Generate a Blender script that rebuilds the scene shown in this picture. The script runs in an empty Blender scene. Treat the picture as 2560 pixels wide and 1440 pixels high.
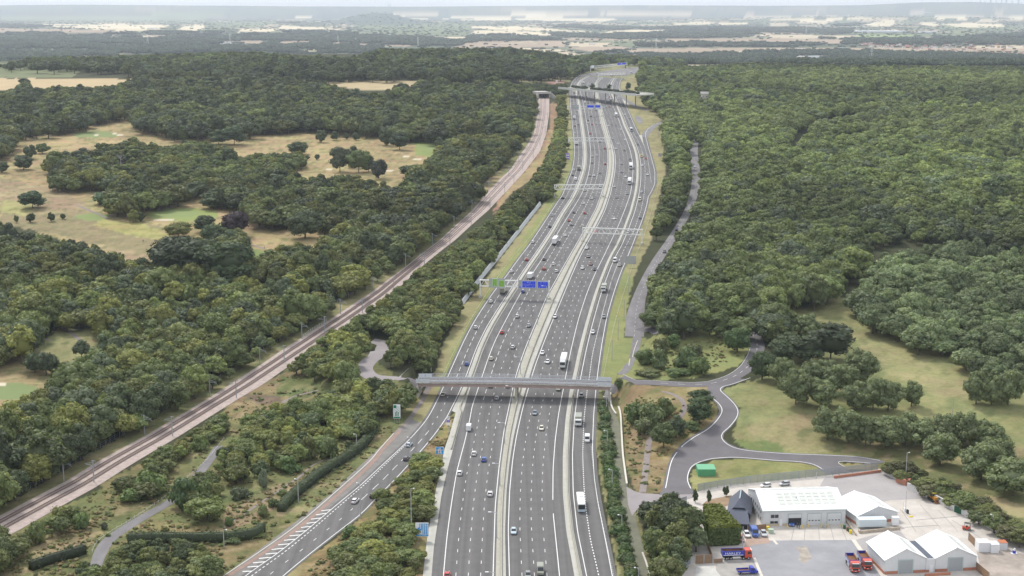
import bpy, math, random
import numpy as np
from mathutils import Vector, Matrix

# ---------------------------------------------------------------- camera, sky, sun, exposure
SC = bpy.context.scene
COL = SC.collection
CZ = 160.0                      # camera height
FPX = 3555.56                   # 50 mm on 36 mm, in pixels of the 2560 px photograph
TH = math.atan(706.0 / FPX)     # camera pitched down
cam_data = bpy.data.cameras.new('camera')
cam_data.lens = 50.0; cam_data.sensor_width = 36.0
cam_data.clip_start = 1.0; cam_data.clip_end = 90000.0
cam = bpy.data.objects.new('camera', cam_data); COL.objects.link(cam)
cam.location = (0, 0, CZ); cam.rotation_euler = (math.pi / 2 - TH, 0, 0)
SC.camera = cam

SUN_EL = math.radians(50.0); SUN_AZ = math.radians(-32.0)   # azimuth from +Y (far), negative = left
world = bpy.data.worlds.new('World'); SC.world = world; world.use_nodes = True
wn, wl = world.node_tree.nodes, world.node_tree.links
wn.clear()
w_out = wn.new('ShaderNodeOutputWorld'); w_bg = wn.new('ShaderNodeBackground')
w_sky = wn.new('ShaderNodeTexSky'); w_sky.sky_type = 'NISHITA'; w_sky.sun_disc = False
w_sky.sun_elevation = SUN_EL; w_sky.sun_rotation = SUN_AZ
w_sky.air_density = 1.0; w_sky.dust_density = 2.5; w_sky.ozone_density = 1.0
# a thin even sheet of white cloud over the blue, with slow variation
w_tc = wn.new('ShaderNodeTexCoord'); w_nz = wn.new('ShaderNodeTexNoise')
w_mp = wn.new('ShaderNodeMapping'); w_mp.inputs['Scale'].default_value = (1.0, 1.0, 9.0)
w_nz.inputs['Scale'].default_value = 3.0; w_nz.inputs['Detail'].default_value = 5.0
w_rmp = wn.new('ShaderNodeMapRange'); w_rmp.inputs['From Min'].default_value = 0.35; w_rmp.inputs['From Max'].default_value = 0.65
w_rmp.inputs['To Min'].default_value = 0.72; w_rmp.inputs['To Max'].default_value = 0.92
w_mix = wn.new('ShaderNodeMix'); w_mix.data_type = 'RGBA'
w_mix.inputs['B'].default_value = (8.6, 8.9, 9.6, 1)
wl.new(w_tc.outputs['Generated'], w_mp.inputs['Vector']); wl.new(w_mp.outputs['Vector'], w_nz.inputs['Vector'])
wl.new(w_nz.outputs['Fac'], w_rmp.inputs['Value']); wl.new(w_rmp.outputs['Result'], w_mix.inputs['Factor'])
wl.new(w_sky.outputs['Color'], w_mix.inputs['A']); wl.new(w_mix.outputs['Result'], w_bg.inputs['Color'])
w_bg.inputs['Strength'].default_value = 0.092
wl.new(w_bg.outputs['Background'], w_out.inputs['Surface'])

sun_data = bpy.data.lights.new('sun', 'SUN'); sun_data.energy = 2.0; sun_data.angle = math.radians(11.0)
sun_data.color = (1.0, 0.96, 0.9)
sun = bpy.data.objects.new('sun', sun_data); COL.objects.link(sun)
_sd = Vector((math.sin(SUN_AZ) * math.cos(SUN_EL), math.cos(SUN_AZ) * math.cos(SUN_EL), math.sin(SUN_EL)))
sun.rotation_euler = _sd.to_track_quat('Z', 'Y').to_euler()
sun.location = (0, 0, 400)

SC.view_settings.view_transform = 'Standard'; SC.view_settings.look = 'None'
SC.view_settings.exposure = 0.5; SC.view_settings.gamma = 1.0
SC.view_settings.use_curve_mapping = False
SC.render.engine = 'CYCLES'
SC.cycles.max_bounces = 6; SC.cycles.diffuse_bounces = 3; SC.cycles.transmission_bounces = 3
SC.cycles.volume_bounces = 1; SC.cycles.transparent_max_bounces = 6
SC.cycles.caustics_reflective = False; SC.cycles.caustics_refractive = False

HAZE = 4.6e-5
RNG = np.random.default_rng(7)
random.seed(7)
ST, CT = math.sin(TH), math.cos(TH)

# ---------------------------------------------------------------- the lie of the land
_PD = np.array([0, 430, 560, 620, 700, 800, 950, 1100, 1300, 1500, 1700, 1900, 2150, 2500, 2700, 3200, 4200, 5200, 60000.])
_PZ = np.array([0, 0, 0, 3.5, 10, 18, 25, 30, 35.5, 42, 50, 57, 63, 66, 65, 45, -8, -20, -20.])
_PS = np.array([0, 0, 0, 0, 0, 0, 0, 0, .02, .1, .25, .45, .75, 1, 1, .7, 0, 0, 0.])
_DD = np.concatenate([np.arange(0, 6000, 10.), [60000.]])
def _sm(v):
 t = np.interp(_DD[:-1], _PD, v); k = np.hanning(19); k /= k.sum()
 t = np.convolve(np.pad(t, 9, 'edge'), k, 'valid')
 return np.concatenate([t, [v[-1]]])
_ZD, _SD = _sm(_PZ), _sm(_PS)
def sstep(a, b, x):
 t = np.clip((x - a) / (b - a), 0, 1); return t * t * (3 - 2 * t)

# foot of the slope right of the motorway, as world (D, X), filled below
SLOPE_D = np.array([380., 620.]); SLOPE_X = np.array([40., 40.])
MOUND_L = []                    # (x, D, plateau radius, outer radius)
BR_D = 590.0                    # where the near bridge crosses
def T(x, D):
 x = np.asarray(x, float); D = np.asarray(D, float)
 z = np.interp(D, _DD, _ZD)
 s = np.interp(D, _DD, _SD)
 u = x / np.maximum(D, 1) * FPX / 1.0          # about pixels from the centre
 crest = np.interp(u, [-2500, -1280, -800, -560, -100, 90, 200, 420, 1280, 2500], [-10, -9, -6, 6, 7, -2, -8, -20, -20, -20])
 z = z + s * crest
 # far hills
 far = np.exp(-((D - 24500) / 2600) ** 2)
 hz = np.interp(u, [-2600, -1300, -1200, -1090, -1000, -640, -500, -250, 0, 300, 640, 850, 1000, 1120, 1290, 2600],
                   [160, 162, 172, 178, 176, 158, 150, 145, 158, 168, 160, 168, 215, 224, 186, 150]) - 2
 z = z + far * (hz + 20) * np.where(D > 20000, 1, 1)
 z = z + 108 * np.exp(-((D - 15000) / 1300) ** 2) * np.exp(-((u + 330) / 90) ** 2)
 z = z + 60 * np.exp(-((D - 17000) / 1500) ** 2) * np.exp(-((u - 900) / 420) ** 2)
 z = z + 30 * np.exp(-((D - 9500) / 900) ** 2) * np.exp(-((u + 900) / 500) ** 2)
 # ground above the cutting by the near bridge
 xf = np.interp(D, SLOPE_D, SLOPE_X)
 r = sstep(0.0, 1.0, (x - xf) / (1.6 + 11.0 * sstep(9, 40, np.abs(D - BR_D)))) * sstep(484, 548, D) * (1 - sstep(690, 800, D))
 z = z + 7.0 * r
 for (mx, mD, r0, r1) in MOUND_L:
  dd = np.hypot(x - mx, D - mD)
  z = z + 7.0 * (1 - sstep(r0, r1, dd))
 return z

def ray(px, py):
 v = np.asarray(py, float) - 720.0; u = np.asarray(px, float) - 1280.0
 ky = FPX * CT - v * ST; kz = -FPX * ST - v * CT
 return u / ky, kz / ky
_MD = np.concatenate([np.arange(250, 3000, 6.0), np.geomspace(3000, 42000, 260)])
def P2(px, py, extra=0.0, flat=None):
 """ground point(s) seen at a pixel of the photograph"""
 px = np.atleast_1d(np.asarray(px, float)); py = np.atleast_1d(np.asarray(py, float))
 rx, rz = ray(px, py)
 if flat is not None:
  D = (flat - CZ) / rz
  return np.stack([rx * D, D, np.full_like(D, flat)], -1)
 out = np.zeros((len(px), 3))
 for s in range(0, len(px), 4000):
  a, b = rx[s:s + 4000, None], rz[s:s + 4000, None]
  zz = CZ + b * _MD[None]; tt = T(a * _MD[None], np.broadcast_to(_MD[None], zz.shape)) + extra
  hit = zz <= tt; hit[:, -1] = True
  i = np.maximum(hit.argmax(1), 1)
  lo, hi = _MD[i - 1], _MD[i]
  for _ in range(14):
   m = (lo + hi) / 2
   below = CZ + b[:, 0] * m <= T(a[:, 0] * m, m) + extra
   hi = np.where(below, m, hi); lo = np.where(below, lo, m)
  out[s:s + 4000, 0] = a[:, 0] * hi; out[s:s + 4000, 1] = hi
  out[s:s + 4000, 2] = T(a[:, 0] * hi, hi)
 return out
def P(px, py, extra=0.0, flat=None):
 return Vector(P2(px, py, extra, flat)[0])
def proj(X, D, Z):
 dz = Z - CZ
 zc = D * CT - dz * ST; dn = -D * ST - dz * CT
 return 1280 + FPX * X / zc, 720 + FPX * dn / zc
def height_to(p, top_y):
 """height above foot p at which a vertical reaches row top_y"""
 v = top_y - 720.0; ky = FPX * CT - v * ST; kz = -FPX * ST - v * CT
 return CZ + kz / ky * p[1] - p[2]

# ---------------------------------------------------------------- small helpers
def tag(o, label=None, cat=None, group=None, kind=None):
 if label: o['label'] = label
 if cat: o['category'] = cat
 if group: o['group'] = group
 if kind: o['kind'] = kind
 return o
def empty(name, loc=(0, 0, 0), rz=0.0, label=None, cat=None, group=None):
 o = bpy.data.objects.new(name, None); COL.objects.link(o)
 o.empty_display_size = 0.5
 o.location = loc; o.rotation_euler = (0, 0, rz)
 return tag(o, label, cat, group)
def link(name, mesh, parent=None, loc=None, rz=None):
 o = bpy.data.objects.new(name, mesh); COL.objects.link(o)
 if parent is not None: o.parent = parent
 if loc is not None: o.location = loc
 if rz is not None: o.rotation_euler = (0, 0, rz)
 return o
def copy_tree(o, parent=None):
 c = o.copy(); COL.objects.link(c); c.parent = parent
 for ch in KIDS.get(o.name, []):
  copy_tree(ch, c)
 return c
KIDS = {}
def note_kids():
 KIDS.clear()
 for o in bpy.data.objects:
  if o.parent: KIDS.setdefault(o.parent.name, []).append(o)

class MB:
 def __init__(s): s.v = []; s.f = []; s.m = []
 def poly(s, pts, m=0):
  b = len(s.v); s.v += [tuple(p) for p in pts]; s.f.append(tuple(range(b, b + len(pts)))); s.m.append(m)
 def hexa(s, c, m=0, cap=True):
  """c: 8 corners, bottom ring of 4 then top ring of 4"""
  b = len(s.v); s.v += [tuple(p) for p in c]
  fs = [(0, 3, 2, 1), (4, 5, 6, 7), (0, 1, 5, 4), (1, 2, 6, 5), (2, 3, 7, 6), (3, 0, 4, 7)]
  if not cap: fs = fs[2:]
  for f in fs: s.f.append(tuple(b + i for i in f)); s.m.append(m)
 def box(s, x0, x1, y0, y1, z0, z1, m=0, tx=0.0, ty=0.0):
  s.hexa([(x0, y0, z0), (x1, y0, z0), (x1, y1, z0), (x0, y1, z0),
    (x0 + tx, y0 + ty, z1), (x1 - tx, y0 + ty, z1), (x1 - tx, y1 - ty, z1), (x0 + tx, y1 - ty, z1)], m)
 def bar(s, a, b_, w, h=None, m=0):
  a = Vector(a); b_ = Vector(b_); h = h or w
  d = (b_ - a).normalized(); up = Vector((0, 0, 1)) if abs(d.z) < 0.95 else Vector((0, 1, 0))
  r = d.cross(up).normalized() * (w / 2); u = r.cross(d).normalized() * (h / 2)
  s.hexa([a - r - u, a + r - u, b_ + r - u, b_ - r - u, a - r + u, a + r + u, b_ + r + u, b_ - r + u], m)
 def cyl(s, a, b_, r0, r1=None, n=8, m=0, cap=True):
  a = Vector(a); b_ = Vector(b_); r1 = r0 if r1 is None else r1
  d = (b_ - a).normalized(); up = Vector((0, 0, 1)) if abs(d.z) < 0.9 else Vector((0, 1, 0))
  x = d.cross(up).normalized(); y = x.cross(d).normalized(); k = len(s.v)
  for c, r in ((a, r0), (b_, r1)):
   for i in range(n):
    t = 2 * math.pi * i / n; s.v.append(tuple(c + x * (r * math.cos(t)) + y * (r * math.sin(t))))
  for i in range(n):
   j = (i + 1) % n; s.f.append((k + i, k + j, k + n + j, k + n + i)); s.m.append(m)
  if cap:
   s.f.append(tuple(k + i for i in reversed(range(n)))); s.m.append(m)
   s.f.append(tuple(k + n + i for i in range(n))); s.m.append(m)
 def prism(s, prof, x0, x1, m=0, axis='x', inset=0.0):
  """closed side profile [(y,z)...] between x0 and x1"""
  n = len(prof); b = len(s.v)
  for x in (x0, x1):
   for (y, z) in prof: s.v.append((x, y, z))
  for i in range(n):
   j = (i + 1) % n; s.f.append((b + i, b + j, b + n + j, b + n + i)); s.m.append(m)
  s.f.append(tuple(b + i for i in reversed(range(n)))); s.m.append(m)
  s.f.append(tuple(b + n + i for i in range(n))); s.m.append(m)
 def mesh(s, name, mats, smooth=False):
  me = bpy.data.meshes.new(name); me.from_pydata(s.v, [], s.f)
  for mt in (mats if isinstance(mats, (list, tuple)) else [mats]): me.materials.append(mt)
  if any(s.m): me.polygons.foreach_set('material_index', s.m)
  if smooth: me.polygons.foreach_set('use_smooth', [True] * len(s.f))
  me.validate(); me.update(); return me
 def build(s, name, mats, parent=None, loc=None, rz=None, smooth=False):
  return link(name, s.mesh(name, mats, smooth), parent, loc, rz)

def np_mesh(name, V, F, mats, col=None, smooth=False, mi=None):
 """V (n,3), F (m,4) or (m,3) numpy; col (n,3) optional"""
 me = bpy.data.meshes.new(name); n, m, k = len(V), len(F), F.shape[1]
 me.vertices.add(n); me.vertices.foreach_set('co', np.ascontiguousarray(V, np.float32).ravel())
 me.loops.add(m * k); me.loops.foreach_set('vertex_index', np.ascontiguousarray(F, np.int32).ravel())
 me.polygons.add(m); me.polygons.foreach_set('loop_start', np.arange(0, m * k, k, dtype=np.int32))
 if mi is not None: me.polygons.foreach_set('material_index', np.asarray(mi, np.int32))
 if smooth: me.polygons.foreach_set('use_smooth', np.ones(m, bool))
 for mt in (mats if isinstance(mats, (list, tuple)) else [mats]): me.materials.append(mt)
 if col is not None:
  a = me.color_attributes.new('col', 'FLOAT_COLOR', 'POINT')
  c = np.ones((n, 4), np.float32); c[:, :3] = col; a.data.foreach_set('color', c.ravel())
 me.update(calc_edges=True); return me

# ---------------------------------------------------------------- materials
MATS = {}
def mat(name, col, rough=0.7, metal=0.0, spec=0.3, noise=0.0, nscale=1.0, bump=0.0, bscale=None, coat=0.0, dark=None, emission=None):
 if name in MATS: return MATS[name]
 m = bpy.data.materials.new(name); m.use_nodes = True; MATS[name] = m
 nt = m.node_tree; b = nt.nodes['Principled BSDF']
 b.inputs['Base Color'].default_value = (*col, 1); b.inputs['Roughness'].default_value = rough
 b.inputs['Metallic'].default_value = metal; b.inputs['Specular IOR Level'].default_value = spec
 if coat: b.inputs['Coat Weight'].default_value = coat
 if noise > 0:
  tc = nt.nodes.new('ShaderNodeTexCoord'); nz = nt.nodes.new('ShaderNodeTexNoise')
  nz.inputs['Scale'].default_value = nscale; nz.inputs['Detail'].default_value = 6; nz.inputs['Roughness'].default_value = 0.65
  nt.links.new(tc.outputs['Object'], nz.inputs['Vector'])
  mr = nt.nodes.new('ShaderNodeMapRange'); mr.inputs['From Min'].default_value = 0.3; mr.inputs['From Max'].default_value = 0.7
  mr.inputs['To Min'].default_value = 1 - noise; mr.inputs['To Max'].default_value = 1 + noise
  nt.links.new(nz.outputs['Fac'], mr.inputs['Value'])
  mx = nt.nodes.new('ShaderNodeVectorMath'); mx.operation = 'SCALE'; mx.inputs[0].default_value = col
  nt.links.new(mr.outputs['Result'], mx.inputs['Scale']); nt.links.new(mx.outputs['Vector'], b.inputs['Base Color'])
 if bump > 0:
  tc = nt.nodes.new('ShaderNodeTexCoord'); nz2 = nt.nodes.new('ShaderNodeTexNoise')
  nz2.inputs['Scale'].default_value = bscale or nscale * 6
  nt.links.new(tc.outputs['Object'], nz2.inputs['Vector'])
  bp = nt.nodes.new('ShaderNodeBump'); bp.inputs['Strength'].default_value = bump
  nt.links.new(nz2.outputs['Fac'], bp.inputs['Height']); nt.links.new(bp.outputs['Normal'], b.inputs['Normal'])
 return m
# ---------------------------------------------------------------- slope foot + mound, from what stands at road level
SLOPE_X = np.array([1e6, 1e6])
_sp = P2([1700, 1660, 1616, 1566, 1534, 1530, 1541, 1556, 1563, 1590], [735, 790, 845, 935, 970, 1000, 1025, 1050, 1120, 1220])
_o = np.argsort(_sp[:, 1]); SLOPE_D, SLOPE_X = _sp[_o, 1], _sp[_o, 0]
_m1 = P(968, 905, 7.0); _m2 = P(1000, 930, 7.0); _m3 = P(930, 950, 7.0)
_MND = [(_m1.x, _m1.y, 16, 34), (_m2.x - 2, _m2.y, 13, 24), (_m3.x, _m3.y + 10, 12, 30)]
_q0 = P2([1092, 1085, 1068, 1050, 1043, 1015, 985, 940], [800, 870, 925, 965, 985, 1040, 1080, 1130]); _o = np.argsort(_q0[:, 1])
MLIM_D, MLIM_X = _q0[_o, 1], _q0[_o, 0] - 4.5
_T0 = T
def T(x, D):
 z = _T0(x, D); m = 0.0
 for (mx, mD, r0, r1) in _MND:
  m = np.maximum(m, 1 - sstep(r0, r1, np.hypot(np.asarray(x) - mx, np.asarray(D) - mD)))
 return z + 7.0 * m * (1 - sstep(0, 4.5, np.asarray(x) - np.interp(D, MLIM_D, MLIM_X)))

# ---------------------------------------------------------------- zones
def wob(x, y, s, seed=0):
 """cheap smooth noise, about -1..1"""
 r = np.random.default_rng(seed); o = 0.0
 for k in range(5):
  a, b, c = r.uniform(-1, 1), r.uniform(-1, 1), r.uniform(0, 6.28)
  f = (1.0 + k * 0.7) / s
  o = o + np.sin((x * a + y * b) * f * 2.2 + c + 1.3 * np.sin((x * b - y * a) * f * 1.3 + c))
 return o / 3.0
def inpoly(px, py, poly):
 poly = np.asarray(poly, float); n = len(poly)
 ins = np.zeros(np.shape(px), bool)
 bb = (px >= poly[:, 0].min()) & (px <= poly[:, 0].max()) & (py >= poly[:, 1].min()) & (py <= poly[:, 1].max())
 X, Y = px[bb], py[bb]; r = np.zeros(X.shape, bool)
 for i in range(n):
  x0, y0 = poly[i]; x1, y1 = poly[(i + 1) % n]
  if y0 == y1: continue
  c = ((y0 > Y) != (y1 > Y)) & (X < (x1 - x0) * (Y - y0) / (y1 - y0) + x0)
  r ^= c
 ins[bb] = r
 return ins
STRAW = (.355, .272, .14); STRAW2 = (.31, .235, .14); GREEN = (.21, .255, .11); TEE = (.23, .28, .11)
VERGE = (.28, .255, .13); VGREEN = (.235, .25, .10); BROWN = (.235, .178, .095); SCRUB = (.158, .162, .068)
FIELD = (.235, .24, .105); WOODF = (.055, .06, .03); SAND = (.62, .55, .42); SOIL = (.30, .19, .12)
CREAM = (.64, .55, .37); CREAM2 = (.50, .42, .29); PINK = (.36, .28, .20); PALEG = (.17, .20, .11); DARKW = (.085, .10, .065)  # CREAM, CREAM2: pale stubble with distant sunlight added into the colour
near_zones = [
 # golf course
 ([(-600, 420), (0, 390), (40, 352), (120, 330), (230, 312), (300, 290), (345, 300), (440, 330), (560, 338), (700, 318), (880, 328), (1000, 343), (1090, 346), (1098, 430), (1020, 505), (950, 500), (830, 520), (835, 600), (700, 660), (600, 640), (420, 620), (390, 680), (330, 720), (300, 650), (180, 610), (0, 550), (-600, 600)], STRAW, .5, 6),
 ([(-50, 440), (160, 470), (240, 530), (330, 560), (430, 600), (380, 680), (250, 620), (120, 560), (-50, 530)], STRAW2, .5, 8),
 ([(0, 560), (160, 590), (330, 630), (420, 640), (400, 560), (200, 545), (0, 520)], (.24, .20, .11), .4, 6),
 ([(20, 500), (90, 515), (60, 540), (0, 530), (0, 505)], (.33, .31, .13), .4, 5),
 ([(250, 545), (360, 560), (430, 590), (420, 605), (330, 590), (240, 565)], (.34, .31, .12), .4, 5),
 ([(620, 620), (700, 610), (830, 560), (830, 600), (700, 650), (640, 655)], STRAW, .4, 5),
 ([(615, 618), (660, 628), (655, 660), (620, 650)], (.20, .24, .09), .3, 3),
 ([(1090, 350), (1098, 400), (1040, 385), (1030, 352)], (.24, .28, .10), .3, 4),
 # left lower golf
 ([(-200, 870), (60, 880), (125, 925), (115, 1015), (60, 1040), (-200, 1060)], (.31, .24, .13), .5, 5),
 ([(150, 815), (230, 810), (300, 850), (250, 890), (210, 960), (150, 930), (60, 900)], (.26, .25, .12), .5, 5),
 # far straw fields beyond the woods
 ([(-300, 192), (0, 196), (150, 196), (420, 198), (560, 190), (560, 212), (420, 232), (390, 228), (-300, 222)], (.46, .36, .21), .15, 1.5),
 ([(-300, 160), (0, 160), (130, 168), (200, 178), (180, 194), (-300, 192)], (.17, .19, .10), .2, 1.5),
 ([(780, 205), (1040, 202), (1130, 212), (1130, 232), (1060, 224), (900, 226)], (.42, .34, .2), .15, 1.5),
 ([(-300, 150), (240, 160), (240, 172), (-300, 170)], (.16, .18, .10), .15, 1.5),
 # railway banks
 ([(1318, 300), (1340, 250), (1352, 250), (1345, 330), (1300, 420), (1230, 470), (1180, 530), (1085, 615), (900, 780), (700, 925), (500, 1030), (250, 1180), (0, 1320), (0, 1270), (250, 1120), (500, 970), (700, 850), (900, 715), (1080, 585), (1180, 490), (1290, 380)], (.22, .21, .10), .5, 5),
 ([(1376, 255), (1402, 262), (1402, 330), (1380, 385), (1345, 430), (1290, 475), (1230, 540), (1245, 500), (1300, 440), (1350, 375), (1372, 320)], SOIL, .45, 3),
 ([(1378, 330), (1402, 330), (1380, 390), (1340, 440), (1270, 490), (1240, 530), (1262, 480), (1350, 390)], (.33, .25, .13), .45, 3),
 ([(1225, 440), (1265, 440), (1240, 470), (1205, 500), (1200, 480)], (.33, .27, .14), .4, 3),
 # ground between the railway and the slip road
 ([(0, 1330), (250, 1225), (450, 1100), (600, 1010), (705, 935), (760, 900), (900, 870), (1000, 950), (1050, 1000), (1040, 1060), (940, 1150), (800, 1270), (560, 1450), (520, 1560), (-300, 1560), (-300, 1450)], SCRUB, .7, 5),
 ([(560, 1010), (640, 960), (720, 930), (720, 1000), (680, 1040), (560, 1045)], BROWN, .5, 4),
 ([(600, 985), (700, 990), (710, 1012), (640, 1010)], (.17, .12, .09), .4, 3),
 ([(250, 1210), (420, 1120), (560, 1030), (620, 1045), (500, 1120), (380, 1230), (280, 1290)], (.20, .175, .08), .6, 5),
 ([(0, 1350), (200, 1280), (260, 1330), (180, 1400), (0, 1450)], (.32, .26, .14), .6, 5),
 ([(700, 940), (900, 945), (900, 970), (800, 985), (690, 990)], (.12, .145, .055), .4, 5),
 ([(1010, 1000), (1040, 1020), (1020, 1080), (940, 1160), (820, 1260), (700, 1350), (560, 1450), (600, 1450), (760, 1330), (900, 1215), (1000, 1120), (1085, 1015), (1060, 985)], (.225, .20, .085), .5, 3),
 ([(560, 1270), (700, 1210), (800, 1180), (760, 1230), (640, 1300), (560, 1330)], (.27, .20, .12), .5, 4),
 ([(350, 1310), (420, 1300), (420, 1325), (350, 1330)], (.12, .075, .05), .3, 3),
 ([(390, 1300), (660, 1330), (900, 1440), (300, 1460), (300, 1350)], (.20, .165, .08), .6, 4),
 ([(800, 1440), (840, 1415), (890, 1412), (930, 1440)], (.26, .30, .08), .3, 3),
 # wedge between slip road and motorway
 ([(1142, 1025), (1118, 1045), (1060, 1120), (960, 1235), (860, 1330), (700, 1450), (660, 1560), (1040, 1560), (1057, 1440), (1080, 1280), (1110, 1120), (1140, 1030)], (.25, .19, .09), .6, 3),
 # verge left of the motorway
 ([(1405, 236), (1428, 232), (1434, 335), (1436, 395), (1421, 455), (1397, 500), (1300, 645), (1240, 722), (1185, 805), (1145, 885), (1098, 992), (1060, 1058), (1040, 1060), (1030, 1050), (1055, 1005), (1078, 965), (1088, 930), (1108, 860), (1145, 795), (1155, 765), (1200, 720), (1250, 648), (1340, 530), (1372, 498), (1392, 450), (1412, 395), (1412, 330), (1406, 270)], VERGE, .35, 2),
 ([(1425, 300), (1434, 335), (1436, 395), (1421, 455), (1397, 500), (1300, 645), (1240, 722), (1185, 805), (1145, 885), (1098, 992), (1090, 975), (1130, 880), (1230, 705), (1300, 610), (1385, 480), (1415, 430), (1425, 390)], VGREEN, .3, 2),
 # verge right of the motorway
 ([(1545, 225), (1560, 192), (1590, 184), (1600, 215), (1600, 245), (1625, 260), (1660, 305), (1655, 350), (1664, 430), (1655, 470), (1640, 520), (1630, 600), (1608, 640), (1582, 700), (1570, 760), (1562, 845), (1612, 845), (1588, 945), (1560, 960), (1480, 985), (1480, 1080), (1530, 1350), (1545, 1450), (1565, 1450), (1540, 1340), (1495, 1160), (1490, 1050), (1490, 985), (1500, 900), (1520, 780), (1560, 650), (1622, 490), (1635, 430), (1600, 340)], VERGE, .4, 2),
 ([(1490, 985), (1500, 900), (1520, 780), (1555, 670), (1582, 690), (1570, 760), (1562, 845), (1612, 845), (1588, 945), (1540, 965)], VGREEN, .35, 3),
 ([(1480, 985), (1550, 985), (1560, 1060), (1570, 1200), (1610, 1330), (1640, 1450), (1555, 1450), (1500, 1180)], (.17, .17, .075), .4, 3),
 # inside the loop
 ([(1590, 945), (1612, 848), (1660, 830), (1750, 815), (1850, 830), (1880, 870), (1845, 915), (1740, 945), (1650, 950)], (.225, .24, .095), .36, 4),
 # brown bank
 ([(1532, 980), (1600, 985), (1740, 992), (1795, 1015), (1785, 1085), (1690, 1150), (1660, 1230), (1590, 1240), (1565, 1150), (1560, 1050)], BROWN, .55, 3),
 ([(1700, 1000), (1790, 1010), (1790, 1060), (1680, 1150), (1620, 1150), (1640, 1080)], (.24, .19, .085), .5, 4),
 # big grass field on the right
 ([(1790, 978), (1880, 950), (1930, 935), (1975, 900), (1970, 760), (2010, 740), (2100, 740), (2300, 800), (2700, 800), (2900, 1300), (2560, 1300), (2440, 1250), (2200, 1155), (1880, 1140), (1830, 1090), (1850, 1020)], FIELD, .45, 4),
 ([(1980, 750), (2100, 745), (2130, 850), (2200, 920), (2330, 990), (2560, 1010), (2700, 1040), (2700, 960), (2560, 900), (2300, 850), (2120, 760)], (.29, .275, .13), .45, 5),
 ([(1850, 1060), (2000, 1030), (2200, 1060), (2560, 1120), (2560, 1180), (2200, 1130), (1950, 1130)], (.27, .24, .12), .5, 6),
 ([(1840, 1100), (1950, 1105), (1960, 1135), (1880, 1138)], (.15, .19, .07), .4, 5),
 ([(2150, 1170), (2560, 1310), (2700, 1340), (2700, 1260), (2560, 1240), (2440, 1180), (2300, 1130), (2200, 1120)], (.16, .16, .07), .5, 3),
 ([(2460, 1235), (2520, 1250), (2600, 1290), (2600, 1310), (2520, 1285)], (.33, .28, .15), .3, 3),
 ([(1725, 1215), (1730, 1175), (1790, 1150), (1900, 1145), (2010, 1150), (2085, 1180), (2080, 1200), (1745, 1235)], (.225, .225, .09), .45, 4),
 ([(2085, 1158), (2200, 1158), (2160, 1175), (2110, 1172)], (.25, .22, .1), .3, 2),
 # clearings by the far bridge and portal
 ([(1440, 196), (1455, 186), (1480, 172), (1540, 158), (1620, 156), (1640, 170), (1600, 190), (1560, 195)], (.24, .24, .13), .4, 1.5),
 ([(1530, 962), (1790, 966), (1790, 990), (1530, 990)], (.22, .17, .085), .5, 3),
 ([(1290, 190), (1430, 190), (1425, 205), (1300, 212)], (.24, .22, .12), .4, 2),
 ([(1365, 203), (1412, 200), (1408, 208), (1370, 209)], (.36, .22, .17), .3, 1),
]
greens = [((240, 337), (60, 8), GREEN), ((455, 537), (88, 17), (.25, .29, .10)), ((440, 534), (55, 11), TEE), ((230, 542), (42, 9), TEE), ((20, 978), (85, 21), GREEN),
          ((1070, 368), (26, 9), TEE), ((270, 372), (26, 7), TEE), ((1530, 258), (1, 1), GREEN)]
bunkers = [((242, 337), (7, 1.6)), ((287, 333), (9, 1.6)), ((300, 338), (8, 1.4)), ((1015, 392), (11, 2)), ((1044, 399.5), (12, 2.4)), ((973, 426), (12, 1.8)), ((822, 424), (10, 1.5)), ((410, 549), (25, 2.6)), ((0, 961), (16, 4))]
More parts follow.
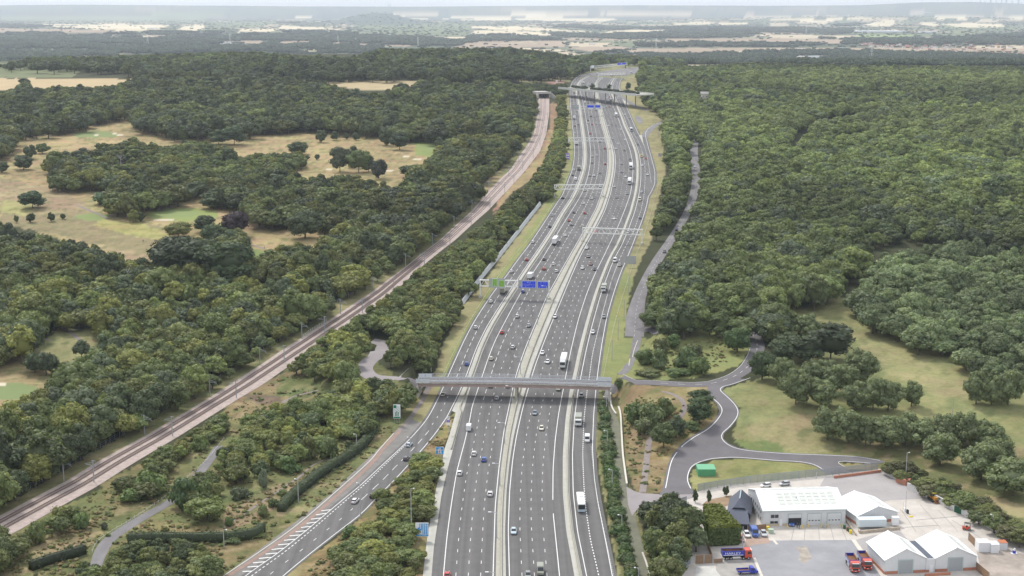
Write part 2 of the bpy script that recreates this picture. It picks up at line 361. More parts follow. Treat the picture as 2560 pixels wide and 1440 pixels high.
far_zones = [
 ([(20, 59), (360, 61), (425, 64), (390, 74), (330, 77), (230, 73), (130, 67)], CREAM), ([(0, 71), (250, 75), (340, 79), (300, 83), (0, 81)], PINK),
 ([(433, 75), (460, 66), (515, 62), (508, 74), (480, 78)], CREAM), ([(320, 92), (345, 87), (500, 87), (430, 92), (390, 97)], CREAM2),
 ([(588, 84), (600, 73), (695, 73), (650, 84), (620, 85)], CREAM), ([(698, 63), (760, 66), (850, 73), (845, 76), (698, 73)], CREAM),
 ([(1045, 92), (1172, 92), (1176, 99), (1100, 97), (1070, 97)], CREAM), ([(585, 100), (640, 101), (690, 110), (640, 112), (600, 106)], PINK),
 ([(700, 102), (790, 101), (780, 112), (705, 111)], PINK), ([(800, 113), (835, 105), (1040, 112), (1010, 117), (880, 113)], PINK),
 ([(1130, 119), (1180, 103), (1300, 102), (1300, 119)], PINK), ([(600, 27), (720, 30), (710, 33), (600, 32)], CREAM), ([(735, 41), (785, 42), (780, 45), (735, 44)], CREAM),
 ([(990, 33), (1100, 36), (1060, 42), (980, 38)], CREAM2), ([(1090, 45), (1150, 43), (1280, 43), (1280, 51), (1180, 51), (1110, 48)], CREAM),
 ([(1000, 44), (1085, 45), (1060, 50), (1010, 49)], CREAM), ([(1176, 66), (1280, 65), (1370, 71), (1490, 80), (1280, 76), (1180, 71)], CREAM),
 ([(1176, 84), (1190, 76), (1280, 76), (1372, 82), (1380, 88), (1210, 86)], CREAM), ([(1280, 30), (1390, 32), (1400, 42), (1280, 40)], CREAM),
 ([(1290, 45), (1360, 42), (1550, 48), (1500, 55), (1290, 50)], CREAM), ([(1497, 83), (1550, 75), (1675, 74), (1670, 82), (1520, 83)], CREAM),
 ([(1360, 36), (1500, 34), (1760, 36), (1640, 41)], CREAM2), ([(1680, 57), (1765, 52), (1790, 60), (1690, 62)], CREAM), ([(1795, 57), (1865, 57), (1870, 62), (1800, 63)], CREAM),
 ([(1300, 101), (1400, 101), (1415, 118), (1300, 118)], PINK), ([(1420, 106), (1530, 107), (1512, 117), (1425, 117)], CREAM2),
 ([(1415, 118), (1550, 116), (1580, 122), (1920, 119), (2560, 121), (2560, 128), (1920, 129), (1600, 131), (1470, 128)], PINK),
 ([(1410, 96), (1540, 97), (1540, 102), (1420, 101)], PINK), ([(1660, 96), (1920, 96), (2110, 98), (2100, 108), (1700, 107)], PINK),
 ([(1920, 46), (2090, 42), (2105, 46), (2060, 58), (1990, 53), (1920, 53)], CREAM), ([(2115, 44), (2175, 44), (2180, 49), (2120, 49)], CREAM),
 ([(2160, 64), (2210, 51), (2240, 53), (2230, 66)], CREAM), ([(2240, 46), (2340, 49), (2240, 52)], CREAM2), ([(2300, 57), (2500, 60), (2515, 68), (2400, 69), (2300, 63)], CREAM),
 ([(2340, 37), (2410, 42), (2415, 50), (2340, 48)], CREAM), ([(2450, 48), (2490, 50), (2495, 57), (2445, 57)], CREAM2), ([(1920, 86), (2000, 87), (2130, 90), (2120, 97), (1920, 95)], CREAM2),
 ([(2140, 87), (2300, 86), (2260, 97), (2140, 96)], (.26, .33, .14)), ([(2520, 41), (2560, 41), (2560, 50), (2520, 46)], CREAM), ([(1920, 57), (1970, 58), (1975, 66), (1920, 66)], CREAM2),
 ([(1860, 40), (1990, 38), (1980, 44), (1860, 45)], CREAM2), ([(2060, 30), (2150, 31), (2150, 35), (2060, 34)], CREAM2), ([(2345, 60), (2420, 70), (2560, 66), (2560, 74), (2350, 72)], PALEG),
 ([(0, 37), (300, 38), (520, 42), (500, 58), (200, 57), (0, 52)], PALEG), ([(380, 30), (560, 32), (560, 37), (380, 36)], PALEG), ([(930, 45), (1000, 50), (1180, 60), (1170, 90), (980, 90), (860, 60)], PALEG),
 ([(0, 120), (250, 122), (280, 128), (0, 132)], (.15, .18, .11)), ([(700, 125), (800, 124), (860, 130), (760, 134)], (.36, .33, .2)), ([(835, 138), (860, 136), (862, 142), (838, 144)], CREAM2),
 ([(1990, 136), (2120, 140), (2060, 150), (1960, 150)], (.42, .40, .36)), ([(2470, 160), (2700, 161), (2700, 166), (2480, 165)], PALEG), ([(1480, 139), (1600, 136), (1620, 142), (1500, 144)], PINK),
 ([(510, 55), (700, 55), (640, 70), (520, 72)], PALEG),
]
far_woods = [  # polygons (visual), read as dark strips
 [(0, 55), (50, 57), (135, 66), (70, 70), (0, 68)], [(0, 84), (130, 79), (200, 81), (330, 82), (400, 77), (500, 76), (590, 80), (640, 92), (900, 88), (1040, 92), (1130, 100), (1176, 102), (1176, 110), (1100, 112), (900, 108), (800, 105), (700, 112), (560, 100), (500, 96), (560, 110), (430, 118), (0, 116)],
 [(640, 82), (720, 79), (860, 77), (900, 88), (640, 96)], [(1176, 90), (1210, 86), (1400, 90), (1540, 97), (1420, 103), (1180, 103)], [(1380, 82), (1540, 86), (1660, 84), (1680, 97), (1545, 98), (1400, 94)],
 [(1410, 60), (1540, 66), (1550, 75), (1500, 72), (1380, 67)], [(1550, 66), (1700, 66), (1900, 68), (2130, 72), (2130, 84), (1900, 80), (1880, 92), (1680, 96), (1550, 90)], [(1730, 99), (1760, 97), (1780, 116), (1730, 116)],
 [(2043, 91), (2070, 92), (2070, 102), (2043, 102)], [(2100, 98), (2340, 96), (2560, 84), (2560, 110), (2400, 112), (2200, 112), (2100, 110)], [(230, 26), (600, 28), (560, 40), (220, 40), (0, 40), (0, 28)], [(170, 116), (300, 115), (290, 132), (170, 130)], [(415, 118), (470, 116), (600, 122), (570, 131), (415, 130)],
 [(800, 38), (1000, 30), (1050, 42), (900, 45)], [(640, 46), (760, 50), (760, 58), (640, 56)], [(1940, 27), (2240, 29), (2500, 33), (2560, 38), (2300, 38), (1960, 32)], [(2100, 60), (2160, 55), (2160, 62), (2100, 66)], [(1470, 128), (1560, 128), (1540, 140), (1460, 138)], [(1600, 108), (1700, 108), (1900, 109), (2050, 109), (2000, 117), (1600, 117)],
]
Dn = [300.0]
while Dn[-1] < 41000: Dn.append(Dn[-1] + max(0.9, Dn[-1] ** 2 * 3.6 / (CZ * FPX)) if Dn[-1] < 3000 else Dn[-1] + Dn[-1] ** 2 * 1.6 / (CZ * FPX))
Dn = np.array(Dn)
pc = np.concatenate([[-6000, -3500, -2000, -1200], np.arange(-700, 3261, 5.0), [3800, 4600, 6000, 8500]])
uu = pc - 1280
GD, GU = np.meshgrid(Dn, uu, indexing='ij')
GX = GU * GD / 3488.0
GZ = T(GX, GD)
gpx, gpy = proj(GX, GD, GZ)
nr, nc = GD.shape
A = np.zeros((nr, nc, 4)); A[..., :3] = WOODF; A[..., 3] = .3
nearm = GD < 2950
# the far plain: a patchwork of fields, hedged and wooded
fm = ~nearm
ca, sa = math.cos(.35), math.sin(.35)
cx = (GX * ca + GD * sa * .55) / 420.0; cy = (-GX * sa + GD * ca * .8) / 420.0
cx = cx + .25 * np.sin(cy * 1.7); cy = cy + .3 * np.sin(cx * 1.3)
ix, iy = np.floor(cx).astype(int), np.floor(cy).astype(int)
hsh = (np.sin(ix * 127.1 + iy * 311.7) * 43758.5453) % 1.0; h2 = (np.sin(ix * 269.5 + iy * 183.3) * 28001.8384) % 1.0
pal = np.array([DARKW, (.10, .12, .07), (.13, .16, .09), (.16, .19, .10), (.12, .14, .08), CREAM2, (.20, .22, .12), PINK, (.09, .105, .065), (.17, .19, .12)])
pc_ = pal[(hsh * len(pal)).astype(int) % len(pal)] * (0.85 + .3 * h2[..., None])
edge = np.minimum(np.abs(cx - np.round(cx)), np.abs(cy - np.round(cy))) < .05
pc_[edge] = DARKW
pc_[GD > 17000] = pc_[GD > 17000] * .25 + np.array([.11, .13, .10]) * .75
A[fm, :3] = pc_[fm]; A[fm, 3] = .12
jx = gpx + 4 * wob(gpx, gpy * 4, 60, 3); jy = gpy + .5 * wob(gpx, gpy * 4, 40, 4)
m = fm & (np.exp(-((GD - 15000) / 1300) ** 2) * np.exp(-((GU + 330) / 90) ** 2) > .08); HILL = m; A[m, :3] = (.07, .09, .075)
for poly in far_woods:
 m = inpoly(jx, jy, poly) & fm; A[m, :3] = DARKW; A[m, 3] = .3
wd = wob(GX, GD * .42, 520, 61) + .35 * wob(GX, GD, 120, 62)
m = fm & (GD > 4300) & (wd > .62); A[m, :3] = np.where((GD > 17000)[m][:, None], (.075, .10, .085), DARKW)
m = fm & (GD > 4300) & (wd < -.75) & (GD < 22000); A[m, :3] = np.array(CREAM2) * .8
for poly, c in far_zones:
 m = inpoly(jx, jy, poly) & fm & (wob(GX, GD * .5, 700, 31) + .25 * wob(GX, GD, 90, 32) < 1.05); A[m, :3] = np.array(c) * (1 + .10 * wob(GX, GD * .6, 420, 33)[m])[:, None]; A[m, 3] = .1
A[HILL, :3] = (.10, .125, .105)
for poly, c, mot, jit in near_zones:
 jx = gpx + jit * wob(gpx, gpy * 1.6, 26, 5) + jit * .4 * wob(gpx, gpy * 2, 8, 6)
 jy = gpy + jit * .5 * wob(gpx * 1.2, gpy * 1.6, 24, 7)
 m = inpoly(jx, jy, poly) & nearm; A[m, :3] = c; A[m, 3] = mot
w1 = wob(GX, GD, 9, 71) + .6 * wob(GX, GD, 3.5, 72); w2 = wob(GX, GD, 34, 73)
open_ = nearm & (A[..., 3] > .39)
for cc, lo, seedw in (((.115, .14, .055), .15, w1), ((.33, .275, .15), .35, -w1 - .3 * w2)):
 k = np.clip((seedw - lo) * 1.5, 0, 1)[..., None] * np.where(A[..., 3] > .49, .62, .38)[..., None] * open_[..., None]
 A[..., :3] = A[..., :3] * (1 - k) + np.array(cc) * k
for (c0, r, c) in greens:
 m = (((gpx - c0[0]) / r[0]) ** 2 + ((gpy - c0[1]) / r[1]) ** 2 < 1 + .12 * wob(gpx, gpy * 2, 14, 9)) & nearm; A[m, :3] = c; A[m, 3] = .08
for (c0, r) in bunkers:
 m = (((gpx - c0[0]) / r[0]) ** 2 + ((gpy - c0[1]) / r[1]) ** 2 < 1) & nearm; A[m, :3] = SAND; A[m, 3] = .05

def ground_material():
 m = bpy.data.materials.new('ground_cover'); m.use_nodes = True; nt = m.node_tree; N, L = nt.nodes, nt.links
 b = N['Principled BSDF']; b.inputs['Roughness'].default_value = .95; b.inputs['Specular IOR Level'].default_value = .1
 at = N.new('ShaderNodeAttribute'); at.attribute_name = 'col'; tc = N.new('ShaderNodeTexCoord')
 def noise(sc, det, rough=.6):
  n = N.new('ShaderNodeTexNoise'); n.inputs['Scale'].default_value = sc; n.inputs['Detail'].default_value = det; n.inputs['Roughness'].default_value = rough
  L.new(tc.outputs['Object'], n.inputs['Vector']); return n.outputs['Fac']
 a1 = noise(.035, 8, .7); a2 = noise(.45, 6, .75); a3 = noise(.012, 4)
 def cen(s, k):
  q = N.new('ShaderNodeMath'); q.operation = 'MULTIPLY_ADD'; q.inputs[1].default_value = k; q.inputs[2].default_value = -k / 2; L.new(s, q.inputs[0]); return q.outputs[0]
 def add(a, c):
  q = N.new('ShaderNodeMath'); q.operation = 'ADD'; L.new(a, q.inputs[0]); L.new(c, q.inputs[1]); return q.outputs[0]
 s = add(add(cen(a1, 2.6), cen(a2, 1.9)), cen(a3, 1.2))
 k = N.new('ShaderNodeMath'); k.operation = 'MULTIPLY_ADD'; k.inputs[2].default_value = 1.0; L.new(s, k.inputs[0]); L.new(at.outputs['Alpha'], k.inputs[1])
 k2 = N.new('ShaderNodeClamp'); k2.inputs['Min'].default_value = .45; k2.inputs['Max'].default_value = 1.7; L.new(k.outputs[0], k2.inputs['Value'])
 v = N.new('ShaderNodeVectorMath'); v.operation = 'SCALE'; L.new(at.outputs['Color'], v.inputs[0]); L.new(k2.outputs['Result'], v.inputs['Scale'])
 # green against dry hue drift
 hs = N.new('ShaderNodeHueSaturation'); hm = N.new('ShaderNodeMath'); hm.operation = 'MULTIPLY_ADD'; hm.inputs[1].default_value = .05; hm.inputs[2].default_value = .5
 q = cen(noise(.05, 5), 2.0); qq = N.new('ShaderNodeMath'); qq.operation = 'MULTIPLY'; L.new(q, qq.inputs[0]); L.new(at.outputs['Alpha'], qq.inputs[1])
 hm.inputs[1].default_value = .14; L.new(qq.outputs[0], hm.inputs[0]); L.new(hm.outputs[0], hs.inputs['Hue']); L.new(v.outputs['Vector'], hs.inputs['Color'])
 L.new(hs.outputs['Color'], b.inputs['Base Color'])
 bp = N.new('ShaderNodeBump'); bp.inputs['Strength'].default_value = .35; bp.inputs['Distance'].default_value = .4; L.new(a2, bp.inputs['Height']); L.new(bp.outputs['Normal'], b.inputs['Normal'])
 return m
M_GROUND = ground_material()
V = np.stack([GX, GD, GZ], -1).reshape(-1, 3)
i = np.arange(nr - 1)[:, None] * nc + np.arange(nc - 1)[None]
F = np.stack([i, i + 1, i + nc + 1, i + nc], -1).reshape(-1, 4)
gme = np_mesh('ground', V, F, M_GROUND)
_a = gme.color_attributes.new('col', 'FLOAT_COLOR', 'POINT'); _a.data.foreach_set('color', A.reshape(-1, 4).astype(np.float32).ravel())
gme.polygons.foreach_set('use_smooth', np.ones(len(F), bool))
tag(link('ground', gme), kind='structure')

# ground behind and under the viewpoint, so the land does not end
g2 = MB(); g2.poly([(-1700, -900, -.02), (1700, -900, -.02), (1700, 300, -.02), (-1700, 300, -.02)])
tag(g2.build('ground', mat('rough_ground', (.12, .13, .06), .95, noise=.4, nscale=.05)), kind='structure')
# ---------------------------------------------------------------- road lines, traced and laid on the land
def flatT(x, D): return T(x, D)
class Line:
 """a line that runs away from the viewpoint: X and z as functions of D"""
 def __init__(s, pts, smooth=9):
  pts = sorted(pts, key=lambda p: -p[1]); q = P2([p[0] for p in pts], [p[1] for p in pts])
  D, X = q[:, 1], q[:, 0]
  o = np.argsort(D); D, X = D[o], X[o]; keep = np.concatenate([[True], np.diff(D) > .5]); D, X = D[keep], X[keep]
  s.D0, s.D1 = D[0], D[-1]
  # monotone cubic-ish: resample in equal steps of log distance and smooth
  s.t = np.linspace(math.log(D[0]), math.log(D[-1]), 700)
  u = np.interp(s.t, np.log(D), X / D)
  k = np.hanning(2 * smooth + 3)[1:-1]; k /= k.sum(); n = len(k) // 2
  e0 = 2 * u[0] - u[1:n + 1][::-1]; e1 = 2 * u[-1] - u[-n - 1:-1][::-1]
  s.u = np.convolve(np.concatenate([e0, u, e1]), k, 'valid')
 def x(s, D): return np.interp(np.log(D), s.t, s.u) * D
 def slope(s, D): return (s.x(D + 3) - s.x(D - 3)) / 6.0
 def off(s, D, w): return s.x(D) + w * np.sqrt(1 + s.slope(D) ** 2)
A_l = Line([(1451, 189), (1442, 192.5), (1435, 199), (1430, 207), (1425, 222), (1424.4, 236), (1427.5, 273), (1431, 315), (1434, 335), (1436, 370), (1435.6, 397), (1433, 416), (1428, 432), (1421, 450), (1417, 461), (1406, 489), (1397.5, 500), (1375, 535), (1347.5, 577), (1322, 615), (1297, 647), (1275, 677), (1262.5, 695), (1240, 722), (1212.5, 762), (1185, 805), (1162.5, 847), (1145, 885), (1126, 927), (1109.5, 966), (1098, 991), (1084, 1019), (1073, 1040), (1058, 1061), (1026, 1097), (995, 1127), (960, 1159), (903, 1213), (827, 1275), (766, 1327), (701, 1379), (662, 1406), (613, 1440), (545, 1500), (450, 1590)])
A_r = Line([(1475, 188), (1457, 195), (1446, 204), (1442.5, 210), (1438, 222), (1439.4, 237), (1446, 274), (1450.6, 312), (1454.4, 340), (1457.5, 370), (1458, 391), (1455.6, 416), (1451, 435), (1445, 451), (1435, 479), (1422, 503), (1400, 535), (1376, 577), (1353, 612), (1334, 640), (1296, 695), (1282.5, 715), (1246, 770), (1215, 820), (1190, 872), (1172, 922), (1155.6, 964), (1140, 998), (1129, 1019), (1118, 1042), (1093, 1078), (1062.5, 1116), (1025, 1158), (987, 1200), (947, 1239), (903, 1286), (810, 1357), (709, 1439), (645, 1500), (550, 1590)])
B_l = Line([(1505, 182), (1486, 186), (1467.5, 194), (1455, 202), (1450, 211), (1449, 222), (1452.5, 237), (1460, 267.5), (1467.5, 312), (1473, 342.5), (1477, 380), (1476, 405), (1472, 431), (1466, 454), (1455, 484), (1440, 510), (1413, 552.5), (1380, 607), (1354, 650), (1326, 692), (1297.5, 740), (1265, 800), (1237.5, 852), (1220, 897), (1210, 927), (1197.5, 965), (1179, 1020), (1176.7, 1039), (1162, 1104), (1141, 1183), (1128, 1263), (1117, 1346), (1108.5, 1440), (1100, 1560)])
B_r = Line([(1530, 182), (1512.5, 187.5), (1500, 194), (1490, 202.5), (1486, 210), (1483, 227), (1489, 251), (1495, 275), (1502.5, 311), (1511, 340), (1519, 375), (1520, 404), (1518, 429), (1512.5, 455), (1502.5, 487), (1490, 522), (1467, 565), (1443, 607), (1424, 640), (1390, 700), (1367.5, 740), (1342.5, 800), (1312.5, 872), (1294, 924), (1282.5, 967), (1272, 1019), (1260, 1075), (1247, 1173), (1238, 1267), (1232.7, 1440), (1230, 1560)])
C_l = Line([(1540, 182.5), (1517.5, 188), (1505, 196), (1496, 205), (1493, 214), (1496, 236), (1500, 255), (1506, 275), (1517, 315), (1525.6, 345), (1532, 362), (1538, 387.5), (1538.7, 407), (1537, 432), (1532, 460), (1525.6, 487), (1512.5, 527), (1495, 562), (1473, 600), (1451, 640), (1422.5, 705), (1397.5, 765), (1370, 830), (1340, 908), (1332, 933), (1322, 968), (1306.5, 1021), (1290.5, 1093), (1281.5, 1151), (1274, 1227), (1270.6, 1324), (1273.5, 1440), (1281, 1560)])
C_r = Line([(1561, 183), (1541, 190), (1527.5, 200), (1521, 210), (1520, 222), (1527.5, 247.5), (1534, 269), (1542.5, 287.5), (1551, 312), (1558.7, 331), (1567.5, 354), (1575, 375), (1581, 402), (1582.5, 425), (1581, 454), (1575.6, 487), (1563, 522), (1548, 560), (1529, 600), (1510, 640), (1487.5, 685), (1467.5, 732), (1445, 802), (1427.5, 875), (1416, 932), (1408.8, 970), (1396.5, 1034), (1388, 1100), (1382.6, 1173), (1382, 1250), (1383, 1285), (1390, 1353), (1398.8, 1440), (1412, 1560)])
D_l = Line([(1575, 181), (1555, 188), (1541, 196), (1534, 206), (1531, 217), (1532, 230), (1539, 245), (1551, 272.5), (1560, 292.5), (1567, 313), (1579, 337.5), (1591, 364), (1597.5, 382.5), (1602, 410), (1602.5, 441), (1600.6, 466), (1597, 489), (1587, 530), (1570, 577), (1553, 617), (1539, 640), (1527.5, 667), (1502.5, 735), (1480, 815), (1465, 877), (1453, 938), (1446, 971), (1436, 1046), (1431, 1137), (1433, 1234), (1444, 1331), (1466.4, 1440), (1492, 1560)])
D_r = Line([(1592, 181), (1567.5, 189), (1555, 196), (1549, 206), (1547, 217.5), (1551, 232), (1558, 250), (1565, 266), (1575, 287.5), (1586, 314), (1597.5, 337.5), (1610, 362.5), (1617.5, 387), (1625, 435), (1629, 462), (1621, 490), (1616, 517), (1605, 552), (1590, 590), (1576, 625), (1562.5, 657), (1550, 686), (1535, 730), (1517.5, 790), (1503.7, 865), (1494.5, 930), (1490, 971), (1484, 1039), (1481, 1122), (1485.5, 1194.5), (1494.6, 1256), (1512.6, 1346), (1530.7, 1440), (1556, 1560)])
DMID = Line([(1545, 205), (1541, 218), (1546, 245), (1558, 272), (1575, 310), (1585, 335), (1599, 360), (1607.5, 385), (1612.5, 416), (1613, 447), (1610, 489), (1603, 525), (1585, 577), (1555, 635), (1530, 697), (1515, 750), (1495, 827), (1480, 890), (1475, 932), (1468.6, 970), (1460, 1046), (1456.6, 1137), (1460, 1220), (1465.7, 1281), (1476.5, 1353), (1496.4, 1437), (1520, 1560)])
S0L = Line([(1160.5, 967), (1140.6, 1028), (1124, 1086), (1111.7, 1122), (1097, 1191), (1079, 1281), (1068, 1346), (1057, 1440), (1042, 1560)], 4)
S0R = Line([(1176.7, 967), (1155, 1039), (1137, 1108), (1119, 1173), (1102.7, 1245), (1095, 1303), (1084.6, 1371), (1079, 1440), (1066, 1560)], 4)
JOIN = Line([(1666, 302), (1642.5, 310), (1621, 320), (1613.7, 332.5), (1613.7, 341), (1622.5, 375), (1631, 404), (1637, 429), (1637, 459), (1629, 478), (1622.5, 489)], 5)

M_ASPH = mat('asphalt', (.135, .13, .127), .9, noise=.09, nscale=.25, bump=.2, bscale=3)
M_ASPH2 = mat('old_asphalt', (.20, .19, .19), .9, noise=.16, nscale=.12, bump=.2, bscale=3)
M_ASPH3 = mat('slip_asphalt', (.145, .14, .15), .9, noise=.12, nscale=.2)
M_CONC = mat('concrete_strip', (.44, .43, .38), .85, noise=.08, nscale=.4)
M_CONC2 = mat('weathered_concrete', (.40, .385, .32), .85, noise=.12, nscale=.4)
M_PAINT = mat('road_paint', (.76, .76, .73), .6, noise=.14, nscale=1.5)
M_STEEL = mat('galvanised_steel', (.50, .51, .50), .5, metal=.3, noise=.08, nscale=2)
M_RED = mat('red_verge_path', (.30, .21, .17), .9, noise=.15, nscale=.3)

def Ds(a, b, step=None):
 out = [a]
 while out[-1] < b: out.append(out[-1] + (step or max(1.5, out[-1] ** 2 * 5 / (CZ * FPX))))
 out[-1] = b; return np.array(out)
def ribbon(mb, fl, fr, D, z, m=0, nx=1):
 xl, xr = fl(D), fr(D); b = len(mb.v)
 for k in range(len(D)):
  for j in range(nx + 1):
   x = xl[k] + (xr[k] - xl[k]) * j / nx
   mb.v.append((x, D[k], float(T(x, D[k])) + z))
 w = nx + 1
 for k in range(len(D) - 1):
  for j in range(nx):
   mb.f.append((b + k * w + j, b + k * w + j + 1, b + (k + 1) * w + j + 1, b + (k + 1) * w + j)); mb.m.append(m)
def along(f, D0, D1):
 """arc length table of x=f(D)"""
 D = np.arange(D0, D1, 1.0); X = f(D); s = np.concatenate([[0], np.cumsum(np.hypot(np.diff(X), np.diff(D)))])
 return D, s
def solid(mb, f, D0, D1, w=.2, z=.085):
 D = Ds(D0, D1); ribbon(mb, lambda d: f(d) - w / 2 * np.sqrt(1 + ((f(d + 2) - f(d - 2)) / 4) ** 2), lambda d: f(d) + w / 2 * np.sqrt(1 + ((f(d + 2) - f(d - 2)) / 4) ** 2), D, z)
def dashes(mb, f, D0, D1, mark, gap, w=.18, z=.085):
 D, s = along(f, D0, D1); q = 0.0
 while q + mark < s[-1]:
  d0, d1 = np.interp([q, q + mark], s, D); solid_seg(mb, f, d0, d1, w, z); q += mark + gap
def solid_seg(mb, f, d0, d1, w, z):
 x0, x1 = float(f(np.array(d0))), float(f(np.array(d1))); k = math.hypot(1, (x1 - x0) / (d1 - d0)) * w / 2
 mb.poly([(x0 - k, d0, float(T(x0, d0)) + z), (x0 + k, d0, float(T(x0, d0)) + z), (x1 + k, d1, float(T(x1, d1)) + z), (x1 - k, d1, float(T(x1, d1)) + z)])
Dat = lambda y, x=1400: float(P2(x, y)[0, 1])
DN, DF = Dat(1540, 1300), min(l.D1 for l in (A_l, A_r, B_l, B_r, C_l, C_r, D_l, D_r))
DW = Dat(1028, 1140)            # where the slip road leaves
Dbr = Dat(967, 1300)
s0l = lambda d: np.where(d > DW, A_r.off(d, .75), S0L.x(np.minimum(d, S0L.D1)))
s0r = lambda d: np.where(d > S0R.D1 - 2, A_r.off(d, 3.5), S0R.x(np.minimum(d, S0R.D1)))
s2r = lambda d: D_l.off(d, -1.2)
s2l = lambda d: D_l.off(d, -3.5)
crl = lambda d: B_r.off(d, .75)
crr = lambda d: C_l.off(d, -1.0)
ex = lambda d: 2.2 * sstep(900, 960, d) * (1 - sstep(1250, 1300, d))
DJ = float(P2(1612, 340)[0, 1])
d_out = lambda d: np.where((d > JOIN.D0) & (d < DJ), np.maximum(D_r.off(d, 1.2), JOIN.off(np.clip(d, JOIN.D0, JOIN.D1), 1.6)), D_r.off(d, 1.3))

mw = MB(); DD = Ds(DN, DF)
ribbon(mw, lambda d: A_l.off(d, -1.2), lambda d: A_r.off(d, .8), Ds(max(DN, A_l.D0 + 4), DW), .06)
ribbon(mw, lambda d: A_l.off(d, -1.2), d_out, Ds(DW, DF), .06, nx=4)
ribbon(mw, lambda d: S0R.x(d), d_out, Ds(DN, DW), .06, nx=3)
tag(mw.build('road', M_ASPH), kind='structure')
# where the carriageways turn off over the crest
far = MB(); _q = [P(*p) for p in [(1450, 190), (1478, 183), (1520, 177.5), (1560, 172), (1604, 168.5), (1610, 174), (1596, 182.5), (1562, 189.5), (1510, 190)]]
for k in range(len(_q)): _q[k] = Vector((_q[k].x, _q[k].y, _q[k].z + .5))
far.poly(_q); tag(far.build('road', M_ASPH2), kind='structure')

st = MB()
ribbon(st, s0l, s0r, DD, .13, 0); ribbon(st, s2l, s2r, DD, .13, 0)
tag(st.build('kerb_strip', M_CONC), kind='structure')
cr = MB(); ribbon(cr, crl, lambda d: crl(d) + (crr(d) - crl(d)) * .52, DD, .13, 0); ribbon(cr, lambda d: crl(d) + (crr(d) - crl(d)) * .52, crr, DD, .13, 1)
tag(cr.build('central_reserve', [M_CONC2, M_CONC]), kind='structure')
# edges of the strips get a real step
def barrier(name, fx, D0, D1, h, w, label, m):
 b = MB(); D = Ds(D0, D1, 6.0); x = fx(D)
 for k in range(len(D) - 1):
  z0, z1 = float(T(x[k], D[k])) + .1, float(T(x[k + 1], D[k + 1])) + .1
  b.hexa([(x[k] - w, D[k], z0), (x[k] + w, D[k], z0), (x[k + 1] + w, D[k + 1], z1), (x[k + 1] - w, D[k + 1], z1),
    (x[k] - w * .45, D[k], z0 + h), (x[k] + w * .45, D[k], z0 + h), (x[k + 1] + w * .45, D[k + 1], z1 + h), (x[k + 1] - w * .45, D[k + 1], z1 + h)])
 return tag(b.build(name, m), label, 'barrier', 'long concrete barriers along the motorway')
barrier('crash_barrier', lambda d: crl(d) + (crr(d) - crl(d)) * .54, DN, DF, .9, .32, 'low concrete barrier running up the middle of the central reserve', M_CONC2)
barrier('crash_barrier', lambda d: np.where(d > DW, (s0l(d) + s0r(d)) / 2 + .5, s0l(d) * .2 + s0r(d) * .8), Dat(1125, 1125), DF, .85, .26, 'low concrete barrier on the strip between the two left carriageways', M_CONC2)
barrier('crash_barrier', lambda d: (s2l(d) + s2r(d)) / 2 + .5, DN, DF, .85, .26, 'low concrete barrier on the strip between the two right carriageways', M_CONC2)

mk = MB()
solid(mk, A_l.x, A_l.D0 + 3, DF, .25); solid(mk, A_r.x, A_r.D0 + 3, DF, .25)
for l in (B_l, B_r, C_l, D_l): solid(mk, l.x, DN, DF, .25)
_g0, _g1 = Dat(1284, 1383), Dat(1250, 1382)
solid(mk, C_r.x, DN, _g0, .25); solid(mk, C_r.x, _g1, DF, .25)
_j1 = Dat(362, 1610)
solid(mk, D_r.x, DN, JOIN.D0, .25); solid(mk, D_r.x, _j1, DF, .25)
dashes(mk, D_r.x, Dat(455, 1625), _j1, 4, 3, .22)
solid(mk, JOIN.x, JOIN.D0, JOIN.D1, .22)
_aw = Dat(1030, 1100)
amid = lambda d: (A_l.x(d) + A_r.x(d)) / 2
dashes(mk, amid, Dat(976, 1128), DF, 5.5, 3.5, .2)
dashes(mk, amid, Dat(1062, 1090), Dat(976, 1128), 2, 7, .2)
dashes(mk, lambda d: A_l.x(d) * .42 + A_r.x(d) * .58, Dat(1250, 920), Dat(1062, 1090), 6, 4.5, .2)
dashes(mk, lambda d: A_l.x(d) * .40 + A_r.x(d) * .60, A_r.D0 + 5, Dat(1255, 910), 2, 7.2, .2)
dashes(mk, lambda d: A_l.x(d) * .93 + A_r.x(d) * .07 + 1.0 * np.clip((Dat(1105, 1020) - d) / 120, 0, 1), A_r.D0 + 5, Dat(1108, 1015), 1.2, 1.0, .3)
for t in (.25, .5, .75):
 f = lambda d, t=t: B_l.x(d) * (1 - t) + B_r.x(d) * t
 if t == .25: dashes(mk, f, Dat(1000, 1200), DF, 5.5, 3.5, .2); dashes(mk, f, DN, Dat(1000, 1200), 2.5, 6.5, .17)
 elif t == .5: dashes(mk, f, Dat(700, 1350), DF, 5.5, 3.5, .2); dashes(mk, f, DN, Dat(700, 1350), 2.5, 6.5, .17)
 else: dashes(mk, f, DN, DF, 2.5, 6.5, .17)
 g = lambda d, t=t: C_l.x(d) * (1 - t) + C_r.x(d) * t
 dashes(mk, g, DN, DF, 2.5, 6.5, .17)
dashes(mk, DMID.x, DN, Dat(660, 1545), 1.2, 1.1, .3); dashes(mk, DMID.x, Dat(660, 1545), DMID.D1 - 3, 4.5, 3.5, .2)
tag(mk.build('road_markings', M_PAINT), kind='structure')

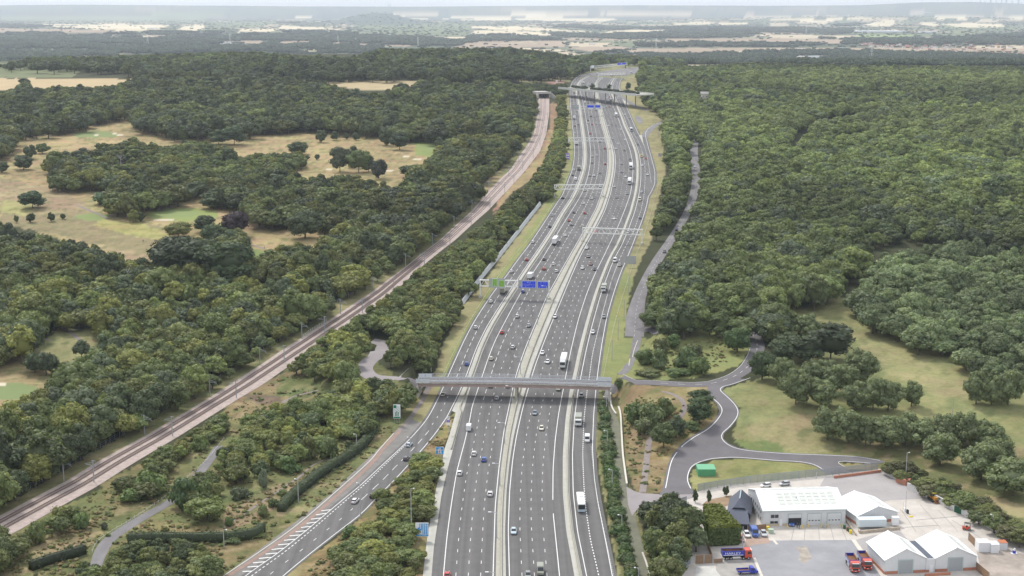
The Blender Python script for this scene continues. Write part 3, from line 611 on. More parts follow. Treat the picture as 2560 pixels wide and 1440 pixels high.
# ---- free-form roads: a centre line with a width, or an outline
def path_world(pts, extra=0, step=2.0, sm=3, flat=None):
 q = P2([p[0] for p in pts], [p[1] for p in pts], extra, flat)[:, :2]
 w = np.array([p[2] if len(p) > 2 else 0 for p in pts], float)
 # Catmull-Rom
 out = []
 n = len(q)
 for i in range(n - 1):
  p0, p1, p2, p3 = q[max(i - 1, 0)], q[i], q[i + 1], q[min(i + 2, n - 1)]
  m = max(2, int(np.hypot(*(p2 - p1)) / step))
  for t in np.arange(m) / m:
   c = .5 * ((2 * p1) + (-p0 + p2) * t + (2 * p0 - 5 * p1 + 4 * p2 - p3) * t * t + (-p0 + 3 * p1 - 3 * p2 + p3) * t ** 3)
   out.append((c[0], c[1], w[i] * (1 - t) + w[i + 1] * t))
 out.append((q[-1][0], q[-1][1], w[-1])); return np.array(out)
def normals(c):
 t = np.gradient(c[:, :2], axis=0); t /= np.linalg.norm(t, axis=1)[:, None] + 1e-9
 return np.stack([-t[:, 1], t[:, 0]], -1)
def strip(mb, c, a, b, z, m=0):
 """ribbon between signed offsets a and b (metres, left positive) of a centre line"""
 nrm = normals(c); a = np.broadcast_to(a, len(c)); b = np.broadcast_to(b, len(c)); k0 = len(mb.v)
 for i in range(len(c)):
  for o in (a[i], (a[i] + b[i]) / 2, b[i]):
   x, y = c[i, 0] + nrm[i, 0] * o, c[i, 1] + nrm[i, 1] * o; mb.v.append((x, y, float(T(x, y)) + z))
 for i in range(len(c) - 1):
  for j in (0, 1):
   k = k0 + i * 3 + j; mb.f.append((k, k + 1, k + 4, k + 3)); mb.m.append(m)
def sdash(mb, c, off, w, mark, gap, z):
 s = np.concatenate([[0], np.cumsum(np.hypot(*np.diff(c[:, :2], axis=0).T))]); q = 0.0; nrm = normals(c)
 while q + mark < s[-1]:
  t = np.linspace(q, q + mark, 3); cc = np.stack([np.interp(t, s, c[:, 0]), np.interp(t, s, c[:, 1])], -1)
  strip(mb, cc, off + w / 2, off - w / 2, z); q += mark + gap
def draped(mb, pts, z, m=0, extra=0, grid=5.0, sm=True):
 """fill an outline (photo pixels) with a sheet that follows the land"""
 q = P2([p[0] for p in pts], [p[1] for p in pts], extra)
 from mathutils.geometry import delaunay_2d_cdt
 n = len(q); V2 = [Vector((a, b)) for a, b in q[:, :2]]
 # densify boundary
 B = []
 for i in range(n):
  a, b = q[i, :2], q[(i + 1) % n, :2]; k = max(1, int(np.hypot(*(b - a)) / grid))
  for t in range(k): B.append(Vector(a + (b - a) * t / k))
 nb = len(B); x0, y0 = q[:, :2].min(0); x1, y1 = q[:, :2].max(0)
 gx, gy = np.meshgrid(np.arange(x0, x1, grid), np.arange(y0, y1, grid)); gx, gy = gx.ravel() + .01, gy.ravel() + .013
 ins = inpoly(gx, gy, [(b.x, b.y) for b in B]); pts2 = B + [Vector((a, b)) for a, b in zip(gx[ins], gy[ins])]
 r = delaunay_2d_cdt(pts2, [(i, (i + 1) % nb) for i in range(nb)], [list(range(nb))], 1, 1e-4)
 k0 = len(mb.v)
 for v in r[0]: mb.v.append((v.x, v.y, float(T(v.x, v.y)) + z))
 for f in r[2]:
  a, b, c = [r[0][i] for i in f[:3]]
  if (b - a).cross(c - a) < 0: f = f[::-1]
  mb.f.append(tuple(k0 + i for i in f)); mb.m.append(m)

def streaks(m, amp, sx=.55, sy=.004):
 """long faint wheel tracks and patches along the carriageway"""
 nt = m.node_tree; N, L = nt.nodes, nt.links; b = N['Principled BSDF']; src = b.inputs['Base Color'].links[0].from_socket
 tc = N.new('ShaderNodeTexCoord'); mp = N.new('ShaderNodeMapping'); mp.inputs['Scale'].default_value = (sx, sy, 1); mp.inputs['Rotation'].default_value = (0, 0, .04)
 nz = N.new('ShaderNodeTexNoise'); nz.inputs['Scale'].default_value = 1.0; nz.inputs['Detail'].default_value = 4; mr = N.new('ShaderNodeMapRange')
 mr.inputs['From Min'].default_value = .3; mr.inputs['From Max'].default_value = .7; mr.inputs['To Min'].default_value = 1 - amp; mr.inputs['To Max'].default_value = 1 + amp
 v = N.new('ShaderNodeVectorMath'); v.operation = 'SCALE'; L.new(tc.outputs['Object'], mp.inputs['Vector']); L.new(mp.outputs['Vector'], nz.inputs['Vector']); L.new(nz.outputs['Fac'], mr.inputs['Value'])
 L.new(src, v.inputs[0]); L.new(mr.outputs['Result'], v.inputs['Scale']); L.new(v.outputs['Vector'], b.inputs['Base Color'])
streaks(M_ASPH, .20); streaks(M_CONC, .08, .8, .01); streaks(M_ASPH2, .12, .3, .02)
# ---------------------------------------------------------------- railway
RL = Line([(1347, 240), (1344, 285), (1334, 335), (1315.6, 366), (1275, 425.6), (1247, 450.6), (1178, 529), (1100, 600), (1014, 667), (933, 728), (853, 781), (755, 844), (700, 879), (660, 907), (560, 971), (527, 993), (364, 1090), (249, 1152), (163, 1205), (0, 1290), (-150, 1370), (-330, 1460)], 8)
RR = Line([(1373.5, 240), (1373, 285), (1365.6, 335), (1350, 379), (1312, 429), (1272, 472.5), (1222, 525.6), (1139, 600), (1069, 655), (978, 739), (900, 796), (797, 867), (712, 923), (660, 960), (595, 998), (560, 1020), (443, 1094), (338, 1156), (241, 1218), (155, 1265), (39, 1331), (0, 1350), (-150, 1432), (-330, 1530)], 8)
rD0, rD1 = max(RL.D0, RR.D0) + 1, min(RL.D1, RR.D1)
M_BALL = mat('ballast', (.415, .34, .305), .95, noise=.22, nscale=.5, bump=.6, bscale=9)
M_BALL2 = mat('rust_stained_ballast', (.21, .125, .09), .95, noise=.2, nscale=.7)
M_RAIL = mat('rail_steel', (.13, .09, .075), .5, metal=.4)
M_SLEEP = mat('concrete_sleeper', (.33, .265, .235), .9)
bl = MB(); rD = Ds(rD0, rD1)
ribbon(bl, RL.x, RR.x, rD, .10, nx=3); tag(bl.build('ballast_bed', M_BALL), kind='structure')
bls = MB()
rf = lambda t: (lambda d: RL.x(d) * (1 - t) + RR.x(d) * t)
slp = MB(); rl = MB()
for t in (.26, .585):
 f = rf(t); sl = lambda d: (f(d + 3) - f(d - 3)) / 6
 for o in (-.72, .72):
  ribbon(bls, lambda d: f(d) + (o - .2) * np.sqrt(1 + sl(d) ** 2), lambda d: f(d) + (o + .2) * np.sqrt(1 + sl(d) ** 2), rD, .14)
 for o in (-.75, .75):
  x = f(rD) + o * np.sqrt(1 + sl(rD) ** 2)
  for k in range(len(rD) - 1):
   z0, z1 = float(T(x[k], rD[k])) + .2, float(T(x[k + 1], rD[k + 1])) + .2; w = .06 * math.sqrt(1 + float(sl(rD[k])) ** 2)
   rl.hexa([(x[k] - w, rD[k], z0), (x[k] + w, rD[k], z0), (x[k + 1] + w, rD[k + 1], z1), (x[k + 1] - w, rD[k + 1], z1), (x[k] - w, rD[k], z0 + .15), (x[k] + w, rD[k], z0 + .15), (x[k + 1] + w, rD[k + 1], z1 + .15), (x[k + 1] - w, rD[k + 1], z1 + .15)], cap=False)
   rl.poly([(x[k] - w, rD[k], z0 + .15), (x[k] + w, rD[k], z0 + .15), (x[k + 1] + w, rD[k + 1], z1 + .15), (x[k + 1] - w, rD[k + 1], z1 + .15)])
 D_, s_ = along(f, rD0, min(rD1, 800))
 for q in np.arange(1, s_[-1] - 1, .65):
  d = float(np.interp(q, s_, D_)); x = float(f(np.array(d))); g = math.atan(float(sl(np.array(d))))
  nx_, ny_ = math.cos(g), -math.sin(g); tx, ty = math.sin(g), math.cos(g); z = float(T(x, d)) + .10
  c = [(x + nx_ * a * 1.25 + tx * b_ * .13, d + ny_ * a * 1.25 + ty * b_ * .13) for a, b_ in ((-1, -1), (1, -1), (1, 1), (-1, 1))]
  slp.hexa([(p[0], p[1], z) for p in c] + [(p[0], p[1], z + .13) for p in c], cap=False); slp.poly([(p[0], p[1], z + .13) for p in c])
tag(bls.build('stained_ballast', M_BALL2), kind='structure')
tag(slp.build('sleepers', M_SLEEP), 'concrete sleepers under the rails of both tracks', 'sleepers', kind='stuff')
tag(rl.build('railway_track', M_RAIL), 'two pairs of rusty rails curving to the tunnel portal', 'railway track', kind='structure')

# ---------------------------------------------------------------- side roads
M_KERB = mat('pale_kerb', (.62, .58, .50), .8, noise=.08)
rd = MB(); rm = MB(); kb = MB()
side = path_world([(1742, 343, 3.0), (1737, 360, 3.2), (1735, 385, 3.4), (1738, 412, 3.5), (1740, 440, 3.3), (1738, 470, 3.1), (1729, 503, 2.8), (1715, 537, 2.6), (1696, 570, 2.6), (1672, 608, 2.8), (1641, 655, 3.0), (1617, 700, 3.2), (1598, 745, 3.4), (1589, 790, 4.5), (1586, 842, 4.6)])
strip(rd, side, side[:, 2], -side[:, 2], .07)
lane = path_world([(1596, 825, 2.1), (1590, 862, 2.0), (1575, 905, 1.8), (1552, 935, 1.6), (1530, 962, 1.4), (1519, 990, 1.4), (1523, 1020, 1.6), (1534, 1052, 1.8), (1543, 1090, 1.9), (1547, 1160, 1.9), (1556, 1230, 2.1), (1574, 1300, 2.0), (1592, 1370, 2.0), (1614, 1445, 2.0), (1650, 1560, 2.0)])
near_l = lane[:, 1] < float(P(1540, 1005).y)
M_LANE = mat('mossy_lane', (.175, .175, .125), .9, noise=.15, nscale=.2)
strip(rd, lane[~near_l], lane[~near_l, 2], -lane[~near_l, 2], .075)
ln = MB(); strip(ln, lane[near_l], lane[near_l, 2], -lane[near_l, 2], .075); tag(ln.build('path', M_LANE), kind='structure')
loop = path_world([(1541, 955), (1580, 955), (1624, 956.5), (1680, 960), (1728, 962), (1770, 960), (1800, 954), (1838, 940), (1866, 920), (1882, 898), (1892, 874), (1891, 853), (1880, 837), (1853, 825), (1798, 818), (1728, 817), (1666, 818), (1630, 822), (1600, 828)])
M_ROADP = mat('side_road_asphalt', (.155, .145, .15), .9, noise=.12, nscale=.15, bump=.2, bscale=2)
lp = MB(); strip(lp, loop, 3.3, -3.3, .09)
draped(lp, [(1770, 962), (1766, 985), (1792, 1011), (1798, 1028), (1788, 1048), (1765, 1070), (1730, 1090), (1701, 1112), (1680, 1137), (1669, 1163), (1656, 1222), (1648, 1238), (1738, 1236), (1721, 1205), (1722, 1188), (1730, 1170), (1747, 1158), (1778, 1149.5), (1826, 1146), (1867, 1147.5), (1936, 1153.5), (1999, 1157), (2034, 1164), (2068, 1186), (2125, 1180), (2093, 1157.5), (2110, 1155), (2178, 1161), (2215, 1157), (2200, 1150), (2145, 1141), (2075, 1137), (1971, 1133), (1888, 1127), (1845, 1120), (1821, 1109), (1808, 1097), (1810, 1085), (1829, 1067), (1845, 1046), (1849, 1028), (1840, 1010), (1819, 989), (1805, 977), (1811, 968), (1836, 961), (1868, 949), (1840, 945), (1800, 956)], .12)
tag(lp.build('road', M_ROADP), kind='structure')
lloop = path_world([(1042, 951), (1010, 949), (985, 948), (955, 946), (930, 942), (914, 930), (912, 917), (925, 901), (943, 886), (958, 871), (962, 862), (945, 855), (930, 853)])
M_ROADL = mat('pale_side_road', (.30, .27, .27), .9, noise=.1, nscale=.15)
ll = MB(); strip(ll, lloop, 3.6, -3.6, .09); tag(ll.build('road', M_ROADL), kind='structure')
track = path_world([(548, 1115, 1.6), (517, 1160, 1.7), (467, 1218, 1.8), (424, 1255, 1.9), (350, 1298, 2.0), (292, 1335, 2.1), (266, 1358, 2.1), (250, 1385, 2.0), (235, 1430, 1.6)])
strip(rd, track, track[:, 2], -track[:, 2], .07)
tag(rd.build('road', M_ASPH2), kind='structure')
# junction at the depot gate, little paths, golf paths
pv = MB()
draped(pv, [(1566, 1218), (1590, 1230), (1608, 1234), (1650, 1236), (1700, 1236), (1745, 1228), (1735, 1244), (1690, 1256), (1640, 1262), (1600, 1266), (1580, 1290), (1570, 1262)], .10)
tag(pv.build('road', M_ROADL), kind='structure')
fp = MB(); foot = path_world([(1606, 1232, .9), (1612, 1190, .8), (1619, 1130, .8), (1625, 1100, .8), (1650, 1075, .7), (1688, 1055, .7), (1710, 1028, .7), (1706, 1003, .7), (1682, 986, .6), (1655, 979, .6)])
strip(fp, foot, foot[:, 2] + .3, -foot[:, 2] - .3, .07)
for pts in ([(190, 512, .9), (225, 527, .9), (255, 540, 1.0), (272, 548, 1.0)], [(628, 612, .8), (648, 618, .8), (662, 622, .8)], [(85, 845, .9), (125, 850, .9)], [(165, 822, 1.0), (185, 838, 1.0), (200, 850, 1.0)]):
 c = path_world(pts); strip(fp, c, c[:, 2], -c[:, 2], .07)
wk = path_world([(1075, 962, 1.2), (1066, 980, 1.2), (1056, 1000, 1.1), (1040, 1025, 1.0), (1015, 1058, 1.0), (985, 1088, 1.0), (955, 1122, 1.0), (915, 1160, 1.0)])
strip(fp, wk, wk[:, 2], -wk[:, 2], .05)
dr = path_world([(560, 1318, .4), (640, 1265, .5), (700, 1225, .5), (745, 1195, .5), (780, 1165, .4), (820, 1145, .3)]); strip(fp, dr, dr[:, 2], -dr[:, 2], .05)
d2 = path_world([(705, 1007, .9), (740, 990, .8), (770, 982, .8), (795, 977, .7)]); strip(fp, d2, d2[:, 2], -d2[:, 2], .05)
tag(fp.build('path', mat('worn_path', (.25, .215, .20), .95, noise=.15, nscale=.4)), kind='structure')
# old hard shoulder beside the slip road, red strip, kerb and hatching
sh = MB(); q = lambda l: [(x, y) for x, y in l]
draped(sh, [(1058, 1061), (1026, 1097), (995, 1127), (960, 1159), (903, 1213), (827, 1275), (766, 1327), (701, 1379), (662, 1406), (613, 1440), (545, 1500), (430, 1530), (540, 1452), (640, 1380), (730, 1312), (820, 1240), (905, 1160), (960, 1108), (1000, 1072), (1030, 1048)], .035, grid=4)
tag(sh.build('road', mat('worn_shoulder', (.205, .195, .18), .9, noise=.18, nscale=.2)), kind='structure')
rs = MB(); c = path_world([(1000, 1078), (960, 1120), (927, 1161), (824, 1255), (743, 1322), (660, 1382), (571, 1440), (470, 1505)]); strip(rs, c, .75, -.75, .08)
tag(rs.build('path', M_RED), kind='structure')
c = path_world([(985, 1083), (950, 1122), (919, 1158), (820, 1247), (737, 1317), (653, 1377), (561, 1439), (450, 1512)])
strip(kb, c, .16, -.16, .11)
for a, b in [((1475, 430), (1560, 420)), ((1425, 468), (1520, 452)), ((1380, 507), (1475, 495)), ((1340, 545), (1430, 533)), ((1290, 583), (1385, 572)), ((1240, 622), (1340, 612)), ((1185, 660), (1290, 650)), ((1135, 700), (1235, 690)), ((1080, 742), (1185, 732)), ((1020, 785), (1130, 772)), ((965, 826), (1070, 816)), ((905, 866), (1015, 856)), ((850, 906), (965, 896)), ((800, 945), (900, 936)), ((755, 985), (840, 982))]:
 c2 = path_world([(400 + a[0] / 3.657, 1160 + a[1] / 3.657), (400 + b[0] / 3.657, 1160 + b[1] / 3.657)]); strip(rm, c2, .3, -.3, .095)
# painted edges of the side roads
def pline(pts, w=.15, z=.15):
 c = path_world(pts, step=1.5); strip(rm, c, w / 2, -w / 2, z)
pline([(1777, 993), (1798, 1011), (1805, 1028), (1794, 1049), (1770, 1073), (1735, 1094), (1707, 1115), (1687, 1139), (1676, 1163), (1664, 1221)], .3)
pline([(1876, 945), (1832, 960.5), (1808, 967), (1801, 976), (1815, 990), (1836, 1011), (1844.6, 1028), (1841, 1045), (1825, 1066), (1806, 1084), (1805, 1097), (1818, 1111), (1843, 1122), (1888, 1129), (1971, 1135), (2075, 1139), (2145, 1143), (2200, 1152)], .25)
pline([(2060, 1176), (2034, 1162), (1999, 1155), (1937, 1151.5), (1867, 1145.6), (1825, 1144), (1777, 1148), (1746, 1157), (1728, 1169), (1719.7, 1188), (1719.7, 1205), (1727, 1222)], .3)
pline([(2114, 1169), (2096, 1158), (2110, 1154), (2176, 1158.5)], .22)
strip(rm, loop[:int(len(loop) * .78)], 3.15, 3.0, .13)
sdash(rm, loop[int(len(loop) * .12):int(len(loop) * .75)], .0, .16, 3, 4, .13); sdash(rm, loop, -1.6, .001, 50, 1, .13)
sdash(rm, side, 0, .12, 2, 5, .11)
strip(kb, path_world([(1594, 852), (1583, 885), (1572, 915)]), .15, -.15, .2)
tag(rm.build('road_markings', M_PAINT), kind='structure'); tag(kb.build('kerb', M_KERB), kind='structure')
WALLP = path_world([(1159, 761), (1182, 729), (1205, 698), (1252, 641), (1300, 580), (1330, 541), (1353, 512)], step=3)
gore = MB()
draped(gore, [(1556, 247), (1562, 263), (1576, 264.5), (1566, 255)], .10, grid=8); draped(gore, [(1597, 338), (1605, 338), (1609, 362)], .10, grid=8)
tag(gore.build('kerb_strip', M_CONC), kind='structure')
ex_ = MB(); c = path_world([(1548, 238, 1.5), (1560, 246, 1.8), (1574, 256, 2.5), (1592, 267, 3.0), (1612, 274, 3.0), (1622, 275.5, 3.0)], step=8); strip(ex_, c, c[:, 2] + .5, -c[:, 2] - .5, .09)
c = path_world([(1672, 299, 2.8), (1655, 305, 2.8), (1636, 315, 3.2), (1618, 330, 4.0), (1611, 345, 3)], step=5); strip(ex_, c, c[:, 2], -c[:, 2], .05)
draped(ex_, [(1590, 288), (1606, 296), (1606, 310), (1596, 308), (1586, 296)], .05, grid=8)
tag(ex_.build('road', M_ASPH2), kind='structure')
# ---------------------------------------------------------------- foliage
def leaf_material(name, base=(.085, .12, .045), var=.35):
 m = bpy.data.materials.new(name); m.use_nodes = True; nt = m.node_tree; N, L = nt.nodes, nt.links; N.clear()
 out = N.new('ShaderNodeOutputMaterial'); d = N.new('ShaderNodeBsdfDiffuse'); t = N.new('ShaderNodeBsdfTranslucent'); g = N.new('ShaderNodeBsdfGlossy')
 g.inputs['Roughness'].default_value = .55
 mx = N.new('ShaderNodeMixShader'); mx.inputs['Fac'].default_value = .22; mg = N.new('ShaderNodeMixShader'); mg.inputs['Fac'].default_value = .035
 ti = N.new('ShaderNodeAttribute'); ti.attribute_type = 'INSTANCER'; ti.attribute_name = 'tint'
 va = N.new('ShaderNodeAttribute'); va.attribute_name = 'col'
 a = N.new('ShaderNodeVectorMath'); a.operation = 'MULTIPLY'; L.new(ti.outputs['Color'], a.inputs[0]); L.new(va.outputs['Color'], a.inputs[1])
 L.new(a.outputs['Vector'], d.inputs['Color'])
 b = N.new('ShaderNodeVectorMath'); b.operation = 'MULTIPLY'; b.inputs[1].default_value = (1.15, 1.2, .6); L.new(a.outputs['Vector'], b.inputs[0]); L.new(b.outputs['Vector'], t.inputs['Color'])
 L.new(d.outputs[0], mx.inputs[1]); L.new(t.outputs[0], mx.inputs[2]); L.new(mx.outputs[0], mg.inputs[1]); L.new(g.outputs[0], mg.inputs[2]); L.new(mg.outputs[0], out.inputs['Surface'])
 return m
M_LEAF = leaf_material('leaves')
M_BARK = mat('bark', (.13, .105, .08), .95, noise=.2, nscale=2)
M_DEAD = mat('dead_wood', (.42, .40, .37), .9, noise=.1, nscale=2)

def crown(seed, r, zc, rz, lobes, leaves, size, lobe_r=(.30, .46), flat_low=.35, shell=.66):
 """leaf clumps on many lobes spread over an uneven crown; returns V, F, C"""
 g = np.random.default_rng(seed)
 L = []
 for i in range(lobes):
  for _ in range(20):
   d = g.normal(size=3); d /= np.linalg.norm(d)
   if d[2] < -flat_low: continue
   break
  q = shell * g.uniform(.55, 1.12) ; c = np.array([d[0] * r * q, d[1] * r * q, zc + d[2] * rz * q])
  L.append((c, r * g.uniform(*lobe_r), g.uniform(.86, 1.15)))
 cen = np.array([0, 0, zc - rz * .3]); per = leaves // lobes
 pos, nor, sh = [], [], []
 LC = np.array([l[0] for l in L]); LR = np.array([l[1] for l in L])
 for c, lr, lv in L:
  d = g.normal(size=(per * 2, 3)); d /= np.linalg.norm(d, axis=1)[:, None]
  p = c + d * (lr * g.uniform(.80, 1.12, (per * 2, 1))) * [1, 1, .85]
  out = (d * (p - cen)).sum(1) > -.15 * r
  dist = np.linalg.norm(p[:, None] - LC[None], axis=2) / LR[None]
  inside = (dist < .72).sum(1) > 0
  k = out & ~inside; p, d = p[k][:per], d[k][:per]
  pos.append(p); nor.append(d); sh.append(np.full(len(p), lv))
 p = np.concatenate(pos); d = np.concatenate(nor); lv = np.concatenate(sh); n = len(p)
 nn = d + g.normal(size=(n, 3)) * .42 + [0, 0, .25]; nn /= np.linalg.norm(nn, axis=1)[:, None]
 a = np.cross(nn, g.normal(size=(n, 3))); a /= np.linalg.norm(a, axis=1)[:, None]; b = np.cross(nn, a)
 s = size * g.uniform(.55, 1.3, (n, 1)); k = g.uniform(.6, 1.0, (n, 1))
 V = np.stack([p - a * s, p - b * s * k + nn * s * .12, p + a * s, p + b * s * k - nn * s * .1], 1).reshape(-1, 3)
 F = np.arange(4 * n).reshape(-1, 4)
 lf = lv * g.uniform(.80, 1.20, n)
 C = np.repeat(np.stack([lf * g.uniform(.9, 1.12, n), lf, lf * g.uniform(.8, 1.15, n)], -1), 4, 0)
 # dark inner mass: a rough closed shape inside each lobe stops daylight passing straight through
 iv, if_, ic = [], [], []
 ico = _ICO
 for c, lr, l2 in L:
  k0 = sum(len(x) for x in iv); iv.append(c + ico[0] * lr * .78 * g.uniform(.85, 1.1, (len(ico[0]), 1))); if_.append(ico[1] + k0); ic.append(np.full((len(ico[0]), 3), .95 * l2))
 k0 = sum(len(x) for x in iv); iv.append(np.array([0, 0, zc]) + ico[0] * [r * .62, r * .62, rz * .66]); if_.append(ico[1] + k0); ic.append(np.full((len(ico[0]), 3), .9))
 IV, IF, IC = np.concatenate(iv), np.concatenate(if_), np.concatenate(ic)
 IF4 = np.concatenate([IF, IF[:, 2:3]], 1)
 return V, F, C, IV, IF, IC
def _mk_ico():
 import bmesh
 bm = bmesh.new(); bmesh.ops.create_icosphere(bm, subdivisions=1, radius=1.0)
 v = np.array([x.co[:] for x in bm.verts]); bm.verts.ensure_lookup_table(); f = np.array([[q.index for q in x.verts] for x in bm.faces]); bm.free(); return v, f
_ICO = _mk_ico()
def poly_mesh(name, parts, mats):
 """parts: list of (V, F (k-gons), C or None, material index)"""
 me = bpy.data.meshes.new(name); nv = sum(len(p[0]) for p in parts)
 V = np.concatenate([p[0] for p in parts]); C = np.concatenate([p[2] if p[2] is not None else np.ones((len(p[0]), 3)) for p in parts])
 li, ls, mi = [], [], []; off = 0; l0 = 0
 for v, f, c, m in parts:
  f = np.asarray(f); li.append((f + off).ravel()); k = f.shape[1]; ls.append(l0 + np.arange(len(f)) * k); l0 += f.size; mi.append(np.full(len(f), m)); off += len(v)
 li = np.concatenate(li).astype(np.int32); ls = np.concatenate(ls).astype(np.int32); mi = np.concatenate(mi).astype(np.int32)
 me.vertices.add(nv); me.vertices.foreach_set('co', V.astype(np.float32).ravel()); me.loops.add(len(li)); me.loops.foreach_set('vertex_index', li)
 me.polygons.add(len(ls)); me.polygons.foreach_set('loop_start', ls); me.polygons.foreach_set('material_index', mi)
 for m in mats: me.materials.append(m)
 a = me.color_attributes.new('col', 'FLOAT_COLOR', 'POINT'); cc = np.ones((nv, 4), np.float32); cc[:, :3] = C; a.data.foreach_set('color', cc.ravel())
 me.update(calc_edges=True); return me
def trunk_geo(seed, h, r, limbs=5, spread=2.6, top=None):
 g = random.Random(seed); b = MB(); lean = Vector((g.uniform(-.3, .3), g.uniform(-.3, .3), 0))
 p0 = Vector((0, 0, -.8)); p1 = Vector((0, 0, h * .35)) + lean * .4; p2 = Vector((0, 0, h * .7)) + lean; p3 = Vector((0, 0, h)) + lean * 1.3
 b.cyl(p0, Vector((0, 0, .6)), r * 1.5, r * 1.05, 7, cap=False); b.cyl(Vector((0, 0, .6)), p1, r * 1.05, r * .85, 7, cap=False); b.cyl(p1, p2, r * .85, r * .5, 6, cap=False); b.cyl(p2, p3, r * .5, r * .12, 5)
 for i in range(limbs):
  t = g.uniform(.35, .75); a = g.uniform(0, 6.28); s = Vector((0, 0, h * t)) + lean * t
  m = s + Vector((math.cos(a) * spread * .5, math.sin(a) * spread * .5, h * .12)); e = s + Vector((math.cos(a) * spread, math.sin(a) * spread, h * .26))
  b.cyl(s, m, r * .4, r * .27, 5, cap=False); b.cyl(m, e, r * .27, r * .07, 4)
 return b
def mb_parts(b, mi):
 q = [f for f in b.f]; V = np.array(b.v)
 f4 = [f for f in q if len(f) == 4]; out = []
 if f4: out.append((V, np.array(f4), None, mi))
 return out
def leaf_parts(c, mi):
 V, F, C, IV, IF, IC = c; return [(V, F, C, mi), (IV, IF, IC, mi)]

# ---- prototypes -------------------------------------------------------------
NEAR_T = []     # (crown mesh, trunk mesh): separate so each tree has its parts
specs = [(5.2, 6.2, 5.6, 44, 2700), (5.6, 5.8, 5.2, 50, 2800), (4.8, 6.8, 6.2, 40, 2600), (5.9, 6.0, 5.0, 54, 2900), (5.0, 5.8, 5.6, 36, 2500), (4.4, 6.8, 6.6, 36, 2400)]
for k, (r, zc, rz, lo, n) in enumerate(specs):
 cm = poly_mesh('crown', leaf_parts(crown(100 + k, r, zc, rz, lo, n, .33, (.24, .38), .85, .7), 0), [M_LEAF])
 tm = trunk_geo(200 + k, zc + rz * .4, .3, 6, r * .5).mesh('trunk', M_BARK); NEAR_T.append((cm, tm))
FIELD_T = []    # the open-grown trees in the grass: domed, with a clear stem
for k in range(3):
 cm = poly_mesh('crown', leaf_parts(crown(300 + k, 5.0, 5.7, 5.2, 54, 3600, .30, (.24, .34), 1.0, .76), 0), [M_LEAF])
 tm = trunk_geo(330 + k, 8.0, .22, 7, 2.6).mesh('trunk', M_BARK); FIELD_T.append((cm, tm))
SHRUB = []
for k in range(4):
 SHRUB.append(poly_mesh('foliage', leaf_parts(crown(400 + k, 2.3, 1.25, 1.9, 12, 620, .24, (.34, .52), .6, .62), 0), [M_LEAF]))
stem_me = trunk_geo(5, 1.8, .07, 4, .8).mesh('stem', M_BARK)
PROTO = bpy.data.collections.new('tree_prototypes')    # never linked: only the instanced woods draw from it
def proto(me):
 o = bpy.data.objects.new('woodland_tree', me); PROTO.objects.link(o); return o
protos = []
for k, (r, zc, rz, lo, n) in enumerate([(5.2, 6.4, 5.4, 34, 1500), (5.6, 6.0, 5.0, 40, 1600), (4.8, 7.0, 6.0, 30, 1450), (5.9, 6.2, 4.8, 44, 1700), (5.0, 6.0, 5.4, 28, 1400)]):
 protos.append(proto(poly_mesh('tree_%d' % k, leaf_parts(crown(500 + k, r, zc, rz, lo, n, .46, (.24, .38), .6, .7), 0) + mb_parts(trunk_geo(540 + k, zc, .3, 3, 2.5), 1), [M_LEAF, M_BARK])))
N_MID = len(protos)
for k in range(3):      # low scrub
 protos.append(proto(poly_mesh('scrub_%d' % k, leaf_parts(crown(560 + k, 2.4, 1.2, 1.8, 8, 260, .36, (.34, .52), .6, .62), 0), [M_LEAF])))
N_SCRUB = len(protos)
for k in range(3):      # far groups of crowns, one canopy about 34 m across
 g = np.random.default_rng(600 + k); parts = []
 for a in range(15):
  rr = g.uniform(4.5, 7.5); x, y = g.uniform(-17, 17, 2); h = g.uniform(7, 10.5)
  V, F, C, IV, IF, IC = crown(620 + k * 40 + a, rr, h - 2.5, 4.8, 7, 130, 1.25, (.42, .6), .2, .6); lv = g.uniform(.75, 1.25)
  parts += [(V + [x, y, 0], F, C * lv, 0), (IV + [x, y, 0], IF, IC * lv, 0)]
 protos.append(proto(poly_mesh('canopy_%d' % k, parts, [M_LEAF])))
N_FAR = len(protos)
for i, o in enumerate(protos): o.name = 'woodland_tree_%02d' % i

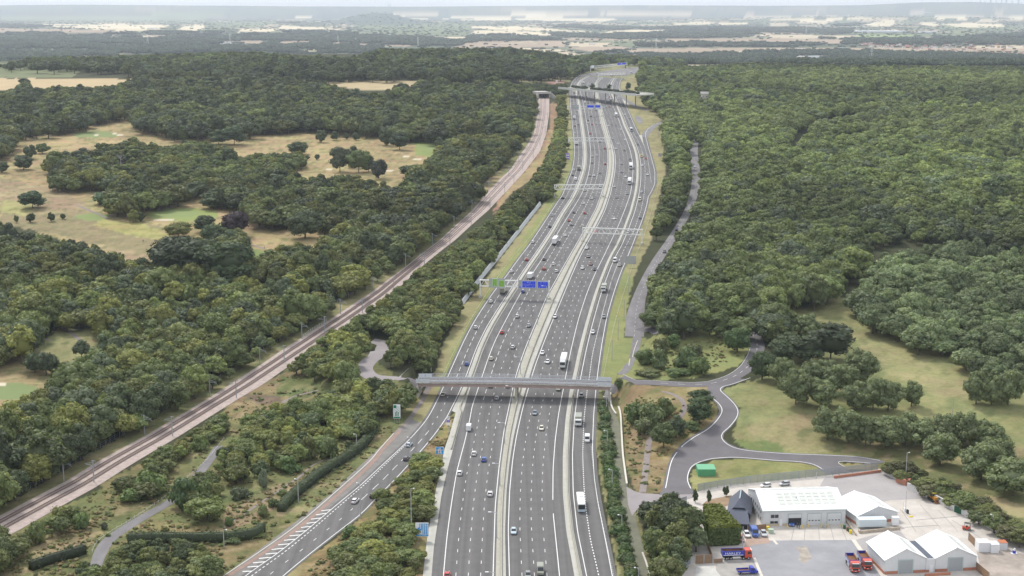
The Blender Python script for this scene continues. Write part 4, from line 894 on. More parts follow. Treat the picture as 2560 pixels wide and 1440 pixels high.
# ---- where the woods stand (outlines as seen, tested at the middle of each crown) ----
LEAFK = 1.05
G0 = (.098, .128, .046); DK = (.066, .09, .042); LT = (.13, .165, .054); YG = (.155, .17, .048); BR = (.13, .11, .056); BL = (.085, .112, .064)
OL = (.118, .138, .048)
WOODS = [   # name, outline, mean height, spacing, palette
 ('left', [(-700, 560), (-60, 540), (0, 545), (40, 572), (110, 582), (170, 590), (250, 615), (325, 650), (385, 645), (400, 610), (450, 590), (520, 592), (560, 565), (620, 560), (630, 600), (600, 630), (640, 640), (700, 605), (800, 600), (830, 570), (735, 555), (640, 555), (590, 530), (600, 500), (520, 505), (500, 480), (560, 470), (520, 470), (420, 500), (330, 515), (250, 520), (240, 490), (280, 465), (200, 460), (115, 470), (105, 395), (130, 380), (230, 370), (290, 355), (345, 345), (400, 365), (470, 350), (560, 360), (600, 385), (700, 380), (760, 375), (765, 415), (700, 435), (830, 440), (850, 430), (920, 440), (960, 460), (1005, 465), (1010, 420), (1060, 410), (1090, 390), (1080, 350), (1110, 340), (1180, 330), (1290, 330), (1310, 260), (1335, 235), (1342, 260), (1330, 330), (1290, 372), (1240, 425), (1180, 455), (1200, 470), (1195, 490), (1160, 540), (1090, 585), (1010, 650), (930, 710), (870, 735), (840, 765), (760, 820), (720, 840), (680, 870), (640, 900), (570, 945), (530, 960), (480, 1000), (420, 1030), (370, 1060), (300, 1085), (230, 1130), (160, 1165), (60, 1215), (0, 1240), (-700, 1560), (-700, 1000), (0, 1010), (60, 985), (110, 965), (120, 930), (180, 920), (160, 880), (60, 905), (60, 880), (150, 855), (240, 855), (250, 825), (190, 800), (140, 800), (110, 860), (-20, 890), (-700, 860)], 11.5, 7.0, [G0, DK, OL, LT, G0, BL, YG]),
 ('parkedge', [(1290, 212), (1340, 210), (1365, 214), (1412, 214), (1440, 222), (1420, 234), (1380, 232), (1345, 228), (1320, 232)], 6, 5, [DK, G0]),
 ('park', [(-800, 224), (0, 224), (40, 222), (62, 180), (84, 222), (150, 214), (240, 212), (300, 208), (345, 188), (390, 190), (430, 190), (480, 195), (550, 190), (640, 175), (700, 185), (800, 200), (900, 225), (960, 225), (1000, 205), (1030, 215), (1060, 195), (1100, 190), (1130, 205), (1240, 195), (1310, 215), (1340, 240), (1330, 290), (1290, 330), (1180, 330), (1100, 345), (1040, 335), (960, 332), (860, 315), (740, 310), (680, 320), (540, 322), (460, 325), (340, 318), (325, 285), (250, 295), (200, 315), (100, 330), (40, 340), (30, 375), (0, 380), (-800, 420)], 14, 9.0, [DK, G0, BL, DK, OL, LT]),
 ('crest', [(-900, 150), (0, 158), (90, 140), (220, 140), (380, 135), (520, 130), (640, 128), (760, 138), (880, 138), (960, 120), (1080, 120), (1280, 118), (1370, 128), (1440, 140), (1500, 150), (1520, 155), (1500, 165), (1440, 172), (1400, 190), (1350, 195), (1290, 190), (1240, 198), (1140, 195), (1060, 186), (980, 190), (880, 192), (700, 195), (600, 180), (540, 187), (430, 185), (340, 187), (300, 172), (200, 168), (120, 165), (0, 166), (-900, 190)], 14, 11, [DK, BL, G0, DK, G0]),
 ('right', [(1600, 160), (1700, 165), (1900, 155), (2100, 160), (2560, 165), (3400, 160), (3400, 760), (2900, 680), (2560, 640), (2450, 600), (2440, 590), (2200, 600), (2170, 650), (2130, 690), (2090, 730), (2000, 745), (1980, 770), (1985, 810), (1930, 850), (1890, 845), (1850, 825), (1780, 790), (1700, 815), (1640, 810), (1605, 790), (1610, 740), (1645, 670), (1690, 600), (1730, 530), (1755, 470), (1752, 400), (1760, 345), (1725, 345), (1722, 400), (1730, 440), (1722, 500), (1690, 550), (1650, 610), (1610, 680), (1590, 740), (1580, 700), (1600, 660), (1612, 610), (1620, 600), (1642, 530), (1660, 470), (1668, 430), (1660, 370), (1650, 330), (1665, 300), (1640, 275), (1605, 250), (1592, 215), (1590, 190)], 12, 7.2, [G0, (.105, .135, .05), LT, G0, (.11, .145, .055), DK, G0, BL, (.12, .15, .05)]),
 ('rightlow', [(2195, 632), (2440, 590), (2560, 632), (3000, 720), (3000, 945), (2560, 935), (2500, 980), (2450, 970), (2405, 935), (2375, 885), (2310, 862), (2230, 838), (2165, 808), (2118, 772), (2118, 740), (2160, 698)], 10, 7.4, [(.105, .14, .068), (.115, .15, .07), (.1, .13, .064)]),
 ('crestmid', [(1410, 142), (1440, 138), (1500, 128), (1620, 132), (1720, 150), (1720, 168), (1630, 160), (1560, 155), (1500, 158), (1450, 178), (1425, 190), (1400, 188)], 12, 11, [BL, G0, LT]),
 ('mid', [(1400, 415), (1413, 385), (1414, 330), (1412, 235), (1396, 240), (1398, 290), (1385, 350), (1365, 405), (1335, 450), (1290, 490), (1240, 545), (1180, 590), (1120, 630), (1060, 670), (1000, 720), (930, 770), (860, 820), (800, 845), (730, 880), (712, 905), (720, 930), (890, 935), (900, 905), (940, 870), (1000, 855), (1060, 850), (1100, 850), (1142, 790), (1150, 760), (1190, 715), (1245, 640), (1335, 520), (1350, 500), (1372, 490), (1395, 430)], 7.5, 5.2, [G0, OL, LT, YG, G0, OL]),
 ('loopleft', [(950, 880), (1000, 852), (1060, 850), (1095, 860), (1085, 905), (1068, 935), (1000, 936), (950, 928), (940, 905)], 8, 5.0, [G0, OL]),
 ('behindbridge', [(850, 955), (890, 945), (960, 960), (1045, 975), (1035, 1010), (960, 1020), (900, 1030), (830, 1010), (790, 1000)], 7, 4.6, [G0, OL, YG, DK]),
 ('low1', [(610, 1040), (700, 1010), (800, 1005), (900, 1020), (955, 1020), (950, 1060), (905, 1080), (860, 1090), (780, 1130), (740, 1160), (640, 1190), (560, 1200), (520, 1180), (540, 1130), (590, 1080)], 6.8, 4.6, [G0, DK, OL, LT, YG]),
 ('low2', [(500, 1180), (560, 1200), (560, 1260), (520, 1270), (425, 1250), (430, 1210)], 6.0, 4.6, [G0, OL, LT]),
 ('wedge', [(1060, 1135), (1095, 1135), (1085, 1200), (1060, 1300), (1050, 1380), (1040, 1450), (1020, 1600), (780, 1600), (850, 1400), (830, 1380), (930, 1290), (1000, 1210)], 4.4, 3.6, [OL, G0, LT, YG]),
 ('bottomleft', [(-400, 1400), (0, 1310), (30, 1330), (60, 1360), (20, 1410), (0, 1440), (-400, 1560)], 8, 4.8, [G0, OL]),
 ('bottomleft2', [(200, 1400), (280, 1370), (400, 1350), (520, 1360), (560, 1420), (540, 1600), (180, 1600)], 4.4, 3.8, [G0, DK, OL]),
 ('railbank', [(70, 1310), (130, 1280), (180, 1250), (200, 1280), (150, 1320), (90, 1340)], 5, 4.4, [LT, G0]),
 ('railbank2', [(300, 1210), (370, 1150), (440, 1110), (500, 1070), (560, 1030), (560, 1070), (500, 1120), (440, 1160), (400, 1220), (330, 1230)], 4.6, 4.2, [OL, LT, G0]),
 ('depot', [(1590, 1280), (1640, 1250), (1700, 1255), (1720, 1275), (1760, 1300), (1770, 1340), (1740, 1400), (1700, 1440), (1680, 1480), (1640, 1480), (1620, 1400), (1600, 1330)], 8.5, 5.0, [DK, OL, G0]),
 ('depothedge', [(2210, 1160), (2260, 1160), (2330, 1195), (2400, 1225), (2470, 1260), (2540, 1310), (2600, 1340), (2600, 1370), (2540, 1340), (2400, 1265), (2300, 1215), (2215, 1180)], 4.2, 3.6, [OL, G0, (.10, .105, .05)]),
]
HOLES = [[(1968, 392), (1966, 350), (1990, 322), (2030, 300), (2080, 283), (2150, 275), (2250, 270), (2150, 288), (2090, 299), (2040, 322), (2008, 350), (1990, 400)], [(2080, 330), (2140, 322), (2200, 330), (2150, 342), (2090, 345)], [(2480, 392), (2560, 385), (2560, 396), (2490, 402)], [(1640, 255), (1700, 250), (1700, 257), (1645, 262)], [(2000, 232), (2560, 238), (2560, 245), (2010, 238)], [(1870, 395), (1925, 400), (1915, 415), (1880, 410)], [(1028, 1290), (1082, 1290), (1082, 1368), (1028, 1368)], [(1080, 1105), (1116, 1105), (1114, 1150), (1080, 1150)], [(1362, 200), (1416, 200), (1412, 212), (1365, 212)], [(1341, 226), (1380, 226), (1376, 262), (1341, 262)], [(1740, 228), (1782, 228), (1782, 256), (1740, 256)],
         [(940, 855), (975, 852), (980, 862), (955, 875), (945, 885)], [(290, 400), (330, 380), (330, 420), (300, 420)]]
rngT = np.random.default_rng(11)
def sample_wood(poly, h, sp, D0=360, D1=3350, jitter=.42, minc=None):
 px = np.array([p[0] for p in poly]); py = np.array([p[1] for p in poly])
 q = P2(np.clip(px, -700, 3300), np.clip(py + 8, 135, 1560)); xa, xb = q[:, 0].min() - 60, q[:, 0].max() + 60; da, db = max(D0, q[:, 1].min() - 60), min(D1, q[:, 1].max() + 60)
 out = []; d = da
 while d < db:
  s = sp * (1 + max(0, d - 1200) / 2600.0)
  xs = np.arange(xa, xb, s); xs = xs + rngT.uniform(-jitter, jitter, len(xs)) * s + (int(d / s) % 2) * s * .5; ds = d + rngT.uniform(-jitter, jitter, len(xs)) * s
  out.append(np.stack([xs, ds], -1)); d += s * .9
 q = np.concatenate(out); m = np.abs(q[:, 0]) < q[:, 1] * .46 + 40; q = q[m]
 z = T(q[:, 0], q[:, 1]); hh = h * np.clip(1 + .24 * rngT.normal(size=len(q)) + .17 * wob(q[:, 0], q[:, 1], 55, 2) + .2 * wob(q[:, 0], q[:, 1], 150, 12), .45, 1.7)
 cx, cy = proj(q[:, 0], q[:, 1], z + hh * .55)
 m = inpoly(cx, cy, poly); tx_, ty_ = proj(q[:, 0], q[:, 1], z + hh * .9); m &= inpoly(tx_, ty_, poly) | (h < 9)
 if h >= 6.7:
  wpx = (.1 if poly[0] == (1400, 415) else .36) * hh * FPX / np.maximum(q[:, 1], 1); m &= inpoly(cx - wpx, cy, poly) & inpoly(cx + wpx, cy, poly)
 # the foot must not stand on a road, the railway or a yard
 fx, fy = proj(q[:, 0], q[:, 1], z)
 for ho in HOLES: m &= ~inpoly(cx, cy, ho)
 for k in AVOID: m &= ~k(q[:, 0], q[:, 1], hh)
 return np.concatenate([q[m], z[m, None], hh[m, None]], 1)
def near_path(c, w):
 def f(x, D, hh):
  bx0, bx1, by0, by1 = c[:, 0].min() - w, c[:, 0].max() + w, c[:, 1].min() - w, c[:, 1].max() + w
  m = (x > bx0) & (x < bx1) & (D > by0) & (D < by1); r = np.zeros(len(x), bool)
  if m.any():
   i = np.where(m)[0]
   for s in range(0, len(i), 3000):
    j = i[s:s + 3000]; dd = np.hypot(x[j, None] - c[None, ::3, 0], D[j, None] - c[None, ::3, 1]).min(1); r[j] = dd < w
  return r
 return f
AVOID = [lambda x, D, hh: (x > RL.x(np.clip(D, rD0, rD1)) - 3.5) & (x < RR.x(np.clip(D, rD0, rD1)) + 2.0) & (D < rD1),
         lambda x, D, hh: (x > A_l.off(np.clip(D, DW, DF), -3.0 - hh * .2)) & (x < d_out(np.clip(D, DW, DF)) + 3.0) & (D > DW) & (D < DF),
         lambda x, D, hh: (x > s0l(np.clip(D, DN, DW)) - hh * .3) & (x < d_out(np.clip(D, DN, DW)) + 3) & (D <= DW),
         near_path(side, 6.0), near_path(loop, 6.0), near_path(lloop, 6.0), near_path(track, 3.5), near_path(lane, 4.0), near_path(foot, 2.5), near_path(wk, 3.0), near_path(WALLP, 5.0)]
trees = []; AVOIDN = len(AVOID)
for wi, (nm, poly, h, sp, pal) in enumerate(WOODS):
 t = sample_wood(poly, h, sp); n = len(t)
 if not n: continue
 pal = np.array(pal); c = pal[rngT.integers(0, len(pal), n)]
 w1 = wob(t[:, 0], t[:, 1], 90, 21)[:, None]; w2 = wob(t[:, 0], t[:, 1], 260, 22)[:, None]
 c = c * (1 + .20 * w1 + .22 * w2) * rngT.uniform(.72, 1.3, (n, 1))
 # the pale sweet-chestnut band across the far right wood, darker stands between
 if nm == 'right':
  u, y = proj(t[:, 0], t[:, 1], t[:, 2])
  band = np.exp(-((y - (212 + .004 * (u - 2000))) / 16) ** 2) * (u > 1850) + .5 * np.exp(-((y - 330) / 40) ** 2)
  c = c * (1 - .5 * band[:, None]) + np.array([.17, .20, .08]) * (.5 * band[:, None]) * (1 + .15 * w1)
  dkb = np.exp(-((y - 178) / 12) ** 2) + .7 * np.exp(-((y - 250) / 9) ** 2) * (u > 1900)
  c = c * (1 - .35 * np.clip(dkb, 0, 1)[:, None])
 trees.append(np.concatenate([t, c, np.full((n, 1), wi)], 1))
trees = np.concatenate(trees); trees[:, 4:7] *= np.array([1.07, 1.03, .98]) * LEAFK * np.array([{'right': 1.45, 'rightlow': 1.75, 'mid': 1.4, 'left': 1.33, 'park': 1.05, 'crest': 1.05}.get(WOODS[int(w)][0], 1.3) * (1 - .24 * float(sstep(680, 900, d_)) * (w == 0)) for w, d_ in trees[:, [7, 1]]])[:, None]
# columns: x, D, z, h, r, g, b, wood
def add_instances(name, pts, idx, scale, rot, tint, label, cat):
 me = bpy.data.meshes.new(name); n = len(pts); me.vertices.add(n); me.vertices.foreach_set('co', pts.astype(np.float32).ravel())
 def at(nm, ty, arr, key):
  a = me.attributes.new(nm, ty, 'POINT'); a.data.foreach_set(key, np.ascontiguousarray(arr).ravel())
 at('idx', 'INT', idx.astype(np.int32), 'value'); at('sc', 'FLOAT_VECTOR', scale.astype(np.float32), 'vector')
 r = np.zeros((n, 3), np.float32); r[:, 2] = rot; at('rot', 'FLOAT_VECTOR', r, 'vector')
 t = np.ones((n, 4), np.float32); t[:, :3] = tint; at('tint', 'FLOAT_COLOR', t, 'color')
 o = link(name, me); md = o.modifiers.new('scatter', 'NODES')
 if 'scatter' not in bpy.data.node_groups:
  ng = bpy.data.node_groups.new('scatter', 'GeometryNodeTree'); ng.is_modifier = True
  ng.interface.new_socket('Geometry', in_out='INPUT', socket_type='NodeSocketGeometry'); ng.interface.new_socket('Geometry', in_out='OUTPUT', socket_type='NodeSocketGeometry')
  N, L = ng.nodes, ng.links; gi = N.new('NodeGroupInput'); go = N.new('NodeGroupOutput')
  m2p = N.new('GeometryNodeMeshToPoints'); ip = N.new('GeometryNodeInstanceOnPoints'); ci = N.new('GeometryNodeCollectionInfo')
  ci.inputs['Collection'].default_value = PROTO; ci.inputs['Separate Children'].default_value = True; ci.inputs['Reset Children'].default_value = True
  ip.inputs['Pick Instance'].default_value = True
  def na(nm, ty):
   a = N.new('GeometryNodeInputNamedAttribute'); a.data_type = ty; a.inputs['Name'].default_value = nm; return a.outputs['Attribute']
  L.new(gi.outputs[0], m2p.inputs['Mesh']); L.new(m2p.outputs[0], ip.inputs['Points']); L.new(ci.outputs[0], ip.inputs['Instance'])
  L.new(na('idx', 'INT'), ip.inputs['Instance Index']); L.new(na('sc', 'FLOAT_VECTOR'), ip.inputs['Scale'])
  L.new(na('rot', 'FLOAT_VECTOR'), ip.inputs['Rotation']); L.new(ip.outputs[0], go.inputs[0])
 md.node_group = bpy.data.node_groups['scatter']
 return tag(o, label, cat, kind='stuff')
NBIG = 262
WH = {'left': 'wood between the golf course and the railway', 'park': 'park woodland behind the golf course', 'crest': 'wood on the far ridge', 'right': 'big wood right of the motorway', 'rightlow': 'young plantation above the grass field on the right',
      'mid': 'tree belt between railway and motorway', 'loopleft': 'thicket inside the left road bend by the bridge', 'behindbridge': 'thicket left of the bridge abutment', 'low1': 'copse between railway and slip road', 'low2': 'copse beside the bend of the service track',
      'wedge': 'shrub belt between slip road and motorway', 'bottomleft': 'corner clump below the railway at the lower left', 'bottomleft2': 'thicket at the lower edge below the service track', 'railbank': 'bushes on the lower railway bank', 'railbank2': 'bushes on the railway bank above the service track', 'depot': 'trees hiding the depot gateway', 'depothedge': 'belt of trees along the depot wall'}
u, v = proj(trees[:, 0], trees[:, 1], trees[:, 2])
inview = (u > -20) & (u < 2580) & (v < 1500)
size = np.where(inview, trees[:, 3] / trees[:, 1], 0); order = np.argsort(-size)
# every wood close by lends its largest trees
big = order[:NBIG]; rest = np.setdiff1d(np.arange(len(trees)), big)
LM = [(159, 1203, 'behind the nearest left railway mast'), (361, 1086, 'behind the second left railway mast'), (525, 991, 'behind the third left mast'), (650, 911, 'behind the fourth left mast'), (755, 847, 'behind the fifth left mast'), (20, 978, 'around the lower green'), (60, 1130, 'at the left frame edge above the railway'), (116, 938, 'near the trio of trees'), (300, 960, 'halfway from trio to railway'), (190, 835, 'by the clearing with the path'), (40, 790, 'at the left edge by the clearing'),
 (322, 735, 'near the bare dead tree'), (450, 720, 'under the two huge dark trees'), (120, 650, 'below the lower fairway'), (560, 850, 'in the middle of the slope'), (640, 760, 'up the slope from the fifth mast'), (880, 1020, 'left of the bridge end'), (960, 1040, 'behind the green route sign'), (1010, 890, 'inside the road bend'), (850, 880, 'right of the rail crossing'), (1100, 820, 'beside the left verge'), (1000, 760, 'behind the noise wall end'), (740, 1010, 'by the earth patch'), (700, 1110, 'in the heart of the copse'),
 (850, 1080, 'above the clipped hedge'), (600, 1090, 'at the upper tip of the copse'), (470, 1230, 'by the track bend'), (560, 1190, 'above the track bend'), (1000, 1250, 'beside the black car'), (1050, 1160, 'at the upper tip of the belt'), (1030, 1300, 'behind the lane joining sign'), (930, 1380, 'at the middle of the lower belt'), (1010, 1420, 'at the lower edge by the concrete strip'), (860, 1440, 'at the lower edge by the dry patch'), (110, 1300, 'beside the ballast'), (400, 1170, 'below the second right mast'), (500, 1080, 'below the ballast'), (20, 1390, 'in the lower left corner'),
 (300, 1430, 'at the foot of the track'), (480, 1410, 'at the lower edge'), (1620, 1310, 'beside the mossy lane'), (1700, 1290, 'by the upper gate'), (1740, 1350, 'beside the conifer block'), (1650, 1400, 'above the curved fence'), (2240, 1180, 'above the yard corner'), (2330, 1220, 'above the brick bay'), (2430, 1280, 'above the green container'), (2540, 1340, 'at the right end of the wall'), (1650, 780, 'beside the wide road end'), (1760, 790, 'behind the loop'), (1880, 810, 'above the road bend'), (1980, 760, 'at the top of the grass'),
 (2150, 800, 'at the left point of the planting'), (2250, 850, 'along the front of the planting'), (2380, 900, 'at the front bulge of the planting'), (2450, 980, 'at the lowest corner of the planting'), (2540, 850, 'at the right frame edge'), (2300, 760, 'deep in the planting'), (2120, 680, 'at the wood tip over the planting'), (2050, 640, 'inside the wood above the grass tip'), (1950, 690, 'deep in the wood above the bend'), (1830, 720, 'deep in the wood behind the loop'), (2300, 610, 'along the wood edge over the planting'), (2480, 610, 'at the wood edge near the frame'), (1700, 720, 'beside the old road bend'), (250, 1020, 'between trio and second mast'), (180, 1090, 'between frame and second mast'), (80, 1060, 'at the left edge below the green'), (480, 900, 'low on the slope above the fourth mast'), (620, 830, 'above the fourth mast'), (420, 820, 'up the slope right of the clearing'), (2430, 790, 'far right in the planting'), (2200, 720, 'at the back of the planting')]
WSH = {'left': 'left wood', 'park': 'park wood', 'crest': 'ridge wood', 'crestmid': 'wood beyond the crest', 'parkedge': 'bushes by the portal', 'right': 'big right wood', 'rightlow': 'young plantation', 'mid': 'middle tree belt', 'loopleft': 'left bend thicket', 'behindbridge': 'bridge thicket', 'low1': 'copse', 'low2': 'small copse', 'wedge': 'shrub belt', 'bottomleft': 'corner clump', 'bottomleft2': 'lower thicket', 'railbank': 'bank bushes', 'railbank2': 'bank bushes', 'depot': 'depot trees', 'depothedge': 'wall tree belt'}
WH['parkedge'] = 'bushes above the tunnel portal'; WH['crestmid'] = 'wood beyond the crest'
shade = lambda c: ('dark green' if c[1] < .1 else 'bright green' if c[1] > .16 else 'olive green' if c[0] > .8 * c[1] else 'mid green')
for j in big:
 x, D, z, h, r_, g_, b_, w = trees[j]; nm = WOODS[int(w)][0]; k = int(rngT.integers(0, len(NEAR_T)))
 cm, tm = NEAR_T[k]; s = h / 12.0; wd = s * rngT.uniform(.95, 1.2)
 if nm in ('wedge', 'railbank', 'railbank2', 'depothedge'): wd = s * 1.35
 qx, qy = proj(x, D, z); lm = LM[int(np.argmin([(a_ - qx) ** 2 + (1.6 * (b_ - qy)) ** 2 for a_, b_, _ in LM]))][2]
 ln_ = min(LM, key=lambda q_: (q_[0] - qx) ** 2 + (1.6 * (q_[1] - qy)) ** 2); lm += ', ' + ('upper ' if qy < ln_[1] else 'lower ') + ('left' if qx < ln_[0] else 'right') + ' side'
 lab = '%s %s tree %s, %s' % (shade((r_, g_)), 'tall' if h > WOODS[int(w)][2] * 1.12 else 'low' if h < WOODS[int(w)][2] * .88 else 'round', lm, WSH[nm])
 if len(lab.split()) > 16: lab = lab.replace(' side, ' + WSH[nm], '')
 e = empty('broadleaf_tree', (x, D, z), rngT.uniform(0, 6.28), lab, 'tree', 'trees of the ' + WH[nm])
 a = link('crown', cm, e); a.scale = (wd, wd, s); a['tint'] = (float(r_), float(g_), float(b_))
 b = link('trunk', tm, e); b.scale = (s, s, s)
t = trees[rest]; n = len(t)
fard = t[:, 1] > 2050
small = np.array([WOODS[int(w)][0] in ('wedge', 'railbank', 'railbank2', 'depothedge') for w in t[:, 7]])
idx = rngT.integers(0, N_MID, n); s = t[:, 3] / 12.0
k_ = rngT.uniform(.78, 1.5, n); sc = np.stack([s * k_ * rngT.uniform(.9, 1.1, n), s * k_ * rngT.uniform(.9, 1.1, n), s * (1.12 - .1 * k_)], -1); sc[small, :2] *= 1.3
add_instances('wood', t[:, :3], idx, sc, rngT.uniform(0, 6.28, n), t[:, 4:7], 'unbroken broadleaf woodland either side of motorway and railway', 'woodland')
print('trees', len(trees), 'instanced', n)
# ---------------------------------------------------------------- single trees and bushes
BND = {}
for cm, tm in NEAR_T + FIELD_T:
 v = np.zeros(len(cm.vertices) * 3); cm.vertices.foreach_get('co', v); v = v.reshape(-1, 3); BND[cm.name] = (float(np.percentile(np.abs(v[:, :2]), 98)), float(np.percentile(v[:, 2], 99.5)))
PX_PER_M = lambda p: FPX / (p[1] * CT - (p[2] - CZ) * ST)
def single(x, y, top, w, label, group, tint, kind='round', cat='tree', name='broadleaf_tree'):
 p = P(x, y); h = max(1.2, height_to(p, top)); wm = (1.0 if kind == 'field' else 1.08) * w / PX_PER_M(p)
 ms = NEAR_T if kind == 'round' else FIELD_T
 k = int(rngT.integers(0, len(ms))); cm, tm = ms[k]
 hw, hh = BND[cm.name]
 e = empty(name, p, rngT.uniform(0, 6.28), label, cat, group)
 a = link('crown', cm, e); s = h / hh; a.scale = (wm / 2 / hw, wm / 2 / hw, s)
 jt = rngT.uniform(.86, 1.14); a['tint'] = tuple(float(c * jt * (1.3 if kind == 'round' or 'field' not in group else 1)) for c in tint)
 b = link('trunk', tm, e); b.scale = (min(s, 1.1), min(s, 1.1), s); return e
def bush(x, y, top, w, label, group, tint):
 y -= .12 * w; top += .06 * w; w *= 1.18
 p = P(x, y); h = max(.8, height_to(p, top)); wm = w / PX_PER_M(p)
 e = empty('bush', p, rngT.uniform(0, 6.28), label, 'bush', group)
 a = link('foliage', SHRUB[int(rngT.integers(0, 4))], e); a.scale = (wm / 2 / 2.6, wm / 2 / 2.6, h / 3.2); a['tint'] = tuple(float(1.35 * c * rngT.uniform(.88, 1.12)) for c in tint)
 b = link('stem', stem_me, e); b.scale = (h / 3.2,) * 3; return e
FT = (.185, .225, .10)
G1_ = 'trees standing in the grass field right of the motorway'
for (x, y, t, w, l) in [
 (1989, 1012, 921, 76, 'clear-stemmed domed tree at the left front of the middle clump in the grass field'), (1952, 962, 893, 62, 'domed tree at the far left of the middle clump in the grass field'),
 (2052, 1017, 948, 76, 'broad low tree second from the left along the front of the middle clump'), (2032, 978, 903, 70, 'tree in the second row of the middle clump, behind its left front tree'),
 (2088, 985, 912, 74, 'tree in the middle of the middle clump, hemmed in by others'), (2140, 1024, 955, 74, 'squat tree at the centre front of the middle clump in the field'),
 (2182, 1026, 942, 80, 'largest front tree of the middle clump, right of its centre'), (2220, 1028, 950, 72, 'tree at the right front of the middle clump next to the lone small one'),
 (2278, 1016, 952, 50, 'small lone tree just right of the middle clump in the field'), (2150, 952, 874, 88, 'big domed tree at the back of the middle clump, beside the very dark tree'),
 (2062, 948, 898, 60, 'low tree at the back of the middle clump'), (2118, 968, 915, 66, 'tree between the back tree and the front row of the middle clump'),
 (2068, 1100, 1018, 78, 'leftmost tree of the long front row in the grass field'), (2120, 1108, 1022, 84, 'second tree from the left in the long front row'), (2163, 1116, 1040, 66, 'low third tree of the long front row in the field'),
 (2215, 1118, 1045, 86, 'fourth tree of the long front row in the field'), (2262, 1110, 1033, 78, 'fifth tree of the long front row in the field'), (2310, 1120, 1048, 82, 'sixth tree of the long front row in the field'),
 (2362, 1110, 1040, 76, 'seventh tree of the long front row, left of the taller pair'), (2402, 1106, 1034, 74, 'left one of the taller pair in the long front row'), (2434, 1122, 1035, 76, 'right one of the taller pair in the long front row'),
 (2468, 1132, 1052, 84, 'last tree at the right end of the long front row'), (2350, 1162, 1085, 86, 'tree standing in front of the long row near the depot corner'), (2453, 1200, 1108, 100, 'big tree above the depot wall, left of the biggest'),
 (2532, 1240, 1148, 120, 'biggest tree in the field, at the right edge above the depot wall'), (2492, 1172, 1095, 90, 'tree behind the two biggest ones near the right edge of the field'),
 (2020, 852, 785, 66, 'pale domed tree behind the very dark trees by the bend'), (2440, 1010, 930, 60, 'tree at the lower left corner of the plantation block on the right'), (2520, 1012, 925, 70, 'tree at the lower right corner of the plantation block'), (2478, 1012, 940, 62, 'tree between the two lowest corner trees of the plantation block')]:
 single(x, y, t, w, l, G1_, FT, 'field')
G2_ = 'trees around the road bend right of the motorway'
for (x, y, t, w, l, c) in [
 (1631, 823, 776, 56, 'green tree beside the wide end of the side road', G0), (1699, 827, 770, 50, 'small tree over the back of the loop, second from its left', OL), (1728, 825, 762, 58, 'small tree over the back of the loop, third from its left', OL),
 (1774, 838, 784, 50, 'small tree with clear stem inside the back of the loop', G0), (1807, 846, 776, 60, 'taller tree inside the back of the loop beside the bend', G0), (1843, 881, 818, 60, 'lone round tree on the grass inside the bend of the loop', (.08, .125, .045)),
 (1930, 852, 782, 98, 'dark tree tucked against the outside of the road bend', DK), (2076, 903, 806, 106, 'very dark broad tree between the bend and the middle clump', (.045, .058, .03)), (2014, 905, 838, 88, 'dark tree left of the very dark broad one', (.055, .075, .035)),
 (1905, 948, 880, 56, 'dense dark conical tree at the edge of the road below the bend', (.055, .08, .032)), (1950, 920, 852, 64, 'dark tree behind the conical one below the bend', (.058, .082, .035)), (1968, 882, 830, 60, 'dark tree just outside the bend of the loop road', DK),
 (1750, 1020, 975, 58, 'upper of two dark bushy trees in the crook of the link road', (.06, .09, .035)), (1748, 1058, 1000, 60, 'lower of two dark bushy trees in the crook of the link road', (.06, .09, .035)),
 (1659, 1120, 1058, 54, 'round bushy tree beside the footpath on the brown bank', G0), (1690, 1095, 1040, 50, 'bushy tree behind the round one beside the footpath', DK)]:
 single(x, y, t, w, l, G2_, c)
for (x, y, t, w, l) in [(1596, 1060, 998, 70, 'left part of the big thicket on the brown bank'), (1630, 1068, 1000, 66, 'middle of the big thicket on the brown bank'), (1660, 1050, 992, 54, 'right end of the big thicket on the brown bank'), (1612, 1090, 1040, 54, 'lower end of the big thicket on the brown bank'),
 (1614, 915, 868, 50, 'leftmost bush of the thicket inside the loop'), (1648, 926, 870, 50, 'front bush of the left thicket inside the loop'), (1652, 884, 838, 46, 'back bush of the left thicket inside the loop'), (1682, 874, 832, 50, 'back right bush of the left thicket inside the loop'),
 (1712, 925, 866, 58, 'left bush of the right thicket inside the loop'), (1746, 940, 885, 52, 'right bush of the right thicket inside the loop'), (1735, 900, 855, 54, 'back bush of the right thicket inside the loop'), (1698, 946, 915, 60, 'low bush in front of the thickets inside the loop'), (1620, 945, 918, 64, 'low bright bush beside the narrow lane inside the loop'), (1732, 1078, 1050, 44, 'low bush linking the trees in the crook of the link road'), (1548, 972, 945, 26, 'bush growing against the right end of the near bridge')]:
 bush(x, y, t, w, l, 'thickets right of the motorway by the bridge', G0)
G3_ = 'single trees on the golf course'
